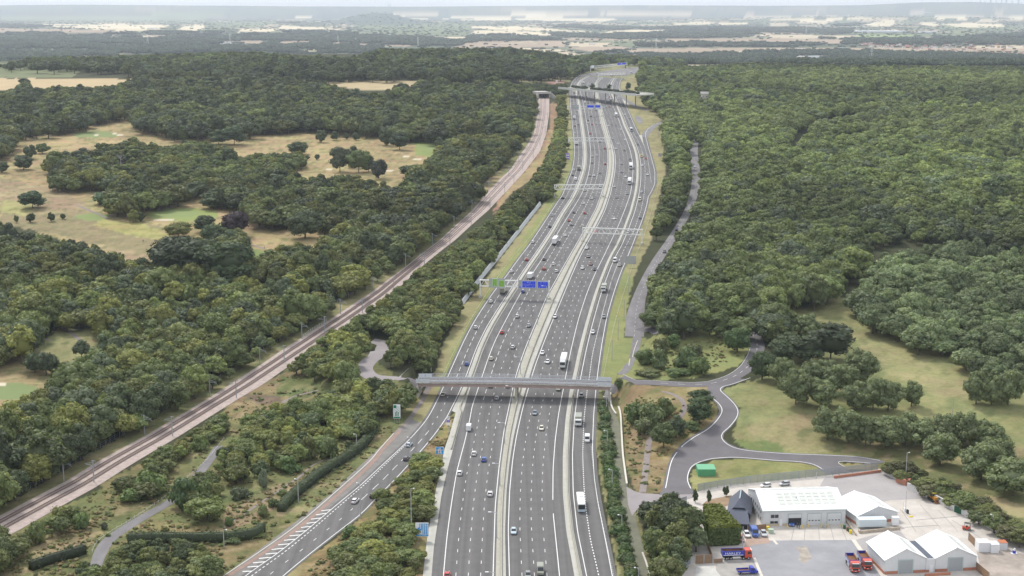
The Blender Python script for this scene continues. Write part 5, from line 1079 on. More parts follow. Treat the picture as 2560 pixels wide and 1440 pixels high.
for (x, y, t, w, l, c) in [
 (59, 424, 388, 42, 'round tree alone on the dry fairway, above left', DK), (5, 432, 404, 34, 'tree cut by the left edge of the frame on the upper fairway', DK), (12, 388, 346, 50, 'dark tree at the left edge below the park wood', DK), (76, 398, 362, 30, 'tree left of the lighter one at the tip of the wood', DK), (107, 384, 358, 34, 'lighter tree at the tip of the middle wood', G0),
 (82, 520, 478, 62, 'wide dark tree alone on the lower left fairway', (.05, .085, .04)), (246, 373, 358, 18, 'small tree above the middle wood near the green', DK), (77, 556, 533, 21, 'small round tree on the rough, second from the left', DK), (41, 557, 538, 12, 'thin young tree, first from the left on the rough', G0), (129, 554, 531, 18, 'pointed young tree on the rough, third from the left', DK), (157, 548, 534, 14, 'little round tree at the right end of the young row', DK),
 (333, 557, 523, 27, 'yellowish tree left of the putting green', YG), (351, 554, 529, 24, 'dark little tree touching the yellowish one by the green', DK), (381, 514, 484, 34, 'round tree at the right end of the long thicket', G0), (419, 512, 482, 28, 'small tree standing apart right of the long thicket', DK),
 (534, 521, 480, 64, 'broad dark tree behind the right end of the putting green', DK), (509, 581, 539, 44, 'dark round tree in front of the copper tree', DK), (447, 592, 555, 60, 'yellow green tree below the putting green', YG), (590, 590, 528, 64, 'dark purple copper-leaved tree beside the lower fairway', (.035, .022, .028)), (537, 613, 560, 62, 'green tree left of the copper tree', (.06, .09, .035)), (597, 613, 580, 56, 'olive tree in front of the copper tree', OL),
 (447, 702, 593, 128, 'huge dark tree at the lower tip of the fairway, left one', (.045, .062, .03)), (572, 714, 606, 124, 'huge dark tree at the lower tip of the fairway, right one', (.055, .08, .032)), (353, 697, 645, 52, 'dark round tree left of the two huge ones', DK),
 (803, 356, 325, 28, 'first of four small trees in a row on the upper fairway', DK), (837, 351, 328, 21, 'second of four small trees in a row on the upper fairway', DK), (866, 349, 332, 14, 'third and smallest of four trees in a row on the upper fairway', DK), (890, 351, 331, 19, 'fourth of four small trees in a row on the upper fairway', DK),
 (966, 364, 324, 38, 'left tree of the dark pair near the far green', DK), (999, 375, 330, 44, 'right tree of the dark pair near the far green', (.045, .065, .035)), (1018, 355, 332, 22, 'small tree behind the dark pair near the far green', DK), (793, 400, 386, 14, 'small bushy tree on the fairway left of the big clump', DK), (769, 400, 388, 11, 'tiny bushy tree on the fairway left of the big clump', DK),
 (850, 430, 368, 44, 'left tree of the big clump on the middle fairway', (.07, .085, .045)), (897, 432, 375, 58, 'bright front tree of the big clump on the middle fairway', G0), (880, 418, 366, 40, 'back tree of the big clump on the middle fairway', DK), (922, 430, 390, 36, 'right tree of the big clump on the middle fairway', DK), (947, 447, 399, 38, 'tall grey green tree right of the big clump beside the bunker', (.055, .065, .045)),
 (744, 387, 354, 48, 'dark tree at the right tip of the middle wood', DK), (1034, 443, 412, 54, 'dark tree at the lower right corner of the upper fairway', DK), (436, 355, 314, 32, 'left tree of the pair behind the middle wood', DK), (460, 355, 313, 32, 'right tree of the pair behind the middle wood', G0), (489, 348, 328, 18, 'low tree right of the pair behind the middle wood', DK), (546, 361, 324, 46, 'left of two broad trees on the upper fairway', DK), (586, 362, 314, 58, 'right of two broad trees on the upper fairway', (.06, .09, .045)),
 (87, 931, 884, 50, 'left tree of the trio beside the lower green', DK), (116, 938, 880, 52, 'middle tree of the trio beside the lower green', DK), (150, 935, 902, 38, 'right tree of the trio beside the lower green', G0)]:
 single(x, y, t, w, l, G3_, c, 'round' if w > 40 else 'field')
for (x, y, t, w, l) in [(275, 519, 470, 80, 'left end of the long rounded thicket on the golf course'), (318, 516, 458, 90, 'middle of the long rounded thicket on the golf course'), (356, 512, 466, 70, 'right end of the long rounded thicket on the golf course'), (620, 552, 500, 70, 'left half of the round thicket right of the green'), (655, 556, 497, 80, 'middle of the round thicket right of the green'), (694, 553, 508, 66, 'right half of the round thicket right of the green')]:
 bush(x, y, t, w, l, 'rounded thickets on the golf course', (.07, .1, .045))
G4_ = 'bushes on the rough ground between railway and slip road'
for i, (x, y, t, w, l, c) in enumerate([(659, 1224, 1170, 28, 'pale grey green columnar bush in the rough grass', (.16, .18, .10)), (720, 1187, 1136, 68, 'wide low bush left of the hedge in the rough grass', G0), (772, 1152, 1090, 48, 'tall bright bush behind the wide low one', (.09, .12, .035)), (820, 1152, 1084, 58, 'tall dense bush next to the clipped hedge', G0), (872, 1122, 1100, 27, 'small dark bush near the top of the clipped hedge', DK),
 (786, 1194, 1168, 12, 'thin sapling beside the clipped hedge', G0), (534, 1306, 1264, 38, 'upright olive bush right of the service track', OL), (658, 1295, 1261, 34, 'round bush left of the drain, lower one', OL), (684, 1270, 1243, 28, 'round bush left of the hedge, upper one', G0), (571, 1319, 1290, 23, 'small bush above the horizontal hedge', G0), (601, 1252, 1212, 46, 'soft grey green bush in the middle of the rough grass', (.09, .11, .055)), (467, 1283, 1190, 88, 'big round tree-like bush right of the bend in the service track', (.065, .09, .035)),
 (520, 1262, 1195, 46, 'bright green bush behind the big round one', (.10, .14, .04)), (375, 1243, 1170, 74, 'grey green bush on the bank above the service track', G0), (328, 1262, 1218, 66, 'low bush left of the grey green one on the bank', OL), (206, 1328, 1279, 48, 'light bush on the bank left of the track', LT), (155, 1310, 1262, 56, 'yellowish bush between railway and track, lower left', YG), (89, 1364, 1296, 50, 'upright bush at the lower left beside the ballast', LT), (261, 1325, 1304, 19, 'small dark bush in the dry grass above the track', DK), (55, 1380, 1330, 50, 'dark bush at the lower left corner group', G0),
 (500, 1130, 1085, 50, 'bush beside the upper end of the service track', OL), (455, 1150, 1100, 50, 'bush on the bank below the railway, left of the track end', YG), (540, 1075, 1035, 55, 'bush at the edge of the ballast above the track end', G0), (413, 1330, 1315, 22, 'low yellow bush in the dry grass right of the track', YG), (640, 1345, 1325, 60, 'rounded bush under the end of the horizontal hedge', LT), (580, 1360, 1335, 56, 'rounded bush below the middle of the horizontal hedge', G0), (705, 1240, 1222, 26, 'low round bush beside the drain', LT), (560, 1150, 1120, 40, 'bush on the left side of the copse', DK), (850, 1395, 1360, 50, 'bush at the inner edge of the shrub belt by the slip road', G0), (880, 1350, 1310, 46, 'second bush at the inner edge of the shrub belt by the slip road', G0), (958, 1255, 1215, 50, 'bush at the inner edge of the shrub belt level with the black car', OL)]):
 bush(x, y, t, w, l, G4_, c)
# row of bushes between motorway and lower path
for i in range(46):
 t = i / 45; y = 1022 + (1500 - 1022) * t ** 1.15; x = np.interp(y, [1000, 1090, 1160, 1240, 1330, 1420, 1520], [1508, 1514, 1522, 1532, 1548, 1568, 1592]) + rngT.uniform(-4, 7)
 bush(x, y, y - (20 + 14 * t) * rngT.uniform(.8, 1.2), (32 + 16 * t) * rngT.uniform(.85, 1.15), 'bush in the dense row beside the mossy lane, %s' % ('in front of the bridge' if y < 1085 else 'level with the white van' if y < 1160 else 'beside the brown bank foot' if y < 1250 else 'opposite the gate junction' if y < 1340 else 'beside the coach' if y < 1400 else 'at the lower edge'), 'bush row beside the mossy lane', (.07, .105, .035))
# clipped hedges
def hedge(pts, w, h, label, tint=(.08, .112, .045), leaf=.28, dens=14, name='hedge', closed_box=None):
 g = np.random.default_rng(len(pts) * 7 + int(pts[0][0])); c = path_world(pts, step=1.0); nrm = normals(c); n = len(c) * dens * max(1, int(h * w / 6))
 k = g.integers(0, len(c), n); side_ = g.uniform(-1, 1, n); face = g.integers(0, 3, n)
 o = np.where(face == 0, side_, np.sign(side_)) * w / 2 * g.uniform(.88, 1.08, n); z = np.where(face == 0, 1, g.uniform(0, 1, n)) * h * (1 + .09 * wob(c[k, 0], c[k, 1], 3, 8))
 x = c[k, 0] + nrm[k, 0] * o + g.uniform(-.5, .5, n); y = c[k, 1] + nrm[k, 1] * o + g.uniform(-.5, .5, n); zz = T(x, y) + z
 nn = np.where((face == 0)[:, None], [0, 0, 1.0], np.stack([nrm[k, 0] * np.sign(o), nrm[k, 1] * np.sign(o), np.full(n, .3)], -1)) + g.normal(size=(n, 3)) * .45; nn /= np.linalg.norm(nn, axis=1)[:, None]
 a = np.cross(nn, g.normal(size=(n, 3))); a /= np.linalg.norm(a, axis=1)[:, None]; b = np.cross(nn, a); s = leaf * g.uniform(.6, 1.3, (n, 1)); p = np.stack([x, y, zz], -1)
 V = np.stack([p - a * s, p - b * s, p + a * s, p + b * s], 1).reshape(-1, 3); C = np.repeat(g.uniform(.7, 1.3, (n, 1)) * np.ones((1, 3)), 4, 0)
 core = []; cf = []
 for i in range(len(c)):
  for (oo, hh) in ((-.42, -.1), (.42, -.1), (.42, .88), (-.42, .88)):
   xx, yy = c[i, 0] + nrm[i, 0] * oo * w, c[i, 1] + nrm[i, 1] * oo * w; core.append((xx, yy, float(T(xx, yy)) + hh * h))
  if i:
   for j in range(4): cf.append(((i - 1) * 4 + j, (i - 1) * 4 + (j + 1) % 4, i * 4 + (j + 1) % 4, i * 4 + j))
 cf += [(0, 3, 2, 1), tuple(len(core) - 4 + j for j in range(4))]
 me = poly_mesh(name, [(V, np.arange(4 * n).reshape(-1, 4), C, 0), (np.array(core), np.array(cf), np.full((len(core), 3), .6), 0)], [M_LEAF])
 o = link(name, me); o['tint'] = tint; return tag(o, label, 'hedge')
hedge([(938, 1060), (930, 1085), (912, 1112), (870, 1146), (822, 1176), (782, 1205), (742, 1238), (718, 1262), (703, 1280)], 3.2, 3.0, 'long dark clipped hedge running along the slip road fence')
hedge([(320, 1358), (380, 1355), (450, 1355), (550, 1354), (600, 1350), (640, 1342), (656, 1328)], 2.6, 3.2, 'dark clipped hedge lying level near the lower edge, with hooked end')
hedge([(78, 1426), (115, 1412), (156, 1400), (185, 1392), (212, 1383)], 2.4, 3.0, 'short dark clipped hedge in the lower left corner', (.05, .07, .03))
# dead trees
def dead(x, y, top, label, sd):
 p = P(x, y); h = height_to(p, top); g = random.Random(sd); b = MB(); e = empty('dead_tree', p, 0, label, 'tree', 'bare dead trees')
 b.cyl((0, 0, -.5), (0, 0, h * .6), .35, .2, 6); b.cyl((0, 0, h * .6), (g.uniform(-.8, .8), 0, h), .2, .05, 5); b.build('trunk', M_DEAD, e)
 for i in range(7):
  a = g.uniform(0, 6.28); t = g.uniform(.35, .85); l = h * g.uniform(.25, .45); q = Vector((0, 0, h * t)); m = q + Vector((math.cos(a) * l * .6, math.sin(a) * l * .6, l * .35)); r = m + Vector((math.cos(a + .5) * l * .5, math.sin(a + .5) * l * .5, l * .3))
  bb = MB(); bb.cyl(q, m, .13, .09, 5, cap=False); bb.cyl(m, r, .09, .03, 4); bb.cyl(m, m + Vector((math.cos(a - .8) * l * .4, math.sin(a - .8) * l * .4, l * .25)), .07, .03, 4); bb.build('branch', M_DEAD, e)
dead(322, 735, 668, 'bare pale dead tree in the wood below the fairway', 1); dead(303, 428, 384, 'white dead tree standing in the middle golf wood', 2); dead(847, 470, 436, 'small white dead tree at the right end of the fairway wood', 3); dead(330, 400, 395, 'short broken dead tree beside the white one', 4)

# ---------------------------------------------------------------- near bridge
M_PINK = mat('faded_pink_girder', (.46, .345, .31), .6, noise=.08, nscale=.3)
M_RAILB = mat('parapet_grey', (.56, .58, .60), .5, metal=.2)
M_PANEL = mat('parapet_panel', (.62, .65, .67), .5, noise=.05)
M_STAIN = mat('stained_concrete', (.36, .33, .29), .9, noise=.3, nscale=.6)
M_DECK = mat('bridge_deck', (.40, .41, .43), .85, noise=.1, nscale=.3)
zb = 6.0
bl_, br_ = P(1046, 966, flat=zb), P(1529, 975.5, flat=zb)
bl_ = bl_ + (bl_ - br_).normalized() * 1.2; L_ = (br_ - bl_).length; ang = math.atan2(br_.y - bl_.y, br_.x - bl_.x)
bridge = empty('road_bridge', (bl_.x, bl_.y, 0), ang, 'grey railed road bridge with pink girders crossing all carriageways near the camera', 'bridge')
W_ = 8.6; arch = lambda u: 0.45 * (1 - (2 * u / L_ - 1) ** 2)
def beam(mb, y0, y1, z0, z1, u0=0, u1=None, n=24, m=0):
 u1 = L_ if u1 is None else u1; b0 = len(mb.v)
 for i in range(n + 1):
  u = u0 + (u1 - u0) * i / n; a = arch(u)
  for (y, z) in ((y0, z0), (y1, z0), (y1, z1), (y0, z1)): mb.v.append((u, y, z + a))
 for i in range(n):
  for j in range(4): mb.f.append((b0 + i * 4 + j, b0 + i * 4 + (j + 1) % 4, b0 + i * 4 + 4 + (j + 1) % 4, b0 + i * 4 + 4 + j)); mb.m.append(m)
 mb.f.append((b0, b0 + 3, b0 + 2, b0 + 1)); mb.m.append(m); k = b0 + n * 4; mb.f.append((k, k + 1, k + 2, k + 3)); mb.m.append(m)
for y0 in (.5, 2.9, 5.3, 7.6):
 b = MB(); beam(b, y0, y0 + .5, zb - .1, zb + 1.0, .8, L_ - .8); beam(b, y0 - .25, y0 + .75, zb - .22, zb - .1, .8, L_ - .8); b.build('girder', M_PINK, bridge)
b = MB(); beam(b, 0, W_, zb + 1.0, zb + 1.3); b.build('deck', M_DECK, bridge)
b = MB(); beam(b, .9, W_ - .9, zb + 1.303, zb + 1.34); b.build('road_surface', M_ROADP, bridge)
for y0 in (-.12, W_ - .38):
 b = MB(); beam(b, y0, y0 + .5, zb + 1.0, zb + 1.45); b.build('edge_beam', M_STAIN, bridge)
pm = MB(); pm.box(-.09, .09, -.08, .08, 0, 1.75); pm = pm.mesh('post', M_RAILB)
for y0 in (.12, W_ - .15):
 for zz, hh in ((.55, .08), (1.1, .08), (1.65, .12)):
  b = MB(); beam(b, y0 - .05, y0 + .05, zb + 1.5 + zz - hh / 2, zb + 1.5 + zz + hh / 2); b.build('rail', M_RAILB, bridge)
 u = 6.2
 while u < L_ - 6: link('post', pm, bridge, (u, y0, zb + 1.5 + arch(u))); u += 3.75
 for u0, u1 in ((.2, 2.8), (3.0, 5.8), (L_ - 5.8, L_ - 3.0), (L_ - 2.8, L_ - .2)):
  b = MB(); beam(b, y0 - .1, y0 - .05, zb + 1.55, zb + 3.1, u0, u1, 2); b.build('panel', M_PANEL, bridge)
for y0 in (1.5, W_ - 1.6):       # inner safety rail
 b = MB(); beam(b, y0, y0 + .12, zb + 1.75, zb + 2.1); b.build('safety_rail', M_PANEL, bridge)
for u0 in (.2, L_ - 1.6):
 b = MB(); b.box(u0 + .2, u0 + 1.1, .2, W_ - .2, -1.5, zb - .38, 0); b.build('abutment', mat('pier_concrete', (.50, .48, .44), .9, noise=.15, nscale=.4), bridge)
midu = (P(1290, 985).x - bl_.x) / math.cos(ang)
for u0 in (midu,):
 b = MB(); b.box(u0 - .5, u0 + .5, .6, W_ - .6, -.5, zb + .6); b.build('pier', M_CONC2, bridge)
def slab(parent, name, m, *boxes):
 b = MB()
 for q in boxes: b.box(*q)
 return b.build(name, m, parent)
# ---------------------------------------------------------------- far green bridge
fl, fr = P(1398, 239), P(1590, 252)
fz = max(height_to(fl, 219.5) + fl.z, height_to(fr, 237) + fr.z)
flp, frp = P(1397, 219.5, flat=fz), P(1590, 237, flat=fz)
La = (frp - flp).length; fa = math.atan2(frp.y - flp.y, frp.x - flp.x)
fb = empty('green_bridge', (flp.x, flp.y, 0), fa, 'distant pale bridge with bushes growing along its deck', 'bridge')
b = MB(); b.box(0, La, 0, 24, fz - 1.2, fz); b.build('deck', M_CONC, fb)
b = MB(); b.box(-1, La + 1, -.5, -.02, fz - 1.4, fz + 1.3); b.build('parapet', mat('pale_parapet', (.60, .60, .55), .8), fb); b = MB(); b.box(-1, La + 1, 24.02, 24.5, fz - 1.4, fz + 1.3); b.build('parapet', MATS['pale_parapet'], fb)
for px_, py_ in ((1414, 240), (1450, 237), (1495, 242), (1541, 246)):
 g = P(px_, py_); u = (g.x - flp.x) / math.cos(fa); [slab(fb, 'pier', M_CONC, (u - .45, u + .45, y_, y_ + .9, min(fl.z, fr.z) - 6, fz - 1.21)) for y_ in (4, 17)]
for i in range(46):
 u = rngT.uniform(2, La - 2); yy = rngT.uniform(5, 20); c_, s_ = math.cos(fa), math.sin(fa)
 e = empty('bush', (flp.x + u * c_ - yy * s_, flp.y + u * s_ + yy * c_, fz), rngT.uniform(0, 6), 'bush growing on the deck of the distant green bridge', 'bush', 'bushes on the distant green bridge')
 a = link('foliage', SHRUB[i % 4], e); q = rngT.uniform(.8, 1.5); a.scale = (q * 1.3, q * 1.3, q * .75); a['tint'] = (.06, .075, .04)
for px_, py_, t_, w_ in ((1481, 221, 208, 12), (1523, 224, 210, 11), (1570, 226, 206, 13)):
 single(px_, py_, t_, w_, {1481: 'small round tree at the left of the two on the far bridge', 1523: 'small round tree right of the centre on the far bridge', 1570: 'lone dark tree on the verge behind the far bridge'}[px_], 'small trees by the far bridge', DK)

# ---------------------------------------------------------------- gantries and signs
M_GANT = mat('gantry_paint', (.80, .80, .76), .55, metal=.15)
M_BLUE = mat('sign_blue', (.035, .08, .80), .45); M_SGREEN = mat('sign_green', (.24, .50, .05), .45); M_DGREEN = mat('sign_dark_green', (.0, .22, .10), .45)
M_WHITE = mat('sign_white', (.82, .83, .84), .45); M_BACK = mat('sign_grey', (.42, .43, .42), .55); M_CYAN = mat('sign_light_blue', (.03, .36, .78), .45); M_PURP = mat('sign_violet', (.26, .16, .55), .5); M_SRED = mat('sign_red', (.55, .04, .08), .5)
def text_obj(s, h, m, parent, loc, align='CENTER', name='lettering', width=None):
 cu = bpy.data.curves.new('lettering', 'FONT'); cu.body = s; cu.size = h; cu.align_x = align; cu.resolution_u = 1
 t = bpy.data.objects.new('tmp', cu); dg = bpy.context.evaluated_depsgraph_get(); me = bpy.data.meshes.new_from_object(t)
 bpy.data.objects.remove(t); bpy.data.curves.remove(cu); me.materials.clear(); me.materials.append(m)
 o = link(name, me, parent, loc); o.rotation_euler = (math.pi / 2, 0, 0)
 if width and me.vertices:
  w = max(v.co.x for v in me.vertices) - min(v.co.x for v in me.vertices)
  if w > 0: o.scale = (width / w, 1, 1)
 return o
def panel(parent, x0, x1, z0, z1, y=-.75, border=.12, m=M_BLUE, name='sign_panel'):
 b = MB(); b.box(x0, x1, y, y + .08, z0, z1, 1); b.box(x0 + border, x1 - border, y - .02, y, z0 + border, z1 - border, 0); return b.build(name, [m, M_WHITE], parent)
def gantry(L, R, top, bot, label, signs=None, bays=None):
 a, c = P(*L), P(*R); ang = math.atan2(c.y - a.y, c.x - a.x); S = math.hypot(c.x - a.x, c.y - a.y)
 mid = (a + c) / 2; zt = mid.z + height_to(mid, top); zl = mid.z + height_to(mid, bot) - 0; e = empty('gantry', (a.x, a.y, 0), ang, label, 'gantry', 'sign and signal gantries over the motorway')
 d = .8; th = .34
 for y in (-d, d):
  for z in (zl, zt - .1):
   b = MB(); b.bar((-.3, y, z), (S + .3, y, z), th); b.build('chord', M_GANT, e)
 n = bays or max(6, int(S / 4)); bw = S / n; br = MB(); br.bar((0, -d, zl), (bw / 2, -d, zt - .1), .22); br.bar((bw / 2, -d, zt - .1), (bw, -d, zl), .22); br.bar((0, -d, zt - .1), (0, d, zt - .1), .1); br.bar((0, -d, zl), (0, d, zl), .1)
 me = br.mesh('brace', M_GANT)
 for i in range(n): link('brace', me, e, (i * bw, 0, 0)); link('brace', me, e, ((i) * bw, 2 * d, 0)) if i % 2 == 0 else None
 for u, q in ((0, a), (S, c)):
  b = MB(); b.box(u - .28, u + .28, -.35, .35, q.z - .5, zt); b.build('leg', M_GANT, e)
  b = MB(); b.box(u - .9, u + .9, -1.3, 1.3, q.z - .3, q.z + .9, tx=.2, ty=.2); b.build('footing', M_CONC, e)
 return e, a, S, zl, zt, ang
def gx_(a, S, ang, px, py, z):     # local x on the beam for a photo column
 q = P(px, py, flat=z); return (q.x - a.x) * math.cos(ang) + (q.y - a.y) * math.sin(ang)
e, a, S, zl, zt, ang = gantry((1200.6, 743), (1372.5, 748), 701, 716.5, 'large gantry with two green and two blue direction signs')
X = lambda px: S * (px - 1200.6) / (1372.5 - 1200.6); ppm = PX_PER_M((a.x, a.y, zt)); Z = lambda py: zl + (716.5 - py) / ppm * .98 / 1.0
b = MB(); b.box(X(1223), X(1263), -1.0, -.85, Z(719.5), Z(695)); b.build('backing_board', M_BACK, e); b = MB(); b.box(X(1296.5), X(1371), -1.0, -.85, Z(720.5), Z(698)); b.build('backing_board', M_BACK, e)
def lines(x0, x1, z0, z1, rows, m=M_WHITE):
 h = z1 - z0
 for (t, s, k, w) in rows: text_obj(s, h * k, m, e, ((x0 + x1) / 2, -1.14, z0 + h * t), width=(x1 - x0) * w)
def arrow(parent, x, z, s, y=-1.14, m=M_WHITE):
 b = MB(); b.box(x - s * .12, x + s * .12, y, y + .02, z, z + s * .6); v = [(x - s * .5, y, z + .02), (x, y, z - s * .45), (x + s * .5, y, z + .02)]; b.poly(v); b.build('arrow', m, parent)
for (x0, x1, y0, y1, m, rows, arr) in [
  (1231.3, 1244, 716.5, 695.5, M_SGREEN, [(.80, 'M2', .16, .3), (.60, '(M25)', .13, .6), (.42, 'Dartford', .11, .7), (.28, 'crossing', .11, .7)], (1237.6,)),
  (1247.5, 1262.3, 716.8, 699.3, M_SGREEN, [(.76, 'A1013', .16, .5), (.56, '(A13)', .13, .6), (.38, 'Tilbury', .12, .6)], (1255,)),
  (1305.7, 1340, 718, 700, M_BLUE, [(.72, 'A122', .24, .28), (.48, '(M25, M11) Stansted +', .15, .88), (.28, 'Lower Thames crossing', .13, .78)], (1314, 1331.5)),
  (1344.3, 1370.8, 718.4, 700.8, M_BLUE, [(.72, 'M2 (A2)', .22, .55), (.50, 'Central London', .14, .75), (.30, 'Dartford crossing', .14, .88)], (1348.5, 1366))]:
 panel(e, X(x0), X(x1), Z(y0), Z(y1), -1.12, .14, m); lines(X(x0), X(x1), Z(y0), Z(y1), rows)
 for ax in arr: arrow(e, X(ax), Z(y0) + (Z(y1) - Z(y0)) * .15, (Z(y1) - Z(y0)) * .16)
panel(e, X(1298), X(1304), Z(718), Z(713.8), -1.12, .1, M_BLUE); panel(e, X(1223.3), X(1229), Z(715.5), Z(712.5), -1.12, .1, M_SGREEN)
gantry((1421, 372), (1525.5, 372), 344.5, 352.5, 'plain lattice gantry over the two left carriageways, before the sharp bend')
gantry((1386, 494), (1507.5, 492), 461.5, 472.5, 'plain lattice gantry above the near left verge where the road curves')
gantry((1457, 604), (1604.5, 611), 571, 584.5, 'plain lattice gantry over the two right carriageways')
e, a, S, zl, zt, ang = gantry((1418, 288), (1505, 290), 265.5, 272.5, 'far gantry with grey signal boards and blue signs below the green bridge')
X = lambda px: S * (px - 1418) / 87.0; ppm = PX_PER_M((a.x, a.y, zt)); Z = lambda py: zl + (272.5 - py) / ppm
b = MB(); b.box(X(1428), X(1447), -1.0, -.85, Z(273.5), Z(262)); b.build('backing_board', M_BACK, e)
for x0, x1 in ((1467, 1485), (1487, 1500.5)):
 b = MB(); b.box(X(x0 - 1), X(x1 + 1), -1.0, -.85, Z(273), Z(261.5)); b.build('backing_board', M_BACK, e); panel(e, X(x0), X(x1), Z(269), Z(262.3), -1.12, .2, M_BLUE); panel(e, X(x0 + 2), X(x1 - 2), Z(272.5), Z(269.8), -1.12, .2, M_WHITE)
e, a, S, zl, zt, ang = gantry((1476, 182), (1567.5, 178), 161, 166, 'furthest gantry with a blue sign near the crest')
X = lambda px: S * (px - 1476) / 91.5; ppm = PX_PER_M((a.x, a.y, zt)); Z = lambda py: zl + (166 - py) / ppm
panel(e, X(1540), X(1550), Z(165), Z(159.5), -1.12, .2, M_BLUE); panel(e, X(1551.5), X(1562), Z(165), Z(159.5), -1.12, .2, M_BLUE); b = MB(); b.box(X(1476), X(1483), -1.0, -.85, Z(165), Z(159)); b.build('backing_board', M_WHITE, e)
gantry((1496, 202), (1563, 200), 182, 187, 'plain lattice gantry just beyond the green bridge')

def post_sign(x, y, top, bot, w, label, build_face, nposts=2, name='road_sign', face=0.0, group=None):
 p = P(x, y); zt, zbm = height_to(p, top), height_to(p, bot); ppm = PX_PER_M(p); W = w / ppm; e = empty(name, p, face, label, 'road sign', group)
 for i in range(nposts):
  u = (i - (nposts - 1) / 2) * W * .62 / max(1, (nposts - 1)) * (1 if nposts > 1 else 0)
  b = MB(); b.cyl((u, .06, -.4), (u, .06, zt - .1), .07, n=6); b.build('post', M_STEEL, e)
 build_face(e, W, zbm, zt); return e
def strokes(parent, name, m, y, segs, w):
 b = MB()
 for (x0, z0, x1, z1) in segs: b.bar((x0, y, z0), (x1, y, z1), w, .03)
 b.build(name, m, parent)
def face_merge(e, W, z0, z1):       # motorway lane joining sign
 H = z1 - z0; panel(e, -W / 2, W / 2, z0, z1, -.08, .12, M_WHITE)
 b = MB(); b.box(-W / 2 + .15, W / 2 - .15, -.14, -.11, z0 + H * .04, z0 + H * .14); b.build('caption_band', M_CYAN, e)
 text_obj('200 yards', H * .085, M_WHITE, e, (0.1, -.16, z0 + H * .062), width=W * .5)
 b = MB(); b.box(W * .02, W * .46, -.14, -.11, z0 + H * .17, z0 + H * .93)
 b.poly([(-W * .20, -.125, z0 + H * .93), (-W * .20, -.125, z0 + H * .70), (-W * .44, -.125, z0 + H * .52), (-W * .44, -.125, z0 + H * .21), (-W * .05, -.125, z0 + H * .46), (W * .02, -.125, z0 + H * .46), (W * .02, -.125, z0 + H * .93)])
 b.build('road_diagram', M_CYAN, e)
 s = []
 for k in (.09, .24, .39): s.append((W * k, z0 + H * .18, W * k, z0 + H * .84))
 s += [(-W * .12, z0 + H * .84, -W * .12, z0 + H * .56), (-W * .12, z0 + H * .56, -W * .40, z0 + H * .26)]
 strokes(e, 'lane_arrows', M_WHITE, -.16, s, W * .055)
 b = MB()
 for k in (.09, .24, .39, -.12): b.poly([(W * k - W * .06, -.165, z0 + H * .82), (W * k + W * .06, -.165, z0 + H * .82), (W * k, -.165, z0 + H * .92)])
 for k in range(5): b.box(-W * .035, -W * .005, -.165, -.15, z0 + H * (.50 + .09 * k), z0 + H * (.55 + .09 * k))
 b.build('arrow_heads', M_WHITE, e)
 strokes(e, 'slip_marks', M_WHITE, -.16, [(-W * .42, z0 + H * .44, -W * .27, z0 + H * .58)], W * .03)
post_sign(1055.5, 1352, 1306.5, 1341, 33, 'square white and light blue lane joining sign beside the concrete strip, lower edge', face_merge, 2)
def face_end(e, W, z0, z1):
 H = z1 - z0; panel(e, -W / 2, W / 2, z0, z1, -.08, .12, M_CYAN); c = (z0 + z1) / 2
 b = MB(); b.poly([(-W * .26, -.13, z0 + H * .12), (-W * .06, -.13, z0 + H * .12), (-W * .03, -.13, z1 - H * .14), (-W * .10, -.13, z1 - H * .14)]); b.poly([(W * .06, -.13, z0 + H * .12), (W * .26, -.13, z0 + H * .12), (W * .10, -.13, z1 - H * .14), (W * .03, -.13, z1 - H * .14)])
 b.box(-W * .4, W * .4, -.15, -.12, c + H * .03, c + H * .12); b.build('motorway_symbol', M_WHITE, e)
 strokes(e, 'red_bar', M_SRED, -.17, [(-W * .4, z0 + H * .12, W * .4, z1 - H * .12)], W * .07)
post_sign(1099.5, 1143, 1117, 1135.5, 20, 'blue motorway sign crossed by a red bar, beside the concrete strip', face_end, 3)
def face_tri(e, W, z0, z1):
 H = z1 - z0; r = W * .55; b = MB(); b.cyl((0, -.08, z1 - r), (0, -.02, z1 - r), r, n=16); b.build('round_plate', M_WHITE, e)
 strokes(e, 'black_bar', mat('black_paint', (.02, .02, .02), .5), -.1, [(-r * .6, z1 - r * 1.6, r * .6, z1 - r * .4)], r * .3)
 panel(e, -W * .52, W * .52, z0 + H * .30, z0 + H * .58, -.08, .05, M_PURP, 'violet_plate'); strokes(e, 'white_cross', M_WHITE, -.12, [(-W * .2, z0 + H * .35, W * .2, z0 + H * .53), (W * .2, z0 + H * .35, -W * .2, z0 + H * .53)], W * .07)
 panel(e, -W * .52, W * .52, z0, z0 + H * .24, -.08, .03, M_WHITE, 'white_plate')
post_sign(1121, 1086, 1040, 1063, 9, 'narrow post with round white, violet and white plates beside the slip road', face_tri, 1)
def face_green(e, W, z0, z1):
 H = z1 - z0; panel(e, -W / 2, W / 2, z0, z1, -.08, .12, M_WHITE)
 b = MB(); b.box(-W * .44, -W * .05, -.14, -.12, z0 + H * .74, z0 + H * .95); b.build('green_block', M_DGREEN, e)
 strokes(e, 'route_diagram', M_DGREEN, -.14, [(-W * .2, z0 + H * .16, -W * .2, z0 + H * .45), (0, z0 + H * .16, 0, z0 + H * .5), (W * .2, z0 + H * .16, W * .2, z0 + H * .45), (-W * .4, z0 + H * .66, W * .36, z0 + H * .40), (-W * .1, z0 + H * .75, W * .42, z0 + H * .5), (W * .02, z0 + H * .9, W * .42, z0 + H * .66)], W * .1)
 b = MB(); b.box(-W * .45, W * .45, -.14, -.12, z0 + H * .03, z0 + H * .12); b.build('caption_band', M_DGREEN, e)
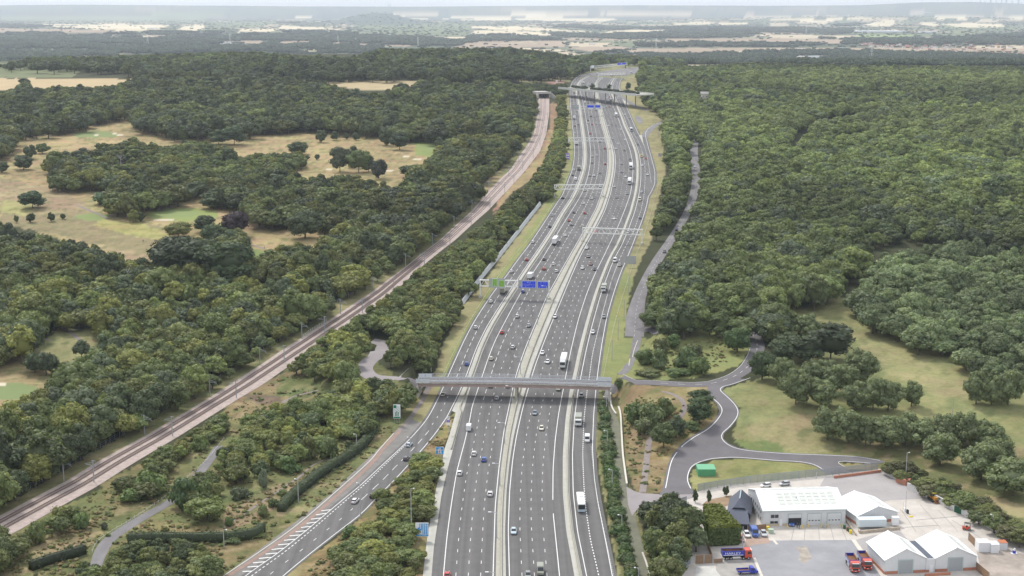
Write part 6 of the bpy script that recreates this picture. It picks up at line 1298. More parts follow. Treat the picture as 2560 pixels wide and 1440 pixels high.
post_sign(992.5, 1061, 1011, 1046, 18, 'tall white and green route sign on three posts above the slip road', face_green, 3)
def face_toll(e, W, z0, z1):
 H = z1 - z0; panel(e, -W / 2, W / 2, z0, z1, -.08, .1, M_PURP); b = MB()
 for k in range(2):
  for j in range(2): b.box(-W * .36 + k * W * .4, -W * .06 + k * W * .4, -.13, -.11, z0 + H * (.2 + .38 * j), z0 + H * (.4 + .38 * j))
 b.build('sign_blocks', M_WHITE, e)
post_sign(1419, 402, 383, 398.5, 10, 'small violet sign on the left verge below the second gantry', face_toll, 2)
def face_grey(e, W, z0, z1):
 b = MB(); b.box(-W / 2, W / 2, -.08, 0, z0, z1); b.build('board', M_BACK, e)
 b = MB()
 for k in range(4): b.box(-W / 2 + .1, W / 2 - .1, 0.005, .06, z0 + (z1 - z0) * (.12 + .24 * k), z0 + (z1 - z0) * (.16 + .24 * k))
 b.build('stiffener', M_STEEL, e)
post_sign(1576, 668, 640, 660, 28, 'large grey sign back on the right verge beside the old road', face_grey, 3)
post_sign(1650, 395, 383, 391.5, 9, 'small grey sign back on the right verge at the widest bend', face_grey, 2)

# ---------------------------------------------------------------- lighting columns
def lamp(x, y, top, arms, label, group, m=M_STEEL, dirx=-1, name='street_lamp', reach=2.4):
 p = P(x, y); h = height_to(p, top); e = empty(name, p, 0, label, 'street lamp', group)
 b = MB(); b.cyl((0, 0, -.3), (0, 0, h), .17, .10, 6); b.build('column', m, e)
 for s in arms:
  b = MB(); b.bar((0, 0, h - .05), (s * reach * .7, 0, h + .1), .13); b.build('arm', m, e)
  b = MB(); b.box(min(s * reach * .7, s * reach * 1.1), max(s * reach * .7, s * reach * 1.1), -.2, .2, h + .02, h + .22); b.build('lamp_head', M_WHITE, e)
 return e
cl = [(1249, 1300), (1246, 1430)]
tops = [(1490, 517, 482), (1472, 552, 512), (1455, 583, 545), (1432, 620, 581), (1409, 660, 620), (1387, 700, 663), (1366, 760, 715), (1344.5, 812, 767), (1322, 868, 826), (1301, 935, 893), (1280, 1008, 965), (1262, 1110, 1057), (1250, 1215, 1159), (1242, 1345, 1281), (1237, 1500, 1431)]
for i, (x, y, t) in enumerate(tops):
 lamp(x, y, t, (-1,) if i > 5 else (-1, 1),
         'tall lighting column on the central reserve %s' % ['beside the plain gantry on the left carriageways', 'second below the plain left gantry', 'just behind the plain right gantry', 'just in front of the plain right gantry', 'two back from the big sign gantry', 'one back from the big sign gantry', 'just in front of the big sign gantry leg', 'first one after the big sign gantry', 'second one after the big sign gantry', 'just behind the near bridge', 'under the edge of the near bridge', 'first one in front of the near bridge', 'second one in front of the near bridge', 'third one in front of the near bridge', 'cut by the lower edge of the picture'][i], 'lighting columns on the central reserve')
for i, (x, y, t) in enumerate([(1516, 1028, 992), (1518, 1115, 1077), (1530, 1223, 1174), (1554, 1337, 1288), (1596, 1462, 1420)]):
 lamp(x, y, t, (-1,), 'short lamp post in the bush row by the mossy lane, %s' % ['nearest the bridge', 'second from the bridge', 'third from the bridge', 'fourth from the bridge', 'last, at the lower edge'][i], 'short lamp posts by the mossy lane', reach=1.2)
for (x, y, t, a_, l) in [(1028.5, 1335, 1222, (1,), 'tall grey pole with camera head beside the lane joining sign'), (901, 1295, 1208, (-1,), 'dark lamp post standing in the slip road edge by the white car'), (746, 1257, 1198, (-1,), 'thin lamp post beside the clipped hedge'), (892, 1130, 1086, (-1,), 'thin lamp post above the clipped hedge'), (1026, 1150, 1094, (-1,), 'dark lamp post by the silver car on the slip road'), (560, 1368, 1325, (1,), 'thin lamp post at the horizontal hedge'), (1057, 938, 882, (1,), 'lamp post behind the left end of the bridge'), (1078, 930, 888, (-1,), 'wooden looking post behind the left end of the bridge'), (989, 895, 840, (), 'small post with blue disc in the thicket by the left bend'), (2381, 1045, 1000, (), 'thin wooden pole alone in the grass field'), (994, 1025, 995, (-1,), 'lamp post behind the white and green route sign'), (1617, 285, 262, (-1,), 'lamp post at the exit slip beyond the far verge'), (1646, 345, 318, (), 'lamp post inside the hook of the joining slip'), (1593, 260, 230, (), 'slim pole by the green bridge'), (1543, 235, 205, (), 'slim pole in the reserve beyond the green bridge')]:
 lamp(x, y, t, a_, l, 'separate poles and lamp posts', reach=1.0)
for i in range(9):
 x, y = 1452 + i * 13, 188 - i * 2.4
 lamp(x, y, y - 17, (), 'slim pole in the row along the far left edge of the motorway', 'slim poles beyond the green bridge')
for i, (x, y) in enumerate([(1572, 735), (1560, 800), (1545, 850), (1530, 900), (1528, 745)]):
 lamp(x, y, y - 52, (), 'very thin pole standing on the right grass verge, %s' % ['behind the others', 'second from the back', 'middle one', 'nearest the bridge', 'closest to the road edge'][i], 'thin poles on the right verge')

# ---------------------------------------------------------------- railway masts, fence, portal
M_MAST = mat('mast_steel', (.38, .42, .45), .5, metal=.3)
def mast(x, y, side_, label):
 p = P(x, y); f = rf(.26)(p.y) if side_ < 0 else rf(.585)(p.y); g = math.atan((RL.x(p.y + 5) - RL.x(p.y - 5)) / 10)
 e = empty('overhead_line_mast', p, -g, label, 'mast', 'overhead line masts beside the railway'); h = 7.6; s = 1 if side_ < 0 else -1
 b = MB(); b.box(-.14, .14, -.14, .14, -.3, h); b.build('mast_post', M_MAST, e)
 b = MB(); b.bar((-.9 * s, 0, h), (.5 * s, 0, h), .14); b.bar((-.9 * s, 0, h), (-.9 * s, 0, h - .7), .1); b.build('cross_arm', M_MAST, e)
 b = MB(); b.bar((0, 0, h - .5), (3.2 * s, 0, h - 1.3), .09); b.bar((0, 0, h - 1.7), (3.2 * s, 0, h - 1.3), .09); b.bar((2.2 * s, 0, h - 1.5), (3.6 * s, 0, h - 2.1), .07); b.build('cantilever', M_MAST, e)
ML = [(159.5, 1203), (361.7, 1086), (525, 991), (650, 911), (755, 847), (851, 785), (932.8, 728), (1014, 668), (1081, 615), (1135, 570), (1180, 530), (1222, 480), (1272, 440), (1297, 403), (1318, 370), (1332, 335), (1340, 300)]
MR = [(235, 1205), (431, 1090), (591, 995), (711, 905), (812, 830), (906, 783), (984.7, 728), (1061, 664), (1125, 615), (1178, 565), (1225, 520), (1262, 482), (1285, 460), (1307, 425), (1333, 395), (1350, 365), (1363, 335), (1369, 300)]
for k, lst, sd in (('left', ML, -1), ('right', MR, 1)):
 for i, (x, y) in enumerate(lst):
  mast(x, y, sd, 'grey overhead line mast on the %s of the tracks, %s' % (k, 'nearest the camera' if i == 0 else 'last before the tunnel' if i == len(lst) - 1 else '%s from the near end' % ['', 'second', 'third', 'fourth', 'fifth', 'sixth', 'seventh', 'eighth', 'ninth', 'tenth', 'eleventh', 'twelfth', 'thirteenth', 'fourteenth', 'fifteenth', 'sixteenth', 'seventeenth'][i]))
def fence(pts, h, label, step=4.0, m=M_MAST, meshm=None, post=.1, rails=3, extra_z=0.0, cat='fence', name='wire_fence'):
 c = path_world(pts, step=.5); s = np.concatenate([[0], np.cumsum(np.hypot(*np.diff(c[:, :2], axis=0).T))]); e = empty(name, (c[0, 0], c[0, 1], float(T(c[0, 0], c[0, 1]))), 0, label, cat)
 z0 = float(T(c[0, 0], c[0, 1])); pmh = MB(); pmh.box(-post / 2, post / 2, -post / 2, post / 2, -.3, h); pme = pmh.mesh('post', m)
 q = np.arange(0, s[-1], step); xs, ys = np.interp(q, s, c[:, 0]), np.interp(q, s, c[:, 1]); zs = T(xs, ys) + extra_z
 for i in range(len(q)): link('post', pme, e, (xs[i] - c[0, 0], ys[i] - c[0, 1], zs[i] - z0))
 for k in range(rails):
  b = MB()
  for i in range(len(q) - 1):
   zz = h * (k + .6) / rails; b.bar((xs[i] - c[0, 0], ys[i] - c[0, 1], zs[i] - z0 + zz), (xs[i + 1] - c[0, 0], ys[i + 1] - c[0, 1], zs[i + 1] - z0 + zz), .035)
  b.build('wire' if not meshm else 'rail', m, e)
 if meshm:
  for i in range(len(q) - 1):
   b = MB(); x0, y0, w0, x1, y1, w1 = xs[i] - c[0, 0], ys[i] - c[0, 1], zs[i] - z0, xs[i + 1] - c[0, 0], ys[i + 1] - c[0, 1], zs[i + 1] - z0
   d = Vector((x1 - x0, y1 - y0, 0)); L = d.length; n = int(L / .22)
   for j in range(n):
    t = (j + .5) / n; b.box(x0 + (x1 - x0) * t - .065, x0 + (x1 - x0) * t + .065, y0 + (y1 - y0) * t - .02, y0 + (y1 - y0) * t + .02, w0 + (w1 - w0) * t, w0 + (w1 - w0) * t + h)
   o = b.build('fence_panel', meshm, e)
 return e
fence([(-60, 1290), (0, 1262), (150, 1180), (235, 1130), (350, 1065), (520, 968), (640, 890), (740, 825)], 2.2, 'long wire fence on posts left of the railway, lower stretch', 3.5)
fence([(780, 800), (850, 755), (930, 705), (1010, 645), (1090, 580), (1170, 500), (1230, 448)], 2.2, 'wire fence on posts left of the railway, upper stretch', 5)
fence([(560, 1098), (517, 1152), (478, 1187), (416, 1242), (330, 1300), (272, 1335), (241, 1360), (229, 1386)], .9, 'low pale guard rail along the left side of the service track', 2.5, m=M_GANT, rails=1, name='guard_rail', cat='guard rail')
fence([(945, 1064), (938, 1088), (918, 1118), (876, 1152), (828, 1182), (788, 1212), (748, 1244), (716, 1272)], 2.2, 'dark wire fence on the road side of the long clipped hedge', 3.0, m=mat('dark_steel', (.06, .07, .08), .6), rails=3)
fence([(755, 846), (778, 828), (800, 815), (820, 800)], 1.4, 'short grey parapet railing left of the tracks where they cross a lane', 2.2, m=M_GANT, rails=4, name='railing', cat='railing')
fence([(858, 818), (876, 806), (896, 792)], 1.4, 'short grey parapet railing right of the tracks where they cross a lane', 2.2, m=M_GANT, rails=4, name='railing', cat='railing')
fence([(1434, 300), (1437, 360), (1434, 405), (1418, 445), (1400, 480), (1360, 545), (1320, 600), (1285, 640), (1240, 700), (1180, 795), (1140, 870), (1105, 945)], .7, 'thin guard rail along the grass left of the motorway', 6, m=M_GANT, rails=1, name='guard_rail', cat='guard rail')
fence([(1478, 1120), (1489, 1220), (1512, 1340), (1534, 1440), (1560, 1560)], .8, 'pale guard rail on the near right edge of the motorway', 3, m=M_GANT, rails=1, name='guard_rail', cat='guard rail')
fence([(1650, 440), (1642, 480), (1628, 530), (1610, 590), (1590, 640), (1570, 700), (1545, 780), (1525, 860), (1508, 945)], .8, 'pale guard rail on the far right verge of the motorway', 5, m=M_GANT, rails=1, name='guard_rail', cat='guard rail')
# noise wall
nw = MB(); c = path_world([(1159, 761), (1182, 729), (1205, 698), (1252, 641), (1300, 580), (1330, 541), (1353, 512)], step=3); nrm = normals(c)
nwe = empty('noise_wall', (0, 0, 0), 0, 'long plain grey noise wall along the left grass verge', 'wall')
k = 0
while k + 1 < len(c):
 j = min(k + 2, len(c) - 1); b = MB(); z0, z1 = float(T(c[k, 0], c[k, 1])), float(T(c[j, 0], c[j, 1])); w = .12
 a0, a1 = Vector((c[k, 0], c[k, 1], z0)), Vector((c[j, 0], c[j, 1], z1)); a1 = a0 + (a1 - a0) * .992; n_ = Vector((nrm[k, 0], nrm[k, 1], 0)) * w
 up = Vector((0, 0, 2.3)) + n_ * 7; b.hexa([a0 - n_, a0 + n_, a1 + n_, a1 - n_, a0 - n_ + up, a0 + n_ + up, a1 + n_ + up, a1 - n_ + up]); b.build('wall_panel', mat('noise_wall_grey', (.56, .58, .58), .8, noise=.06), nwe); k = j
# retaining wall by the near right abutment and its curving coping
def wall(pts, w, h, label, m, name='retaining_wall', parts='coping', cat='wall', z0=None):
 c = path_world(pts, step=2); nrm = normals(c); e = empty(name, (0, 0, 0), 0, label, cat); b = MB(); cp = MB()
 for k in range(len(c) - 1):
  for mb_, ww, za, zb_ in ((b, w, -.3, h), (cp, w + .12, h, h + .12)):
   q = []
   for i in (k, k + 1):
    x, y = c[i, 0], c[i, 1]; z = float(T(x, y)) if z0 is None else z0; q.append((Vector((x, y, z)), Vector((nrm[i, 0], nrm[i, 1], 0)) * ww / 2))
   (p0, n0), (p1, n1) = q; Z0, Z1 = Vector((0, 0, za)), Vector((0, 0, zb_)); mb_.hexa([p0 - n0 + Z0, p0 + n0 + Z0, p1 + n1 + Z0, p1 - n1 + Z0, p0 - n0 + Z1, p0 + n0 + Z1, p1 + n1 + Z1, p1 - n1 + Z1])
 b.build('wall_face', m, e); cp.build(parts, M_KERB, e); return e
wall([(1546, 1022), (1551, 1040), (1554, 1090), (1557, 1140), (1562, 1180), (1567, 1216)], .5, 1.0, 'curving pale retaining wall beside the mossy lane', M_CONC)
wall([(1526, 985), (1527, 1012), (1533, 1028), (1540, 1038)], .5, .7, 'short curving pale wall at the foot of the bridge abutment', M_CONC)
wall([(1606, 1385), (1617, 1415), (1627, 1445), (1650, 1500)], .4, .5, 'low pale wall at the lower end of the mossy lane', M_CONC)
# tunnel portal
pl, pr = P(1347.5, 246), P(1373.5, 246); ph = height_to(pl, 232.5); pwid = (pr - pl).length; pa = math.atan2(pr.y - pl.y, pr.x - pl.x)
e = empty('tunnel_portal', pl, pa, 'grey concrete railway tunnel portal with dark mouth and slotted roof', 'tunnel portal')
M_POR = mat('portal_concrete', (.50, .47, .43), .85, noise=.12, nscale=.5); M_DARKI = mat('tunnel_shade_black', (.02, .02, .03), .9)
b = MB(); b.box(-1.2, 0, 0, 24, -.5, ph); b.build('side_wall', M_POR, e); b = MB(); b.box(pwid, pwid + 1.2, 0, 24, -.5, ph); b.build('side_wall', M_POR, e)
b = MB(); b.box(-1.2, pwid + 1.2, 0, 24, ph + .004, ph + 1.0); b.build('roof_slab', M_POR, e); b = MB(); b.box(0, pwid, 23.4, 23.9, -.5, ph - .01); b.build('tunnel_shade_plate', M_DARKI, e)  # near-black plate closes the bore; the shade inside is painted as its colour
b = MB(); b.box(-2.2, pwid + 2.2, -.4, -.02, ph - 1.1, ph + 1.5); b.build('lintel', M_POR, e)
for i in range(1, 6):
 b = MB(); u = pwid * i / 6; b.box(u - .12, u + .12, 6, 6.3, -.2, ph - .02); b.build('column', M_POR, e)
for s, x0 in ((-1, -2.2), (1, pwid + 2.2)):
 b = MB(); b.hexa([(x0, -.4, -.5), (x0 + s * .5, -.4, -.5), (x0 + s * 4, -9, -.5), (x0 + s * 3.5, -9, -.5), (x0, -.4, ph), (x0 + s * .5, -.4, ph), (x0 + s * 4, -9, 1.5), (x0 + s * 3.5, -9, 1.5)]); b.build('wing_wall', M_POR, e)
# cottage in the wood, distant buildings
def house(x, y, wpx, hpx, label, group, wallc, roofc, depth=1.0, rz=0.0, name='house', flat=False):
 p = P(x, y); ppm = PX_PER_M(p); W = wpx / ppm; H = max(2.2, hpx / ppm * .55); e = empty(name, p, rz, label, 'building', group); Dp = W * depth
 b = MB(); b.box(-W / 2, W / 2, 0, Dp, -2, H); b.build('wall', wallc, e)
 b = MB()
 if flat: b.box(-W / 2 - .2, W / 2 + .2, -.2, Dp + .2, H + .003, H + .4)
 else:
  r = H + Dp * .32; b.prism([(-.4, H), (Dp + .4, H), (Dp / 2, r)], -W / 2 - .3, W / 2 + .3)
  # prism profile runs in y-z along x
 b.build('roof', roofc, e); n = max(2, int(W / 4))
 wm = MB(); wm.box(-.6, .6, -.06, .0, 0, 1.2); wme = wm.mesh('window', M_GLASSD)
 if not flat:
  for i in range(n): link('window', wme, e, (-W / 2 + W * (i + .5) / n, 0, H * .45))
 return e
M_GLASSD = mat('dark_glass', (.03, .035, .04), .15, spec=.6); M_TILE = mat('clay_tiles', (.34, .17, .12), .85, noise=.15, nscale=.5); M_TILEG = mat('grey_tiles', (.38, .36, .34), .85, noise=.12, nscale=.5)
M_RENDER = mat('pale_render', (.72, .68, .58), .8); M_WSHED = mat('white_cladding', (.78, .79, .80), .6); M_GSHED = mat('grey_green_cladding', (.42, .50, .48), .6)
house(1762, 249, 20, 26, 'pale house with steep grey roof in a gap of the right wood', None, M_RENDER, M_TILEG, .8); house(1752, 250, 8, 14, 'small gabled wing left of the house in the right wood', None, M_RENDER, M_TILEG, 1.0); house(1392, 207, 5, 8, 'small white kiosk near the red patch by the far bridge', None, M_WSHED, M_WSHED, 1, flat=True)
house(0, 263, 14, 14, 'pale building cut by the left edge of the frame in the park wood', None, M_RENDER, M_WSHED, 1.0)
far_l = [(2040, 145, 34, 9, M_WSHED, M_GSHED, 'long pale shed with terraced roof, nearest of the far industrial estate'), (1990, 137, 34, 4, M_WSHED, M_WSHED, 'low white shed left of the terraced one'), (2050, 132, 26, 7, M_WSHED, M_GSHED, 'pale green roofed shed right of the estate road'), (2103, 124, 30, 8, M_GSHED, M_GSHED, 'blue grey curved shed in the far estate'), (2133, 112, 12, 6, M_GSHED, M_WSHED, 'small blue grey block right of the curved shed'), (2153, 108, 16, 5, M_GSHED, M_WSHED, 'small pale block at the right end of the estate'), (2000, 124, 28, 3, M_WSHED, M_WSHED, 'white shed behind the estate trees'),
          (2197, 81, 136, 6, M_WSHED, M_WSHED, 'very long white warehouse on the far plain'), (2322, 82, 44, 6, M_WSHED, M_WSHED, 'second white warehouse right of the very long one'), (2228, 99, 50, 4, M_WSHED, M_WSHED, 'flat white building below the long warehouse'), (2400, 92, 40, 5, M_WSHED, M_WSHED, 'white works building above the red town'), (2010, 66, 10, 6, M_RENDER, M_RENDER, 'small white tower building among far hedges'), (2310, 32, 34, 3, M_WSHED, M_WSHED, 'bright white sheds on the horizon hill'), (560, 110, 30, 6, M_WSHED, M_WSHED, 'long white farm shed left of centre on the plain'), (703, 90, 12, 5, M_WSHED, M_TILE, 'white barn at the edge of the far wood'), (380, 72, 26, 5, M_WSHED, M_WSHED, 'white glasshouses on the left plain'), (68, 111, 7, 8, M_RENDER, M_RENDER, 'white house with pointed oast roof on the left plain'), (1480, 112, 16, 5, M_WSHED, M_TILEG, 'pale farm sheds below the brown field'), (1592, 133, 26, 4, M_WSHED, M_WSHED, 'low white buildings behind the crest'), (1615, 140, 14, 4, M_RENDER, M_TILEG, 'pale service building beyond the crest'), (1855, 135, 18, 5, M_WSHED, M_TILEG, 'white building with grey roof behind the right ridge'), (1580, 160, 14, 5, M_RENDER, M_GSHED, 'yellowish green roofed kiosk beyond the motorway crest'), (1622, 162, 22, 5, M_BLUE, M_BLUE, 'blue canopy building beyond the motorway crest')]
for (x, y, w, h, wc, rc, l) in far_l: house(x, y, w, h, l, 'distant pale buildings on the plain', wc, rc, .5 if w > 25 else .8, flat=True)
n_ = 0
for i in range(150):
 x = rngT.uniform(2150, 2600); y = 112 + (x - 2150) / 450 * 12 + rngT.uniform(-10, 22) * (x - 2100) / 450; y = min(y, 142)
 house(x, y, rngT.uniform(4.5, 8), rngT.uniform(4, 6), 'small red or pale roofed house in the dense far town', 'houses of the far town on the right', [M_RENDER, M_TILE, M_WSHED][i % 3], [M_TILE, M_TILE, M_TILEG, M_TILE][i % 4], .8, rngT.uniform(-.5, .5))
for i in range(26):
 x = rngT.uniform(0, 300); y = rngT.uniform(80, 92) + (8 if i % 5 == 0 else 0)
 house(x, y, rngT.uniform(3.5, 6), 4, 'tiny pale house in the village at the left of the plain', 'houses of the left village', [M_RENDER, M_TILE][i % 2], [M_TILE, M_TILEG][i % 2], .8, rngT.uniform(-.5, .5))
# pylons and skyline towers
for i, (x, y, t) in enumerate([(370, 118, 85), (575, 112, 84), (845, 108, 88), (1045, 117, 92), (890, 108, 94), (1640, 130, 95), (2178, 150, 105), (2015, 88, 62)]):
 p = P(x, y); h = height_to(p, t); e = empty('pylon', p, .4, 'faint electricity pylon on the plain, %s' % ['far left', 'by the white farm shed', 'left of centre', 'above the ridge wood at centre', 'beside the one left of centre', 'above the motorway crest', 'above the right ridge', 'by the small tower building'][i], 'pylon', 'electricity pylons on the plain')
 b = MB()
 for s in ((-1, -1), (1, -1), (1, 1), (-1, 1)): b.bar((s[0] * h * .09, s[1] * h * .09, 0), (s[0] * .4, s[1] * .4, h), .35)
 for z in np.linspace(.1, .8, 7): w = h * .09 * (1 - z); b.bar((-w, -w, h * z), (w, -w, h * (z + .08)), .25); b.bar((w, -w, h * z), (-w, -w, h * (z + .08)), .25)
 b.build('lattice', M_GANT, e)
 for z, w in ((.72, .16), (.84, .13), (.94, .1)): b = MB(); b.bar((-h * w, 0, h * z), (h * w, 0, h * z), .4); b.build('cross_arm', M_GANT, e)
for i, (x, t, w) in enumerate([(972, 9, 2.2), (976, 9.5, 2), (925, 15, 2), (935, 16.5, 5), (950, 16, 5), (1012, 16.5, 3), (900, 17, 3), (2085, 9, 1.2), (2140, 10, 1.2), (2160, 8.5, 1.2), (2450, 1, 4), (2462, 3, 3), (2476, -1, 4), (2490, 2, 4), (2503, -2, 3), (2515, 1, 5), (2530, 3, 4), (2545, 0, 4)]):
 D = 27500.0; rx, _ = ray(x, 14); X = float(rx * D); z = float(T(X, D)); p = (X, D, z - 5); zt = CZ + (14 - t) * D / 3500.0; ppm = 3500 / D; W = w / ppm / 2
 e = empty('tower_block', p, 0, 'hazy high-rise of the city skyline on the horizon, %s group' % ('centre left' if x < 1500 else 'far right'), 'building', 'skyline towers on the horizon'); H = zt - z + 5
 b = MB(); b.box(-W, W, -W, W, 0, H * .8); b.build('tower_shaft', M_GSHED, e); b = MB(); b.box(-W * .6, W * .6, -W * .6, W * .6, H * .8 + .01, H); b.build('tower_top', M_GSHED, e)
# ---------------------------------------------------------------- vehicles (built facing +Y)
M_TYRE = mat('tyre_rubber', (.025, .025, .026), .8); M_HUB = mat('wheel_hub', (.45, .45, .46), .4, metal=.5); M_CHAS = mat('chassis_black', (.04, .04, .04), .7)
M_HEAD = mat('headlamp_glass', (.75, .76, .78), .15); M_TAIL = mat('tail_lamp', (.45, .03, .02), .3); M_PLATE = mat('number_plate', (.7, .6, .15), .5)
PAINT = {'white': (.78, .78, .76), 'cream': (.70, .66, .52), 'beige': (.46, .44, .36), 'silver': (.52, .54, .55), 'grey': (.26, .27, .27), 'dark grey': (.10, .105, .11), 'black': (.022, .023, .026), 'red': (.50, .045, .035), 'orange red': (.50, .13, .06), 'brown': (.24, .12, .08), 'blue': (.05, .12, .42), 'light blue': (.50, .60, .66), 'olive': (.30, .31, .24), 'blue grey': (.28, .33, .37), 'dark blue': (.03, .06, .20), 'yellow': (.72, .58, .22)}
def paint(c): return mat('paint_' + c.replace(' ', '_'), PAINT[c], .32, coat=.5, spec=.5)
def wheel_mesh(r, w):
 b = MB(); b.cyl((-w / 2, 0, r), (w / 2, 0, r), r, n=12, m=0); b.cyl((-w / 2 - .01, 0, r), (w / 2 + .01, 0, r), r * .55, n=8, m=1); return b.mesh('wheel', [M_TYRE, M_HUB])
WH_CAR, WH_BIG = wheel_mesh(.33, .22), wheel_mesh(.5, .34)
def loft(mb, secs, m=0):
 """secs: rings of equal length"""
 n = len(secs[0]); b = len(mb.v)
 for s in secs: mb.v += s
 for i in range(len(secs) - 1):
  for j in range(n): mb.f.append((b + i * n + j, b + i * n + (j + 1) % n, b + (i + 1) * n + (j + 1) % n, b + (i + 1) * n + j)); mb.m.append(m)
 mb.f.append(tuple(b + j for j in reversed(range(n)))); mb.m.append(m); k = b + (len(secs) - 1) * n; mb.f.append(tuple(k + j for j in range(n))); mb.m.append(m)
def ring(y, w, z0, z1, r=.12): return [(-w + r, y, z0), (w - r, y, z0), (w, y, z0 + r), (w, y, z1 - r), (w - r * 1.3, y, z1), (-w + r * 1.3, y, z1), (-w, y, z1 - r), (-w, y, z0 + r)]
CARC = {}
def car_meshes(kind, colour):
 if (kind, colour) in CARC: return CARC[(kind, colour)]
 p = paint(colour); b = MB(); g = MB(); r_ = MB()
 if kind == 'car':
  loft(b, [ring(-2.15, .74, .35, .78), ring(-2.0, .84, .26, .92), ring(-1.1, .89, .24, .98), ring(.7, .89, .24, .95), ring(1.7, .86, .26, .80), ring(2.1, .74, .34, .66)])
  loft(g, [[(-.74, -1.85, .93), (.74, -1.85, .93), (.74, 1.05, .93), (-.74, 1.05, .93)], [(-.60, -1.35, 1.38), (.60, -1.35, 1.38), (.60, .25, 1.38), (-.60, .25, 1.38)]])
  loft(r_, [[(-.63, -1.42, 1.375), (.63, -1.42, 1.375), (.63, .22, 1.375), (-.63, .22, 1.375)], [(-.52, -1.2, 1.46), (.52, -1.2, 1.46), (.52, .05, 1.46), (-.52, .05, 1.46)]])
  for s in (-1, 1):
   for y in (-.55,): r_.hexa([(s * .78, y - .06, .9), (s * .70, y - .06, .9), (s * .70, y + .06, .9), (s * .78, y + .06, .9), (s * .64, y - .06, 1.4), (s * .56, y - .06, 1.4), (s * .56, y + .06, 1.4), (s * .64, y + .06, 1.4)])
  wh = [(-1.32, .78), (1.32, .78)]; wm = WH_CAR; lz, ly = .66, 2.1
 elif kind == 'hatch':
  loft(b, [ring(-1.85, .74, .35, .90), ring(-1.75, .82, .26, 1.0), ring(.6, .84, .24, .98), ring(1.45, .82, .26, .84), ring(1.85, .7, .34, .66)])
  loft(g, [[(-.72, -1.78, .97), (.72, -1.78, .97), (.72, 1.0, .94), (-.72, 1.0, .94)], [(-.58, -1.5, 1.42), (.58, -1.5, 1.42), (.58, .2, 1.42), (-.58, .2, 1.42)]])
  loft(r_, [[(-.62, -1.6, 1.41), (.62, -1.6, 1.41), (.62, .15, 1.41), (-.62, .15, 1.41)], [(-.52, -1.35, 1.5), (.52, -1.35, 1.5), (.52, -.05, 1.5), (-.52, -.05, 1.5)]])
  wh = [(-1.18, .74), (1.2, .74)]; wm = WH_CAR; lz, ly = .66, 1.84
 else:       # van
  loft(b, [ring(-2.6, .93, .35, 2.15), ring(-2.5, .97, .28, 2.3), ring(.9, .97, .28, 2.3), ring(1.05, .97, .28, 2.1), ring(1.75, .96, .28, 1.3), ring(2.45, .88, .34, .98)])
  loft(g, [[(-.8, 1.12, 2.08), (.8, 1.12, 2.08), (.86, 1.80, 1.30), (-.86, 1.80, 1.30)], [(-.78, 1.18, 2.14), (.78, 1.18, 2.14), (.84, 1.88, 1.35), (-.84, 1.88, 1.35)]])
  for s in (-1, 1): g.box(s * .975 - .015, s * .975 + .015, .35, 1.15, 1.35, 1.95)
  r_.box(-.86, .86, -2.3, .7, 2.3, 2.345); wh = [(-1.7, .84), (1.6, .84)]; wm = WH_CAR; lz, ly = .8, 2.42
 hl = MB(); tl = MB(); hl.box(-.17, .17, ly - .1, ly + .03, lz - .1, lz + .1); tl.box(-.12, .12, -ly - .16 if kind == 'van' else -ly - .05, -ly + .12, lz + .05, lz + .3)
 out = (b.mesh('body', p), g.mesh('windows', M_GLASSD), r_.mesh('roof', p), hl.mesh('headlight', M_HEAD), tl.mesh('tail_light', M_TAIL), wh, wm); CARC[(kind, colour)] = out; return out
def vehicle(kind, colour, loc, rz, label, group, small=False):
 bm_, gm, rm_, hl, tl, wh, wm = car_meshes(kind, colour); e = empty({'car': 'car', 'hatch': 'car', 'van': 'van'}[kind], loc, rz, label, 'van' if kind == 'van' else 'car', group)
 link('body', bm_, e); link('windows', gm, e); link('roof', rm_, e)
 for y, x in wh:
  for s in (-1, 1): link('wheel', wm, e, (s * x, y, 0))
 if not small:
  for s in (-1, 1): link('headlight', hl, e, (s * .56, 0, 0)); link('tail_light', tl, e, (s * .6, 0, 0))
 return e
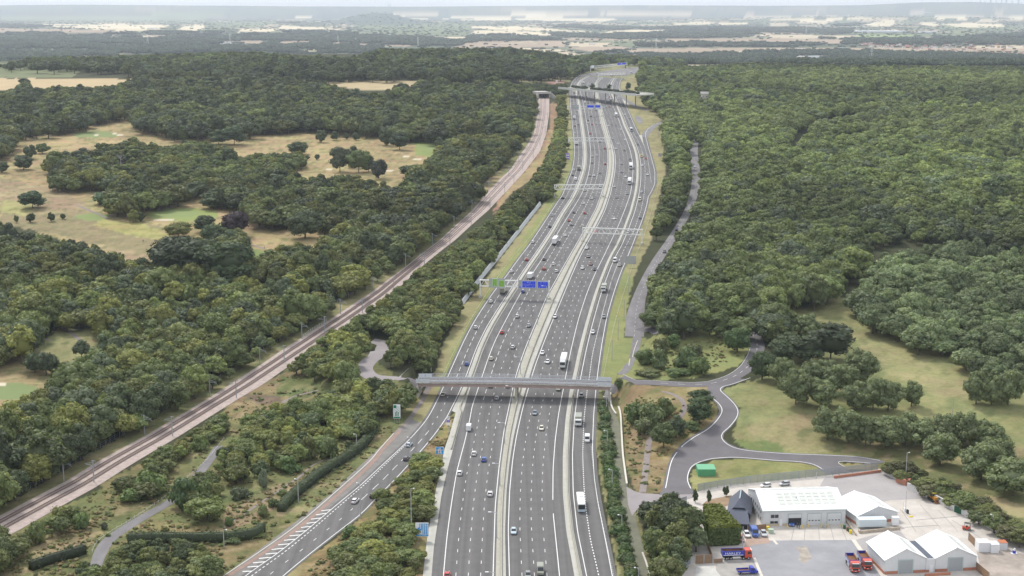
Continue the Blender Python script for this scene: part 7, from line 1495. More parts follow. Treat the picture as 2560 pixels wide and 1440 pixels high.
def lorry(kind, loc, rz, label, group, box_c='white', cab_c='white'):
 e = empty('lorry' if kind != 'bus' else 'bus', loc, rz, label, 'bus' if kind == 'bus' else 'lorry', group); pb, pc = paint(box_c), paint(cab_c)
 if kind == 'bus':
  b = MB(); loft(b, [ring(-5.8, 1.2, .4, 3.0, .15), ring(-5.6, 1.25, .35, 3.15, .15), ring(5.5, 1.25, .35, 3.15, .15), ring(5.8, 1.18, .4, 2.95, .15)]); b.build('body', pb, e)
  slab(e, 'windscreen', M_GLASSD, (-1.1, 1.1, 5.7, 5.86, 1.25, 2.75)); slab(e, 'front_panel', paint(cab_c), (-1.15, 1.15, 5.72, 5.9, .4, 1.2)); slab(e, 'roof_unit', pb, (-.7, .7, -3, -1, 3.15, 3.4))
  for s in (-1, 1):
   for i in range(6): slab(e, 'side_window', M_GLASSD, (s * 1.255 - .02, s * 1.255 + .02, -5.3 + i * 1.75, -3.7 + i * 1.75, 1.45, 2.6))
  ax = (-3.6, 3.6)
 else:
  L = {'artic': 12.6, 'rigid': 7.2, 'tanker': 8}[kind]; y1 = L / 2 - (.6 if kind == 'artic' else 1.0); cy = y1 + .35; H = 4.0 if kind == 'artic' else 3.4
  b = MB(); b.box(-1.25, 1.25, -L / 2, y1, 1.1, H, ); b.build('cargo_box', pb, e)
  slab(e, 'box_roof_rim', pb, (-1.28, 1.28, -L / 2 - .03, -L / 2 + .1, H - .12, H + .03), (-1.28, 1.28, y1 - .1, y1 + .03, H - .12, H + .03))
  if box_c in ('olive', 'beige'): slab(e, 'rear_door_bar', M_CHAS, (-.45, -.38, -L / 2 - .05, -L / 2, 1.2, H - .3), (.38, .45, -L / 2 - .05, -L / 2, 1.2, H - .3))
  b = MB(); ch = 3.1 if kind == 'artic' else 2.7; b.prism([(cy, .6), (cy + 1.9, .6), (cy + 2.0, 1.5), (cy + 1.75, ch), (cy, ch)], -1.22, 1.22); b.build('cab', pc, e)
  if kind == 'artic': b = MB(); b.prism([(cy + .1, ch), (cy + 1.6, ch), (cy + .5, H - .1), (cy + .1, H - .1)], -1.1, 1.1); b.build('air_deflector', pc, e)
  b = MB(); b.hexa([(-1.12, cy + 2.01, 1.6), (1.12, cy + 2.01, 1.6), (1.12, cy + 1.96, 1.6), (-1.12, cy + 1.96, 1.6), (-1.1, cy + 1.80, ch - .25), (1.1, cy + 1.80, ch - .25), (1.1, cy + 1.74, ch - .25), (-1.1, cy + 1.74, ch - .25)]); b.build('windscreen', M_GLASSD, e)
  for s in (-1, 1): slab(e, 'side_window', M_GLASSD, (s * 1.225 - .02, s * 1.225 + .02, cy + .7, cy + 1.6, 1.7, ch - .3)); slab(e, 'headlight', M_HEAD, (s * .85 - .18, s * .85 + .18, cy + 1.92, cy + 2.03, .8, 1.0))
  slab(e, 'chassis', M_CHAS, (-.5, .5, -L / 2 + .3, cy + 1.2, .5, 1.08)); ax = (-L / 2 + 1.2, -L / 2 + 2.5, -L / 2 + 3.8, cy - .6, cy + 1.0) if kind == 'artic' else (-L / 2 + 1.6, cy + 1.0)
 for y in ax:
  for s in (-1, 1): link('wheel', WH_BIG, e, (s * 1.05, y, 0))
 return e
LANE = {'A': (A_l, A_r, 1), 'B': (B_l, B_r, 1), 'C': (C_l, C_r, -1), 'D': (D_l, D_r, -1)}
CNAME = {'A': 'left outer carriageway', 'B': 'left inner carriageway', 'C': 'right inner carriageway', 'D': 'right outer carriageway'}
SECT = [(0, 200, 'beyond the crest gantries'), (200, 236, 'beyond the green bridge'), (236, 270, 'between green bridge and gantry'), (270, 347, 'below the far blue signs'), (347, 405, 'in the upper sharp bend'), (405, 466, 'in the lower sharp bend'), (466, 530, 'just below the left plain gantry'), (530, 590, 'around the right plain gantry'), (590, 640, 'below the right plain gantry'), (640, 700, 'just beyond the big sign gantry'), (700, 760, 'at the big sign gantry'), (760, 850, 'midway to the near bridge'), (850, 935, 'just beyond the near bridge'), (935, 1010, 'in the shade of the near bridge'), (1010, 1090, 'just before the near bridge'), (1090, 1200, 'level with the link road'), (1200, 1320, 'level with the depot'), (1320, 1500, 'at the lower edge')]
V_ = '''A car red 1317 650;A car white 1279 680;A car white 1227 755;A hatch white 1189 820;A car blue 1167 911;A rigid olive 1258 731;B car dark_grey 1360 649;B car orange_red 1360 673;B car white 1384 662;B car white 1391 679;B hatch blue 1308 730;B car white 1293 792;B car silver 1322 815;B car red 1255 832;B car white 1282 869;B car cream 1228 898;B rigid white 1325 695;C hatch grey 1471 642;C car brown 1477 661;C car white 1456 671;C car black 1487 674;C car white 1387 793;C car white 1356 884;C car white 1369 906;C artic white 1409 905;D van white 1537 654;D hatch beige 1549 664;D rigid2 white 1510 724;D car grey 1510 793;D car white 1482 832;A car beige 1108 988;B car beige 1226 966;B car black 1270 966;B car grey 1242 997;B van white 1172 1073;B car white 1185 1136;B car blue 1210 1151;B car white 1149 1185;B car white 1225 1237;B car red 1118 1440;C car olive 1396 974;C hatch blue_grey 1337 1035;C car cream 1354 1073;C car light_blue 1284 1331;C van olive 1351 1431;C car grey 1320 1441;D car grey 1453 991;D rigid2 olive 1446 1056;D van white 1468 1102;D bus white 1452 1265;A rigid white 1441 361;A rigid olive 1447 424;A car white 1434 426;A car dark_grey 1432 439;A van white 1439 450;A car black 1407 496;A car silver 1381 539;A car dark_grey 1375 567;A car white 1332 606;B car red 1512 372;B car white 1492 389;B hatch cream 1481 392;B car grey 1480 408;B car red 1513 411;B car beige 1474 440;B car white 1485 440;B car grey 1500 434;B car cream 1462 477;B car white 1501 467;B car white 1480 497;B car white 1460 510;B car red 1462 534;B car dark_grey 1435 532;B car orange_red 1423 552;B car grey 1429 563;B car cream 1456 566;B car white 1413 590;B artic white 1388 604;C car white 1545 361;C car white 1539 373;C car dark_grey 1561 377;C car dark_grey 1575 399;C car grey 1554 411;C artic white 1577 417;C car grey 1554 431;C car white 1564 442;C artic white 1574 455;C car silver 1536 468;C car grey 1569 485;C car grey 1542 494;C car white 1535 548;C car red 1490 581;C car white 1467 621;D van yellow 1604 392;D car red 1614 397;D car white 1606 414;D car white 1619 437;D car silver 1604 481;D van cream 1599 501;D car dark_grey 1600 546;D car silver 1570 582;A car white 1438 334;A car grey 1446 312;A car brown 1437 316;B car red 1475 335;B car black 1487 347;B car grey 1500 355;B car red 1480 312;C car white 1521 315;C car grey 1540 314;C car grey 1530 312;C car white 1552 324;C car silver 1532 347;C car white 1562 351;D bus white 1578 326;D car grey 1592 337;D car dark_grey 1594 362;A car white 1430 251;A rigid cream 1436 232;A car white 1442 278;A rigid white 1435 297;B car silver 1459 246;B van white 1462 257;B car grey 1470 258;B car dark_grey 1485 257;B car grey 1466 243;B car grey 1471 229;B car grey 1490 277;B car dark_grey 1477 292;B car white 1486 293;B car white 1470 308;B car white 1490 309;B car white 1499 310;B car brown 1470 302;C car white 1517 246;C car red 1524 243;C rigid white 1527 253;C car silver 1516 267;C car red 1524 268;C car white 1533 269;C artic white 1540 289;C car silver 1509 270;D van white 1546 247;D car silver 1553 265;D car white 1562 287;D car grey 1574 297;A van cream 1437 202;A van yellow 1465 198;B car white 1474 198;B rigid white 1458 209;B car white 1472 211;C car white 1505 198;C car silver 1497 208;C rigid white 1528 191;D car white 1544 207;D car white 1553 191;B rigid white 1493 186;D rigid white 1578 183;D car white 1588 183'''
cars = []
for s in V_.split(';'):
 w, k, c, x, y = s.split(); cars.append((w, k, c.replace('_', ' '), float(x), float(y)))
seen = {}; ordn = ['', 'second ', 'third ', 'fourth ', 'fifth ', 'sixth ', 'seventh ', 'eighth ']
for (w, k, c, x, y) in sorted(cars, key=lambda q: -q[4]):
 big = k in ('rigid', 'rigid2', 'artic', 'bus'); p = P(x, y + (6 if k == 'artic' else 2.5 if big else 1.2) * min(1, y / 700)); fl_, fr_, d_ = LANE[w]
 t = (p.x - fl_.x(p.y)) / max(1, fr_.x(p.y) - fl_.x(p.y)); t = float(np.clip(t, .04, .97)); D0 = p.y
 g = lambda d: fl_.x(d) * (1 - t) + fr_.x(d) * t
 sl = float(g(D0 + 4) - g(D0 - 4)) / 8; rz = -math.atan(sl) + (0 if d_ > 0 else math.pi); gx = float(g(np.array(D0))); loc = (gx, D0, float(T(gx, D0)) + .065)
 sec = [n for a_, b_, n in SECT if a_ <= y < b_][0]; noun = {'car': 'car', 'hatch': 'hatchback', 'van': 'van', 'rigid': 'box lorry', 'rigid2': 'short lorry', 'artic': 'articulated lorry', 'bus': 'coach'}[k]
 key = (c, noun, w, sec); i = seen.get(key, 0); seen[key] = i + 1
 lab = '%s%s %s on the %s, %s' % (ordn[min(i, 7)] if i else ('nearest ' if sum(1 for q in cars if q[0] == w and q[2] == c and q[1] == k and [n for a_, b_, n in SECT if a_ <= q[4] < b_][0] == sec) > 1 else ''), c, noun, CNAME[w], sec)
 grp = 'lorries and coaches on the motorway' if big else 'cars and vans on the motorway'
 if big:
  if k == 'rigid2': o = lorry('rigid', loc, rz, lab, grp, 'olive', 'white')
  elif k == 'bus': o = lorry('bus', loc, rz, lab, grp, 'white', 'light blue')
  else: o = lorry(k, loc, rz, lab, grp, c, 'white' if c != 'olive' else 'olive')
 else: o = vehicle(k, c, loc, rz, lab, grp, small=y < 620)
def free_car(kind, c, x, y, x2, y2, label, group='cars away from the motorway', small=False):
 a, b = P(x, y), P(x2, y2); return vehicle(kind, c, (a.x, a.y, a.z + .07), math.atan2(-(b.x - a.x), b.y - a.y), label, group, small)
free_car('car', 'light blue', 1023, 1115, 1046, 1088, 'pale blue saloon on the slip road, just past the hatched nose'); free_car('hatch', 'dark grey', 1016, 1150, 1040, 1122, 'dark grey hatchback on the slip road below the pale blue saloon'); free_car('car', 'white', 888, 1256, 915, 1230, 'white car on the slip road beside the hatching'); free_car('car', 'black', 934, 1242, 960, 1216, 'black car on the slip road ahead of the white one')
free_car('hatch', 'white', 1737, 419, 1739, 440, 'white car alone on the old road through the right wood', small=True); free_car('hatch', 'black', 1692, 578, 1712, 548, 'black car on the old road through the right wood', small=True); free_car('hatch', 'dark grey', 1661, 632, 1650, 650, 'dark car half hidden at the edge of the old road', small=True)
# people and bags on the golf course
M_SKIN = mat('skin', (.45, .30, .22), .7); M_CLOTH1 = mat('pale_cloth', (.55, .58, .66), .9); M_CLOTH2 = mat('dark_cloth', (.05, .06, .09), .9)
def person(x, y, label, top=M_CLOTH1, legs=M_CLOTH2, flat=None, group='golfers on the course', rz=0.0):
 p = P(x, y) if flat is None else P(x, y, flat=flat); e = empty('person', p, rz, label, 'person', group)
 bm = bpy.data.meshes.new('body'); V = [(0, 0, .95), (0, 0, 1.15), (0, 0, 1.42), (0, 0, 1.52), (0, .02, 1.66), (.1, 0, .88), (.12, .05, .48), (.13, .02, .06), (.13, .16, .03), (-.1, 0, .88), (-.12, -.08, .48), (-.13, -.12, .06), (-.13, .02, .03), (.19, 0, 1.40), (.27, .02, 1.14), (.25, .16, .92), (-.19, 0, 1.40), (-.28, 0, 1.14), (-.27, .12, .92)]
 E = [(0, 1), (1, 2), (2, 3), (3, 4), (0, 5), (5, 6), (6, 7), (7, 8), (0, 9), (9, 10), (10, 11), (11, 12), (2, 13), (13, 14), (14, 15), (2, 16), (16, 17), (17, 18)]
 R = [.15, .14, .17, .06, .105, .1, .065, .05, .04, .1, .065, .05, .04, .07, .05, .035, .07, .05, .035]
 bm.from_pydata(V, E, []); o = link('body', bm, e); md = o.modifiers.new('skin', 'SKIN'); sv = bm.skin_vertices[0] if bm.skin_vertices else None
 if sv is None:
  import bmesh as _b
  q = _b.new(); q.from_mesh(bm); q.verts.layers.skin.verify(); q.to_mesh(bm); q.free(); sv = bm.skin_vertices[0]
 for i, r in enumerate(R): sv.data[i].radius = (r, r * .8)
 sv.data[0].use_root = True; o.modifiers.new('s', 'SUBSURF').levels = 1
 dg = bpy.context.evaluated_depsgraph_get(); me = bpy.data.meshes.new_from_object(o.evaluated_get(dg)); o.modifiers.clear(); o.data = me; me.materials.clear()
 for m in (top, legs, M_SKIN): me.materials.append(m)
 for f in me.polygons: z = f.center.z; f.material_index = 1 if z < .96 and abs(f.center.x) < .2 else 2 if z > 1.5 or z < .97 else 0; f.use_smooth = True
 b = MB(); b.cyl((0, 0, 1.68), (0, 0, 1.79), .115, .06, 8); b.build('hair', M_CLOTH2, e); return e
PEOPLE = True
for (x, y, l) in [(276, 541, 'golfer beside a trolley at the end of the cart path'), (281, 542, 'second golfer beside the trolley at the end of the cart path'), (358, 606, 'golfer in dark clothes on the lower fairway, left one'), (388, 606, 'golfer on the lower fairway, right one'), (296, 636, 'golfer in pale shirt near the wood edge on the fairway'), (661, 622, 'walker on the path end right of the copper tree')]: person(x, y, l, M_CLOTH2 if 'dark' in l else M_CLOTH1)
# ---------------------------------------------------------------- depot (level ground)
YG0 = 0.0
def Q(x, y, z=0.0): return P(x, y, flat=YG0 + z)
M_YARD = mat('yard_asphalt', (.30, .30, .312), .9, noise=.16, nscale=.10, bump=.1, bscale=2); M_YCON = mat('yard_concrete', (.53, .49, .44), .9, noise=.16, nscale=.16); M_YRED = mat('yard_dusty_asphalt', (.37, .345, .335), .9, noise=.10, nscale=.12)
M_DIRT = mat('yard_dirt', (.36, .31, .265), .95, noise=.35, nscale=.12); M_BRICKY = mat('brick', (.44, .20, .13), .85, noise=.12, nscale=3); M_SLATE = mat('slate', (.11, .12, .155), .7, noise=.12, nscale=1.5)
M_CLAD = mat('cladding', (.66, .67, .67), .5, noise=.03, nscale=.5); M_ROOFW = mat('roof_sheet', (.82, .82, .80), .55, noise=.09, nscale=.25); M_SKYL = mat('skylight', (.64, .66, .60), .4, noise=.06); M_DOORG = mat('door_grey', (.36, .38, .39), .5)
M_TIMB = mat('timber', (.27, .175, .11), .9, noise=.2, nscale=2); M_YEL = mat('yellow_paint', (.75, .55, .04), .5); M_DGR = mat('dark_green_paint', (.02, .10, .055), .5); M_TRED = mat('truck_red', (.60, .07, .03), .35, coat=.4); M_TBLUE = mat('truck_blue', (.03, .05, .40), .35, coat=.4); M_RUST = mat('rusty_steel', (.22, .11, .06), .9, noise=.3, nscale=1); M_ORANGE = mat('machine_orange', (.62, .30, .05), .6, noise=.15); M_BLK = mat('black_cladding_door_shade', (.03, .032, .035), .6)
def sheet(pts, m, z, name='yard'):
 b = MB(); b.poly([tuple(Q(x, y) + Vector((0, 0, z))) for x, y in pts]); return tag(b.build(name, m), kind='structure')
sheet([(1690, 1240), (1745, 1228), (1800, 1215), (2030, 1192), (2205, 1172), (2330, 1225), (2470, 1290), (2620, 1360), (2700, 1400), (2700, 1600), (1660, 1600), (1690, 1440), (1700, 1400), (1735, 1350), (1740, 1300), (1700, 1262)], M_YCON, .03)
sheet([(2062, 1194), (2120, 1186), (2200, 1181), (2260, 1210), (2320, 1246), (2225, 1251), (2100, 1275), (2050, 1215)], M_YRED, .05)
sheet([(1866, 1370), (1885, 1358), (1905, 1352), (2128, 1350), (2150, 1378), (2178, 1405), (2215, 1460), (2240, 1600), (1740, 1600), (1770, 1430), (1870, 1400)], M_YARD, .05)
sheet([(2140, 1350), (2175, 1340), (2250, 1328), (2270, 1350), (2180, 1370), (2160, 1378)], M_YRED, .055)
sheet([(1789, 1402), (1880, 1405), (1905, 1450), (1920, 1600), (1830, 1600), (1790, 1420)], mat('yard_worn', (.36, .34, .31), .9, noise=.18, nscale=.2), .07)
sheet([(1860, 1372), (1866, 1345), (1920, 1344), (1926, 1358), (1885, 1362)], mat('block_paving', (.40, .29, .23), .9, noise=.12, nscale=.5), .06)
sheet([(2440, 1370), (2520, 1375), (2620, 1400), (2700, 1600), (2500, 1600), (2455, 1440)], M_DIRT, .06); sheet([(1755, 1262), (1770, 1250), (1830, 1238), (1826, 1262), (1790, 1275), (1762, 1272)], mat('dry_bed', (.30, .21, .13), .95, noise=.25, nscale=.4), .06, 'ground')
sheet([(1742, 1412), (1780, 1412), (1805, 1445), (1830, 1500), (1740, 1500), (1738, 1440)], mat('ramp_concrete', (.52, .51, .47), .9, noise=.12, nscale=.3), .075)
for pts in ([(1925, 1345), (1932, 1345), (1946, 1361), (1940, 1362)], [(2128, 1350), (2138, 1350), (2175, 1402), (2165, 1404)], [(1882, 1395), (1889, 1395), (1912, 1450), (1904, 1452)], [(2212, 1168), (2218, 1170), (2330, 1228), (2320, 1228)]): sheet(pts, M_KERB, .09, 'kerb')
M_JOINT = mat('joint', (.30, .28, .26), .9)
for pts in ([(1984, 1322), (1978, 1351)], [(2012, 1322), (2010, 1351)], [(2046, 1320), (2048, 1350)], [(2076, 1319), (2084, 1350)], [(2102, 1318), (2116, 1350)], [(2262, 1318), (2345, 1313)], [(2250, 1272), (2290, 1330)], [(2300, 1262), (2352, 1322)], [(2345, 1275), (2395, 1330)], [(2290, 1300), (2400, 1290)], [(2380, 1300), (2460, 1350)]):
 a, b = pts; sheet([a, (a[0] + 1.2, a[1]), (b[0] + 1.2, b[1]), b] if abs(a[0] - b[0]) < 60 and abs(a[1] - b[1]) > 20 else [a, (a[0], a[1] + 1), (b[0], b[1] + 1), b], M_JOINT, .065, 'yard_joint')
sheet([(1990, 1368), (2016, 1366), (2030, 1395), (2012, 1410), (1996, 1400), (2000, 1385)], mat('yard_stain', (.36, .32, .27), .9, noise=.3, nscale=.3), .056, 'yard_stain')
def frame(o, d):      # local frame: origin o, x towards d
 return math.atan2(d.y - o.y, d.x - o.x)
def shed(fl_, fr_, back, eave, ridge, label, ridge_dir='depth', doors=(), plinth=True, roofm=None, wallm=None, skylights=0, roll=()):
 o, r = Q(*fl_), Q(*fr_); ang = frame(o, r); W = (r - o).length; bk = Q(*back); Dp = abs((bk.x - o.x) * -math.sin(ang) + (bk.y - o.y) * math.cos(ang))
 e = empty('warehouse', o, ang, label, 'building'); H = height_to(o, eave); mid = (o + r) / 2; R = height_to(mid if ridge_dir == 'depth' else o + Vector((-math.sin(ang), math.cos(ang), 0)) * Dp / 2, ridge)
 wallm = wallm or M_CLAD; roofm = roofm or M_ROOFW; ov = .35
 def ribwall(a, b, h0, h1, nm='wall', apex=None):
  m = MB(); n = max(4, int((Vector(b) - Vector(a)).length / .9)); A_, B_ = Vector(a), Vector(b); d = (B_ - A_).normalized(); nn = Vector((d.y, -d.x, 0)) * .06; L = (B_ - A_).length
  hh = lambda t: h1 if apex is None else h1 + (apex - h1) * (1 - abs(2 * t - 1))
  m.poly([A_ + Vector((0, 0, h0)), B_ + Vector((0, 0, h0)), B_ + Vector((0, 0, h1))] + ([(A_ + B_) / 2 + Vector((0, 0, apex))] if apex else []) + [A_ + Vector((0, 0, h1))])
  for i in range(n):
   p0 = A_ + d * (L * (i + .3) / n) ; p1 = A_ + d * (L * (i + .7) / n); z1 = min(hh((i + .3) / n), hh((i + .7) / n)) - .02; m.hexa([p0 + Vector((0, 0, h0)), p0 + nn + Vector((0, 0, h0)), p1 + nn + Vector((0, 0, h0)), p1 + Vector((0, 0, h0)), p0 + Vector((0, 0, z1)), p0 + nn + Vector((0, 0, z1)), p1 + nn + Vector((0, 0, z1)), p1 + Vector((0, 0, z1))])
  return m.build(nm, wallm, e)
 ap = R - .05 if ridge_dir == 'depth' else None; ap2 = R - .05 if ridge_dir != 'depth' else None
 ribwall((0, 0, 0), (W, 0, 0), 0, H, apex=ap); ribwall((W, 0, 0), (W, Dp, 0), 0, H, apex=ap2); ribwall((W, Dp, 0), (0, Dp, 0), 0, H, apex=ap); ribwall((0, Dp, 0), (0, 0, 0), 0, H, apex=ap2)
 for s in (0, 1):
  m = MB()
  if ridge_dir == 'depth':
   x0, x1 = (-ov, W / 2) if s == 0 else (W + ov, W / 2); a = [(x0, -ov, H - .05), (x0, Dp + ov, H - .05), (x1, Dp + ov, R), (x1, -ov, R)]
  else:
   y0, y1 = (-ov, Dp / 2) if s == 0 else (Dp + ov, Dp / 2); a = [(-ov, y0, H - .05), (W + ov, y0, H - .05), (W + ov, y1, R), (-ov, y1, R)]
  m.hexa([tuple(p) for p in a] + [(p[0], p[1], p[2] + .14) for p in a]); rf_ = m.build('roof', roofm, e)
  # sheet seams and skylights lie along the slope
  A0, A1, A2, A3 = [Vector(p) + Vector((0, 0, .145)) for p in a]; n = max(6, int((A1 - A0).length / 1.6)); sm = MB()
  for i in range(1, n): p0 = A0.lerp(A1, i / n); p1 = A3.lerp(A2, i / n); sm.bar(p0, p1, .06, .05)
  sm.build('seam', roofm, rf_)
  for i in range(skylights):
   t = (i + (1.2 if ridge_dir == 'depth' else 3.1)) / (skylights + (1.4 if ridge_dir == 'depth' else 3.6))
   for (v0, v1) in ((.28, .42), (.45, .58), (.61, .72), (.75, .84)) if ridge_dir != 'depth' else ((.42, .62),):
    m = MB(); w = .75 / (A1 - A0).length * (1.2 if ridge_dir != 'depth' else 1.0); q = [A0.lerp(A1, t - w).lerp(A3.lerp(A2, t - w), v0), A0.lerp(A1, t + w).lerp(A3.lerp(A2, t + w), v0), A0.lerp(A1, t + w).lerp(A3.lerp(A2, t + w), v1), A0.lerp(A1, t - w).lerp(A3.lerp(A2, t - w), v1)]
    m.hexa([p + Vector((0, 0, .03)) for p in q] + [p + Vector((0, 0, .09)) for p in q]); m.build('skylight', M_SKYL, rf_)
 m = MB(); (m.bar((W / 2, -ov, R + .16), (W / 2, Dp + ov, R + .16), .45, .1) if ridge_dir == 'depth' else m.bar((-ov, Dp / 2, R + .16), (W + ov, Dp / 2, R + .16), .45, .1)); m.build('ridge_cap', roofm, e)
 m = MB(); m.bar((-ov, -ov, H + .02), (W + ov, -ov, H + .02), .16) if ridge_dir != 'depth' else (m.bar((-ov, -ov, H), (-ov, Dp, H), .16), m.bar((W + ov, -ov, H), (W + ov, Dp, H), .16)); m.build('gutter', M_GSHED, e)
 if plinth:
  bp = MB(); bp.box(-.1, .1, -.05, .05, -.03, .03)
  segs = [(0, doors[0][0] - .3)] + [(doors[i][1] + .3, doors[i + 1][0] - .3) for i in range(len(doors) - 1)] + [(doors[-1][1] + .3, W)] if doors else [(0, W)]
  for a, b in segs: slab(e, 'brick_plinth', M_BRICKY, (a, b, -.16, -.07, 0, .9))
  slab(e, 'brick_plinth', M_BRICKY, (-.16, -.07, .1, Dp, 0, .9))
 for (x0, x1, h, kind) in doors:
  if kind == 'roller':
   d = slab(e, 'roller_door', M_DOORG, (x0, x1, -.13, -.07, 0, h)); m = MB()
   for k in range(int(h / .35)): m.box(x0, x1, -.15, -.13, .1 + k * .35, .14 + k * .35)
   m.build('slats', M_DOORG, d); slab(e, 'door_frame', M_GSHED, (x0 - .25, x0, -.16, -.06, 0, h + .25), (x1, x1 + .25, -.16, -.06, 0, h + .25), (x0, x1, -.16, -.06, h, h + .25))
  elif kind == 'door': slab(e, 'door', M_WSHED, (x0, x1, -.12, -.07, 0, h))
 return e, W, Dp, H, R, o, ang
# main workshop
e, W, Dp, H, R, o, ang = shed((1907.5, 1315), (2112.5, 1310), (1874, 1258), 1277.5, 1225, 'largest white workshop with three vehicle doors and rows of skylights', 'width', (), False, skylights=8)
slab(e, 'brick_plinth', mat('buff_brick', (.55, .46, .32), .9), (0, W * .30, -.16, -.07, 0, .7)); sx = lambda px: W * (px - 1907.5) / 205.0
for i, (a, b, op) in enumerate([(1970, 2002, 1), (2018, 2051, 0), (2068, 2101, 0)]):
 x0, x1 = sx(a), sx(b); h = 3.7; slab(e, 'door_frame', M_GSHED, (x0 - .2, x0, -.2, -.06, 0, h + .2), (x1, x1 + .2, -.2, -.06, 0, h + .2), (x0, x1, -.2, -.06, h, h + .2))
 if op:
  slab(e, 'doorway', M_BLK, (x0, x1, -.10, -.065, 0, 2.5)); d = slab(e, 'door', M_CLAD, (x0, x1, -.16, -.065, 2.45, h)); b_ = MB(); [b_.box(x0, x1, -.175, -.16, 2.7 + k * .35, 2.73 + k * .35) for k in range(3)]; b_.build('slats', M_GSHED, d)  # black plate fills the open door; interior shade is painted as its colour
 else:
  d = slab(e, 'door', M_CLAD, (x0, x1, -.16, -.065, 0, h)); b_ = MB(); [b_.box(x0, x1, -.175, -.16, .45 + k * .6, .49 + k * .6) for k in range(5)]; b_.build('slats', M_GSHED, d)
  for k in range(4): u = x0 + (x1 - x0) * (k + .55) / 4.1; slab(e, 'door_window', M_GLASSD, (u - .28, u + .28, -.19, -.16, 1.35, 1.65))
for (a, b, z0, z1) in ((1926, 1945, 2.6, 3.7), (1925, 1944, .75, 1.6)):
 f = slab(e, 'window', M_GLASSD, (sx(a), sx(b), -.17, -.065, z0, z1)); slab(f, 'frame', M_WSHED, (sx(a), sx(b), -.2, -.17, z0 - .06, z0), (sx(a), sx(b), -.2, -.17, z1, z1 + .06), ((sx(a) + sx(b)) / 2 - .04, (sx(a) + sx(b)) / 2 + .04, -.2, -.17, z0, z1))
slab(e, 'door', M_WSHED, (sx(1948), sx(1955), -.2, -.07, 0, 2.1))
for k in range(7):
 y_ = Dp * (.14 + .12 * k)
 for z_ in (1.0, 3.2): slab(e, 'window', M_GLASSD, (-.12, -.065, y_ - .28, y_ + .28, z_, z_ + .9))
b_ = MB(); b_.cyl((sx(2000), Dp * .27, R * .72), (sx(2000), Dp * .27, R * .72 + 1.5), .12, n=6); b_.build('roof_vent', M_MAST, e)
for a in (1968, 2004, 2019, 2053, 2068, 2103):
 bo = empty('bollard', Q(a + .5, 1322 if a < 2010 else 1318.5), 0, 'yellow bollard at the workshop doors, %s' % {1968: 'left of the open door', 2004: 'right of the open door', 2019: 'left of the middle door', 2053: 'right of the middle door', 2068: 'left of the right door', 2103: 'right of the right door'}[a], 'bollard', 'yellow bollards at the workshop')
 b_ = MB(); b_.cyl((0, 0, 0), (0, 0, 1.25), .2, n=8); b_.build('post', M_YEL, bo); b_ = MB(); b_.cyl((0, 0, 1.25), (0, 0, 1.33), .22, .12, 8); b_.build('cap', M_YEL, bo)
shed((2141.7, 1313), (2243, 1302), (2120, 1270), 1291, 1265.8, 'pale gabled store right of the workshop, behind the white container', 'depth', (), True, skylights=4)
shed((2211, 1436), (2313, 1431), (2172, 1390), 1401, 1372, 'left one of the twin pale gabled stores at the lower right', 'depth', ((4.2, 8.2, 4.0, 'roller'),), True, skylights=5)
shed((2337, 1430), (2440, 1425), (2299, 1384), 1396, 1369, 'right one of the twin pale gabled stores at the lower right', 'depth', ((4.0, 8.1, 4.0, 'roller'),), True, skylights=5)
a, b = Q(2313, 1431), Q(2337, 1430); ang = frame(a, b); fl2 = empty('flat_roof_link', a, ang, 'dark flat roofed link between the twin stores', 'building'); w = (b - a).length
slab(fl2, 'wall', M_CLAD, (.1, w - .1, -.02, 14, 0, 4.0)); slab(fl2, 'roof', M_SLATE, (.15, w - .15, .1, 14, 4.003, 4.1)); slab(fl2, 'door', M_WSHED, (w * .42, w * .78, -.08, -.03, 0, 2.2)); slab(fl2, 'brick_plinth', M_BRICKY, (.1, w * .38, -.09, -.025, 0, .8)); slab(fl2, 'fascia', M_WSHED, (.1, w - .1, -.06, .08, 3.9, 4.2))
# slate barn
o = Q(1818, 1313); r_ = Q(1873, 1317); ang = frame(o, r_); W = (r_ - o).length; bn = empty('barn', o, ang, 'old barn with dark blue grey slate roof and half hips left of the workshop', 'building')
Hs, Rs, Dn_ = 3.0, 7.3, 17.0
for (x0, x1, y0, y1) in ((0, W, 2.8, 2.9), (0, .1, 2.9, Dn_), (W - .1, W, 2.9, Dn_), (0, W, Dn_, Dn_ + .1)): slab(bn, 'wall', M_BLK, (x0, x1, y0, y1, 0, Hs))
hip = 2.6
for i, pts in enumerate([[(-.4, 2.4, Hs - .2), (-.4, Dn_ + .5, Hs - .2), (W / 2, Dn_ - hip, Rs), (W / 2, 2.6 + hip, Rs), (W * .25, 2.5, Hs + (Rs - Hs) * .5)], [(W + .4, 2.4, Hs - .2), (W * .75, 2.5, Hs + (Rs - Hs) * .5), (W / 2, 2.6 + hip, Rs), (W / 2, Dn_ - hip, Rs), (W + .4, Dn_ + .5, Hs - .2)], [(W * .25, 2.5, Hs + (Rs - Hs) * .5), (W / 2, 2.6 + hip, Rs), (W * .75, 2.5, Hs + (Rs - Hs) * .5)], [(-.4, Dn_ + .5, Hs - .2), (W + .4, Dn_ + .5, Hs - .2), (W / 2, Dn_ - hip, Rs)]]):
 b_ = MB(); b_.poly(pts); b_.poly([(p[0], p[1], p[2] - .15) for p in reversed(pts)]); b_.build('roof', M_SLATE, bn)
b_ = MB(); b_.poly([(0, 2.8, Hs), (W, 2.8, Hs), (W * .75, 2.8, Hs + (Rs - Hs) * .48), (W * .25, 2.8, Hs + (Rs - Hs) * .48)]); b_.build('gable_board', M_BLK, bn)
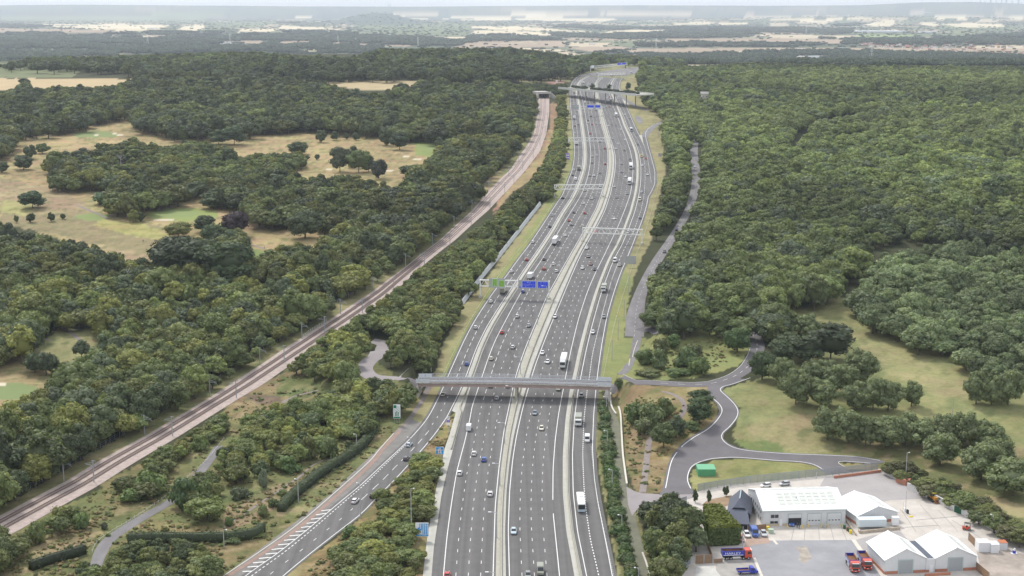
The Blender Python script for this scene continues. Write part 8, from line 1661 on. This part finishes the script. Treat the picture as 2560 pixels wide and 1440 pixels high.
b_ = MB(); q = [(W * .12, 2.75, 4.6), (W * .88, 2.75, 4.6), (W + .3, -3.6, 2.1), (W * -.0, -3.6, 2.1)]; b_.hexa([(p[0], p[1], p[2] - .15) for p in q] + q); b_.build('lean_to_roof', M_SLATE, bn)
slab(bn, 'lean_to_wall', M_BLK, (.2, W, -3.3, 2.7, 0, 1.98)); b_ = MB(); b_.bar((W / 2, 2.6 + hip, Rs + .04), (W / 2, Dn_ - hip, Rs + .04), .3, .1); b_.build('ridge_tiles', M_GSHED, bn)
# clipped conifer block
c1 = [Q(x, y, 6.3) for x, y in ((1772, 1318), (1852, 1314), (1800, 1260), (1760, 1262))]; g = np.random.default_rng(5); Vt = []; n = 5200
bx = np.array([[p.x, p.y] for p in c1]); Vp = []; Nn = []
for i in range(4):
 a_, b_ = bx[i], bx[(i + 1) % 4]; k = n // 5; t = g.uniform(0, 1, (k, 1)); nrm_ = np.array([(b_ - a_)[1], -(b_ - a_)[0]]); nrm_ = nrm_ / np.linalg.norm(nrm_); xy = a_ + (b_ - a_) * t + nrm_ * g.uniform(-.35, .4, (k, 1)); Vp.append(np.concatenate([xy, g.uniform(.6, 6.4, (k, 1))], 1)); Nn.append(np.tile([nrm_[0], nrm_[1], .2], (k, 1)))
s, t = g.uniform(0, 1, (n // 3, 1)), g.uniform(0, 1, (n // 3, 1)); xy = (bx[0] * (1 - s) + bx[1] * s) * (1 - t) + (bx[3] * (1 - s) + bx[2] * s) * t; Vp.append(np.concatenate([xy, 6.3 + .25 * g.normal(size=(n // 3, 1))], 1)); Nn.append(np.tile([0, 0, 1.0], (n // 3, 1)))
p = np.concatenate(Vp); nn = np.concatenate(Nn) + g.normal(size=(len(p), 3)) * .4; nn /= np.linalg.norm(nn, axis=1)[:, None]; a_ = np.cross(nn, g.normal(size=(len(p), 3))); a_ /= np.linalg.norm(a_, axis=1)[:, None]; b_ = np.cross(nn, a_); s = .34 * g.uniform(.6, 1.3, (len(p), 1))
cl_ = np.repeat(np.where(p[:, 2:3] > 5.8, [[1.5, 1.25, .6]], [[1, 1, 1]]) * g.uniform(.7, 1.3, (len(p), 1)), 4, 0); core = np.array([[c.x * .96 + .04 * bx[:, 0].mean(), c.y * .96 + .04 * bx[:, 1].mean(), z] for z in (0, 6.0) for c in c1])
me = poly_mesh('foliage', [(np.stack([p - a_ * s, p - b_ * s, p + a_ * s, p + b_ * s], 1).reshape(-1, 3), np.arange(4 * len(p)).reshape(-1, 4), cl_, 0), (core, np.array([(0, 1, 5, 4), (1, 2, 6, 5), (2, 3, 7, 6), (3, 0, 4, 7), (4, 5, 6, 7)]), np.full((8, 3), .6), 0)], [M_LEAF])
o = link('hedge', me); o['tint'] = (.085, .125, .03); tag(o, 'huge square-clipped conifer block with yellow green top beside the slate barn', 'hedge')
# tipper lorries
def tipper(x, y, x2, y2, label, load=True, letter=False):
 a, b = Q(x, y), Q(x2, y2); rz = math.atan2(-(b.x - a.x), b.y - a.y); e = empty('tipper_lorry', (a.x, a.y, .08), rz, label, 'tipper lorry', 'red cabbed tipper lorries in the depot')
 slab(e, 'chassis', M_CHAS, (-.5, .5, -4.4, 3.6, .6, 1.1)); t = MB(); w, L0, L1, z0, z1 = 1.25, -4.6, 1.7, 1.35, 2.75
 t.box(-w, w, L0, L1, z0, z0 + .12); t.box(-w, -w + .1, L0, L1, z0, z1); t.box(w - .1, w, L0, L1, z0, z1); t.box(-w, w, L0 - .1, L0, z0, z1); t.box(-w, w, L1, L1 + .12, z0, z1 + .35); bd = t.build('tipping_body', M_TBLUE, e)
 slab(bd, 'rim', M_RUST if load else M_TBLUE, (-w - .05, -w + .12, L0 - .1, L1, z1, z1 + .1), (w - .12, w + .05, L0 - .1, L1, z1, z1 + .1)); slab(bd, 'lining', M_RUST, (-w + .1, w - .1, L0, L1, z0 + .12, z0 + (.6 if load else .18)), (-w + .1, -w + .13, L0, L1, z0 + .15, z1 - .02), (w - .13, w - .1, L0, L1, z0 + .15, z1 - .02), (-w + .13, w - .13, L1 - .03, L1, z0 + .15, z1 + .3))
 for s_ in (-1, 1): slab(e, 'stripe', M_WHITE, (s_ * (w + .012) - .01, s_ * (w + .012) + .01, L0 + .2, L1 - .2, z0 + .15, z0 + .3))
 for s_ in (-1, 1):
  o_ = text_obj('HARLEY', 1.0, M_WHITE, e, (s_ * (w + .03), -1.6, z0 + .45), width=4.6); o_.rotation_euler = (math.pi / 2, 0, s_ * math.pi / 2)
 c = MB(); c.prism([(2.0, .6), (4.0, .6), (4.15, 1.5), (3.85, 3.0), (2.0, 3.0)], -1.22, 1.22); c.build('cab', M_TRED, e)
 c = MB(); c.hexa([(-1.1, 4.17, 1.7), (1.1, 4.17, 1.7), (1.1, 4.1, 1.7), (-1.1, 4.1, 1.7), (-1.08, 3.93, 2.75), (1.08, 3.93, 2.75), (1.08, 3.86, 2.75), (-1.08, 3.86, 2.75)]); c.build('windscreen', M_GLASSD, e)
 slab(e, 'grille', M_CHAS, (-.8, .8, 4.0, 4.19, .95, 1.35)); slab(e, 'bumper', M_TRED, (-1.22, 1.22, 3.9, 4.22, .5, .85)); slab(e, 'sun_visor', M_WHITE, (-1.0, 1.0, 3.9, 4.15, 2.78, 2.9)); slab(e, 'number_plate', M_WHITE, (-.26, .26, 4.22, 4.24, .6, .72))
 for s_ in (-1, 1): slab(e, 'side_window', M_GLASSD, (s_ * 1.225 - .02, s_ * 1.225 + .02, 2.8, 3.7, 1.75, 2.6)); slab(e, 'headlight', M_HEAD, (s_ * .95 - .16, s_ * .95 + .16, 4.15, 4.24, .9, 1.12)); slab(e, 'mirror', M_CHAS, (s_ * 1.42 - .08, s_ * 1.42 + .08, 3.8, 3.9, 1.9, 2.5)); slab(e, 'side_rail', M_WHITE, (s_ * 1.2 - .03, s_ * 1.2 + .03, -1.6, .6, .6, .72), (s_ * 1.2 - .03, s_ * 1.2 + .03, -1.6, .6, .95, 1.07))
 for yy in (-3.4, -2.1, 1.6, 3.1):
  for s_ in (-1, 1): link('wheel', WH_BIG, e, (s_ * 1.05, yy, 0))
 return e
tipper(1843, 1397, 1884, 1396, 'blue tipper lorry with red cab and large white lettering by the timber gate', False, True); tipper(2131, 1420, 2140, 1436, 'left of two red cabbed tippers parked nose forward, lower right'); tipper(2161, 1414, 2172, 1432, 'right of two red cabbed tippers parked nose forward, lower right')
a, b = Q(1868, 1434), Q(1890, 1433); e = empty('pickup_lorry', (a.x, a.y, .08), math.atan2(-(b.x - a.x), b.y - a.y), 'small blue dropside pickup lorry at the lower edge', 'lorry')
slab(e, 'load_bed', M_TBLUE, (-1.05, 1.05, -3.0, .6, .8, .9), (-1.05, -.97, -3.0, .6, .9, 1.35), (.97, 1.05, -3.0, .6, .9, 1.35), (-1.05, 1.05, -3.08, -3.0, .9, 1.35)); slab(e, 'bed_floor', M_RUST, (-.97, .97, -3.0, .6, .9, .93)); c = MB(); c.prism([(.7, .4), (2.9, .4), (3.0, .95), (2.2, 1.25), (1.7, 2.0), (.7, 2.05)], -1.0, 1.0); c.build('cab', M_TBLUE, e)
c = MB(); c.hexa([(-.85, 2.26, 1.25), (.85, 2.26, 1.25), (.85, 2.2, 1.25), (-.85, 2.2, 1.25), (-.8, 1.82, 1.92), (.8, 1.82, 1.92), (.8, 1.74, 1.92), (-.8, 1.74, 1.92)]); c.build('windscreen', M_GLASSD, e); slab(e, 'side_window', M_GLASSD, (-1.02, -.99, 1.0, 1.75, 1.25, 1.8), (.99, 1.02, 1.0, 1.75, 1.25, 1.8))
for yy in (-1.9, 2.1):
 for s_ in (-1, 1): link('wheel', WH_CAR, e, (s_ * .9, yy, 0))
def yc(kind, c, x, y, x2, y2, label): a, b = Q(x, y), Q(x2, y2); return vehicle(kind, c, (a.x, a.y, .07), math.atan2(-(b.x - a.x), b.y - a.y), label, 'cars parked in the depot')
yc('car', 'white', 1867, 1340, 1873, 1352, 'dark windowed white roofed car, left of three parked in a row'); yc('van', 'blue', 1886, 1338, 1892, 1350, 'blue small van, middle of three parked in a row'); yc('car', 'silver', 1909, 1338, 1915, 1350, 'silver car, right of three parked in a row'); yc('hatch', 'red', 1852, 1352, 1856, 1362, 'red car half hidden behind the clipped conifer block')
yc('hatch', 'white', 1914, 1218, 1900, 1219.5, 'white small car parked along the depot back fence'); yc('hatch', 'silver', 1961, 1213.5, 1947, 1215, 'silver small car parked along the depot back fence'); yc('car', 'blue', 1979, 1312, 1979, 1325, 'blue car in the open workshop doorway')
for x, y, l in ((1993, 1321, 'man in dark clothes standing at the open workshop door'), (1998, 1322, 'second man in dark clothes at the open workshop door')): person(x, y, l, M_CLOTH2, M_CLOTH2, 0.0, 'people at the workshop door')
# containers, tanks and boxes
def cbox(x, y, wpx, dep, top, label, m, rz=None, name='container', x2=None, y2=None, roofm=None, cat='container', z=0.0, ribs=True):
 a = Q(x, y); b = Q(x2 or x + 20, y2 or y); ang = frame(a, b); W = wpx / PX_PER_M(a); h = height_to(a, top); e = empty(name, a, ang, label, cat); slab(e, 'wall', m, (0, W, 0, dep, z, h)); slab(e, 'roof', roofm or m, (-.05, W + .05, -.05, dep + .05, h + .003, h + .1))
 if ribs:
  rb = MB(); n = int(W / .6)
  for i in range(n): rb.box(W * (i + .3) / n, W * (i + .6) / n, -.05, -.003, z + .1, h - .1)
  rb.build('ribs', m, e); slab(e, 'door_bar', M_STEEL, (W + .003, W + .05, dep * .3, dep * .34, z + .15, h - .15), (W + .003, W + .05, dep * .66, dep * .7, z + .15, h - .15))
 return e
cbox(2147, 1325, 70, 3.0, 1301, 'long white container on brick base in front of the pale store', mat('container_white', (.62, .70, .72), .5), x2=2167, y2=1324.5, z=.9, ribs=False); cbox(2231, 1317, 16, 1.6, 1295, 'white cabinet right of the long white container', M_WSHED, z=.4, ribs=False, name='cabinet', cat='cabinet')
cbox(2385, 1280, 28, 3.2, 1263, 'dark green container with pale roof by the retaining wall', M_DGR, x2=2405, y2=1287, roofm=M_YCON); cbox(2446, 1381, 29, 3.4, 1358, 'larger white container in the right corner yard', M_WSHED, roofm=M_WSHED); cbox(2477, 1383, 20, 3, 1362, 'smaller white container beside the larger one', M_WSHED); cbox(2499, 1376, 19, 2.6, 1358, 'grey container with orange rusty roof', M_CLAD, roofm=mat('orange_roof', (.50, .18, .09), .8)); cbox(2538, 1358, 30, 3.4, 1336, 'dark green cabin with white roof at the right edge', M_DGR, roofm=M_WSHED)
cbox(2516, 1347, 18, 2.5, 1328, 'grey shed behind the white tank', M_CLAD, roofm=M_YCON, name='shed', cat='shed'); cbox(1745, 1191, 44, 5.8, 1174, 'bright green box cabin on the grass island by the link road', mat('green_cabin', (.10, .34, .17), .6, noise=.06), roofm=mat('green_cabin_roof', (.16, .42, .24), .6, noise=.05), name='cabin', cat='cabin', ribs=False)
cbox(1917, 1327, 6, .8, 1318, 'yellow bin beside the parked silver car', M_YEL, name='bin', cat='bin', ribs=False, roofm=M_YEL); cbox(1922, 1334, 12, 1.2, 1325, 'pale green tank in a cage beside the yellow bin', mat('pale_green', (.45, .55, .42), .6), name='tank', cat='tank', ribs=True)
for x, y, m, l in ((2111, 1322, M_DGR, 'dark green bin right of the workshop doors'), (2119, 1327, M_RUST, 'dark red drum between workshop and store'), (2124, 1330, M_DGR, 'dark green drum between workshop and store'), (2126, 1334, M_YEL, 'yellow bucket bin in front of the dark drums'), (2061, 1320, M_DOORG, 'grey skip bin between middle and right doors')):
 e = empty('drum', Q(x, y), 0, l, 'bin'); b_ = MB(); b_.cyl((0, 0, 0), (0, 0, 1.1), .45, n=10); b_.build('barrel', m, e); b_ = MB(); b_.cyl((0, 0, 1.1), (0, 0, 1.16), .47, n=10); b_.build('lid', m, e)
e = empty('tank', Q(2510, 1350), 0, 'white tank on a dark frame near the green cabin', 'tank'); b_ = MB(); b_.cyl((0, 0, 1.6), (0, 0, 2.8), .7, n=12); b_.build('tank_body', M_WHITE, e); slab(e, 'stand', M_RUST, (-.7, -.55, -.7, -.55, 0, 1.6), (.55, .7, -.7, -.55, 0, 1.6), (-.7, -.55, .55, .7, 0, 1.6), (.55, .7, .55, .7, 0, 1.6))
e = empty('portable_pump', Q(2535, 1384), 0, 'blue and white pump unit on a white board in the corner yard', 'machine'); slab(e, 'board', M_WHITE, (-.9, .9, -.7, .7, .07, .13)); slab(e, 'pump_base', M_TBLUE, (-.4, .4, -.3, .3, .13, 1.0)); b_ = MB(); b_.cyl((0, 0, 1.0), (.1, 0, 1.7), .35, .25, 8); b_.build('pump_head', M_WHITE, e)
# crawler loader
a, b = Q(2334, 1252), Q(2346, 1260); e = empty('crawler_loader', (a.x, a.y, .05), math.atan2(-(b.x - a.x), b.y - a.y), 'orange tracked loader with yellow cab roof by the retaining wall', 'loader')
for s_ in (-1, 1): b_ = MB(); b_.prism([(-1.9, .25), (-1.5, 0), (1.5, 0), (1.9, .3), (1.7, .8), (-1.7, .85)], s_ * 1.0 - .25, s_ * 1.0 + .25); b_.build('track', M_CHAS, e)
slab(e, 'engine_cover', M_ORANGE, (-.7, .7, .2, 2.0, .8, 1.7)); slab(e, 'rear_frame', M_ORANGE, (-.75, .75, -2.0, .2, .7, 1.3)); slab(e, 'cab', M_GLASSD, (-.6, .6, -1.2, .2, 1.3, 2.5)); slab(e, 'cab_roof', M_YEL, (-.75, .75, -1.35, .35, 2.5, 2.7))
b_ = MB(); b_.bar((-.85, .0, 1.3), (-.85, 2.7, .7), .2); b_.bar((.85, 0, 1.3), (.85, 2.7, .7), .2); b_.build('lift_arm', M_ORANGE, e); b_ = MB(); b_.prism([(2.5, .15), (3.3, .15), (3.4, .3), (2.7, .45), (2.6, 1.1), (2.5, 1.1)], -1.2, 1.2); b_.build('bucket', M_RUST, e)
# forklift
a = Q(2418, 1325); e = empty('forklift', (a.x, a.y, .05), -1.9, 'orange red forklift truck in the middle of the concrete yard', 'forklift'); slab(e, 'body', M_TRED, (-.6, .6, -1.2, .8, .3, 1.0)); slab(e, 'counterweight', M_TRED, (-.6, .6, -1.5, -1.2, .3, 1.2)); slab(e, 'seat', M_CHAS, (-.3, .3, -.5, .1, 1.0, 1.3))
slab(e, 'cage', M_CHAS, (-.6, -.52, -.9, -.82, 1, 2.2), (.52, .6, -.9, -.82, 1, 2.2), (-.6, -.52, .6, .68, 1, 2.2), (.52, .6, .6, .68, 1, 2.2), (-.62, .62, -.95, .7, 2.2, 2.27)); slab(e, 'mast', M_CHAS, (-.45, -.33, .85, 1.0, .1, 2.5), (.33, .45, .85, 1.0, .1, 2.5), (-.45, .45, .88, .96, 2.4, 2.5)); slab(e, 'forks', M_CHAS, (-.3, -.18, 1.0, 2.1, .1, .16), (.18, .3, 1.0, 2.1, .1, .16))
for yy in (-.9, .5):
 for s_ in (-1, 1): link('wheel', WH_CAR, e, (s_ * .55, yy, 0))
# fuel island
a, b = Q(2254, 1274), Q(2278, 1293); d = b - a; e = empty('fuel_island', a, math.atan2(d.y, d.x), 'narrow concrete island with pumps and posts in the yard', 'fuel island'); L = d.length
slab(e, 'plinth', M_YCON, (0, L, -.6, .6, 0, .25)); slab(e, 'kerb_edge', M_YEL, (L - .6, L + .1, -.65, .65, 0, .27)); slab(e, 'pump', M_CHAS, (L * .55, L * .68, -.25, .25, .25, 1.5)); slab(e, 'pump', M_WHITE, (L * .25, L * .4, -.25, .25, .25, 1.4)); b_ = MB(); b_.cyl((L * .4, 0, .25), (L * .4, 0, 7.5), .09, n=6); b_.cyl((L * .4, 0, 7.5), (L * .4 + .8, 0, 7.6), .12, n=6); b_.build('light_mast', M_STEEL, e); b_ = MB(); b_.cyl((L * .15, 0, .25), (L * .15, 0, 3), .06, n=6); b_.build('pole', M_YEL, e)
# walls, gates and fences of the depot
M_PAL = mat('palisade', (.33, .36, .38), .5, metal=.3)
def flatfence(pts, h, label, m=M_PAL, z0=0.0, step=2.6): return fence(pts, h, label, step=step, m=m, meshm=m, rails=2, extra_z=z0, name='palisade_fence')
flatfence([(1744, 1229), (1800, 1220), (1873, 1209), (1950, 1201), (2060, 1190), (2120, 1184), (2205, 1173)], 2.8, 'long grey palisade fence along the back of the depot'); flatfence([(1669, 1444), (1685, 1436), (1705, 1424), (1722, 1412), (1733, 1402)], 2.2, 'curved grey palisade fence left of the timber gate')
flatfence([(1702, 1262), (1722, 1256)], 2.4, 'open grey palisade gate leaf at the upper depot entrance'); flatfence([(1702, 1262), (1722, 1270), (1745, 1278)], 1.4, 'short dark fence from the upper gate towards the barn', m=MATS['dark_steel'])
def flatwall(pts, h, w, m, label, cop=True):
 e = empty('boundary_wall', (0, 0, 0), 0, label, 'wall')
 for i in range(len(pts) - 1):
  a, b = Q(*pts[i]), Q(*pts[i + 1]); d = (b - a).normalized(); n_ = Vector((-d.y, d.x, 0)) * w / 2; k = max(1, int((b - a).length / 3.0))
  for j in range(k):
   p0, p1 = a.lerp(b, j / k), a.lerp(b, (j + .985) / k); q = [p0 - n_, p0 + n_, p1 + n_, p1 - n_]; b_ = MB(); b_.hexa([tuple(v) for v in q] + [tuple(v + Vector((0, 0, h))) for v in q]); b_.build('wall_panel', m, e)
 return e
M_PWALL = mat('pale_wall', (.60, .59, .58), .8, noise=.1, nscale=.4); flatwall([(2204, 1181), (2250, 1203)], 1.9, .4, M_PWALL, 'pale retaining wall at the top corner of the yard'); flatwall([(2268, 1222), (2330, 1249), (2375, 1272), (2440, 1303), (2520, 1345)], 2.2, .5, M_PWALL, 'long pale retaining wall along the right side of the yard')
flatwall([(2243, 1205), (2268, 1214), (2272, 1209)], 2.0, 1.4, M_BRICKY, 'orange brick bay built into the yard wall'); flatwall([(2085, 1196), (2140, 1189), (2204, 1180)], .9, .4, M_BRICKY, 'low orange brick wall under the back fence'); flatwall([(2312, 1441), (2376, 1437)], .8, .4, M_BRICKY, 'low brick wall in front of the right twin store')
flatwall([(2147, 1329), (2150, 1334), (2214, 1327), (2250, 1324)], .9, .5, mat('buff_wall', (.46, .39, .31), .9, noise=.2), 'buff brick base wall under the long white container'); flatwall([(2116, 1305), (2130, 1325), (2140, 1340)], .8, .3, MATS['buff_wall'], 'sloping buff wall and steps beside the pale store')
def timber(x, y, x2, y2, h, label, name='timber_fence'):
 a, b = Q(x, y), Q(x2, y2); e = empty(name, a, frame(a, b), label, 'fence' if 'fence' in name else 'gate'); L = (b - a).length; n = max(4, int(L / .5)); pm_ = MB(); pm_.box(0, L / n * .94, -.03, .03, .05, h); me = pm_.mesh('board', M_TIMB)
 for i in range(n): link('board', me, e, (L * i / n, 0, 0))
 slab(e, 'top_rail', M_TIMB, (0, L, -.06, .06, h, h + .08)); slab(e, 'post', M_MAST, (-.1, .06, -.1, .1, 0, h + .2)); slab(e, 'post', M_MAST, (L - .06, L + .1, -.1, .1, 0, h + .2)); return e
timber(1738, 1410, 1759, 1409, 2.6, 'left leaf of the brown timber double gate', 'timber_gate'); timber(1760, 1409, 1781, 1408, 2.6, 'right leaf of the brown timber double gate', 'timber_gate'); timber(1869, 1327, 1915, 1323, 1.6, 'low brown timber fence behind the three parked cars'); timber(2421, 1350, 2437, 1367, 2.4, 'mustard timber fence left of the white containers'); timber(2440, 1425, 2472, 1452, 2.4, 'brown timber fence panels beside the right twin store'); timber(1784, 1408, 1806, 1406, 1.2, 'low dark timber fence behind the lettered tipper'); timber(1769, 1368, 1783, 1406, 1.6, 'dark timber fence below the clipped conifer block')
lamp(1856, 1366, 1316, (), 'thin lamp post by the yellow painted base among parked cars', 'depot lamp posts', reach=.8); lamp(2480, 1335, 1287, (-1,), 'lamp post in front of the pale retaining wall', 'depot lamp posts', reach=.8); lamp(2264, 1200, 1132, (1,), 'tall lamp pole above the brick bay', 'depot lamp posts', reach=.8); lamp(2041, 1195, 1180, (), 'short white post at the back fence', 'depot lamp posts')
for (x, y, t, w_, l) in ((1738, 1256, 1223, 13, 'young staked tree left of the three by the barn'), (1772, 1257, 1225, 12, 'young staked tree in the middle by the barn'), (1815, 1240, 1215, 16, 'young tree just above the slate barn'), (1680, 1290, 1232, 36, 'bushy tree at the upper depot entrance')): single(x, y, t, w_, l, 'small trees in the depot', DK, 'field')
# ---------------------------------------------------------------- far woods, only a darker roughness to the eye
fw = []
for poly in far_woods + [[(-900, 112), (0, 118), (640, 116), (760, 116), (960, 120), (940, 132), (760, 134), (640, 126), (520, 128), (220, 138), (0, 150), (-900, 150)], [(1500, 132), (1700, 138), (1900, 130), (2100, 125), (2560, 140), (3400, 140), (3400, 165), (2560, 165), (1960, 158), (1900, 152), (1600, 160), (1500, 152)], [(640, 100), (640, 116), (960, 118), (1130, 112), (1170, 112), (1000, 100)]]:
 if np.mean([p[1] for p in poly]) < 45: continue
 px = np.array([p[0] for p in poly]); py = np.array([p[1] for p in poly]); q = P2(px, py); q = q[q[:, 1] > 2600]
 if len(q) < 3: continue
 x0, x1, d0, d1 = q[:, 0].min() - 50, q[:, 0].max() + 50, max(2750, q[:, 1].min() - 50), min(15000, q[:, 1].max() + 50)
 s0 = 30; d = d0
 while d < d1:
  sx = s0 * (1 + max(0, d - 4000) / 5000); sd = sx * (1.3 + max(0, d - 4000) / 2500)
  xs = np.arange(x0, x1, sx); xs = xs + rngT.uniform(-.4, .4, len(xs)) * sx; dd = d + rngT.uniform(-.4, .4, len(xs)) * sd; z = T(xs, dd)
  cx, cy = proj(xs, dd, z + 6); m = inpoly(cx, cy, poly) & (np.abs(xs) < dd * .42) & (wob(xs, dd * .6, 260, 41) + .5 * wob(xs, dd, 60, 42) > -.45)
  for zp, c_ in far_zones: m &= ~inpoly(cx, cy + 1, zp)
  fw.append(np.stack([xs, dd, z, np.full(len(xs), sx / s0)], -1)[m]); d += sd
fw = np.concatenate(fw); n = len(fw)
# hedgerow trees scattered over the plain
hx = rngT.uniform(-.4, .4, 6500); hd = 3600 + 14000 * rngT.uniform(0, 1, 6500) ** 1.2; ht = np.stack([hx * hd, hd, T(hx * hd, hd), rngT.uniform(.25, .6, 6500)], -1)
px, py = proj(ht[:, 0], ht[:, 1], ht[:, 2]); ok = np.ones(6500, bool)
for poly, c in far_zones:
 if c in (CREAM, CREAM2, PINK): ok &= ~(inpoly(px, py, poly) & (rngT.uniform(size=6500) > .12))
ht = ht[ok]; fw = np.concatenate([fw, ht]); n = len(fw)
sc = np.stack([fw[:, 3] * rngT.uniform(.9, 1.3, n), fw[:, 3] * rngT.uniform(.9, 1.3, n), np.clip(fw[:, 3], .55, 1.4) * rngT.uniform(.8, 1.25, n)], -1)
tn = np.array([(.07, .092, .055)]) * rngT.uniform(.75, 1.35, (n, 1)); 
add_instances('far_woods', fw[:, :3], rngT.integers(N_SCRUB, N_FAR, n), sc, rngT.uniform(0, 6.28, n), tn, 'distant dark woods and hedgerows between pale fields', 'woodland')
print('far', n)
# low rough growth over the unmown ground
rg = []; SHP = [(1070, 1040), (1026, 1097), (960, 1159), (903, 1213), (827, 1275), (701, 1379), (613, 1440), (540, 1500), (500, 1470), (640, 1380), (730, 1312), (820, 1240), (905, 1160), (1000, 1072)]
for poly, dens in (([(0, 1330), (250, 1225), (450, 1100), (600, 1010), (705, 935), (1000, 960), (1040, 1020), (1000, 1110), (900, 1210), (780, 1290), (560, 1440), (300, 1440), (0, 1440)], 5200), ([(1140, 1035), (1118, 1050), (1060, 1120), (960, 1235), (860, 1330), (760, 1440), (1050, 1440), (1090, 1240)], 1200), ([(1534, 990), (1600, 990), (1790, 1010), (1780, 1085), (1690, 1150), (1655, 1225), (1590, 1230), (1565, 1150)], 1300), ([(1600, 940), (1614, 850), (1700, 830), (1850, 840), (1860, 890), (1740, 938)], 700), ([(0, 1260), (250, 1110), (500, 960), (700, 845), (900, 715), (1080, 585), (1180, 495), (1290, 385), (1330, 300), (1320, 300), (1160, 480), (1060, 575), (880, 715), (680, 840), (480, 960), (230, 1105), (0, 1240)], 2200)):
 a = np.array(poly, float); px = rngT.uniform(a[:, 0].min(), a[:, 0].max(), dens * 3); py = rngT.uniform(a[:, 1].min(), a[:, 1].max(), dens * 3); m = inpoly(px, py, poly); q = P2(px[m][:dens], py[m][:dens])
 k = wob(q[:, 0], q[:, 1], 14, 51) > -.25; q = q[k]; ok = np.ones(len(q), bool)
 for av in AVOID: ok &= ~av(q[:, 0], q[:, 1], np.full(len(q), .5))
 ux, uy = proj(q[:, 0], q[:, 1], q[:, 2]); ok &= ~inpoly(ux, uy, SHP) & ~inpoly(ux, uy, [(1740, 975), (1790, 1005), (1778, 1050), (1745, 1080), (1700, 1100), (1668, 1135), (1655, 1170), (1640, 1240), (1900, 1240), (1900, 975)])
 rg.append(q[ok])
rg = np.concatenate(rg); n = len(rg); s_ = .07 + .3 * rngT.uniform(0, 1, n) ** 2.6; cc = np.array([OL, LT, YG, (.24, .19, .09), (.22, .19, .09), (.26, .21, .10)])[rngT.integers(0, 6, n)] * 1.25
add_instances('rough_vegetation', rg, rngT.integers(N_MID, N_SCRUB, n), np.stack([s_ * 1.3, s_ * 1.3, s_ * .8], -1), rngT.uniform(0, 6.28, n), cc, 'low weeds and scrub tufts over the unmown verges and banks', 'undergrowth')
# ---------------------------------------------------------------- haze
hz = MB(); hz.box(-22000, 22000, -60, 32000, -24, 236)
hm = bpy.data.materials.new('haze'); hm.use_nodes = True; hn = hm.node_tree; hn.nodes.clear()
ho = hn.nodes.new('ShaderNodeOutputMaterial'); hv = hn.nodes.new('ShaderNodeVolumePrincipled')
hv.inputs['Color'].default_value = (.80, .88, 1.0, 1); hv.inputs['Density'].default_value = HAZE; hv.inputs['Anisotropy'].default_value = .25
hn.links.new(hv.outputs[0], ho.inputs['Volume'])
hobj = tag(hz.build('haze', hm), kind='stuff')
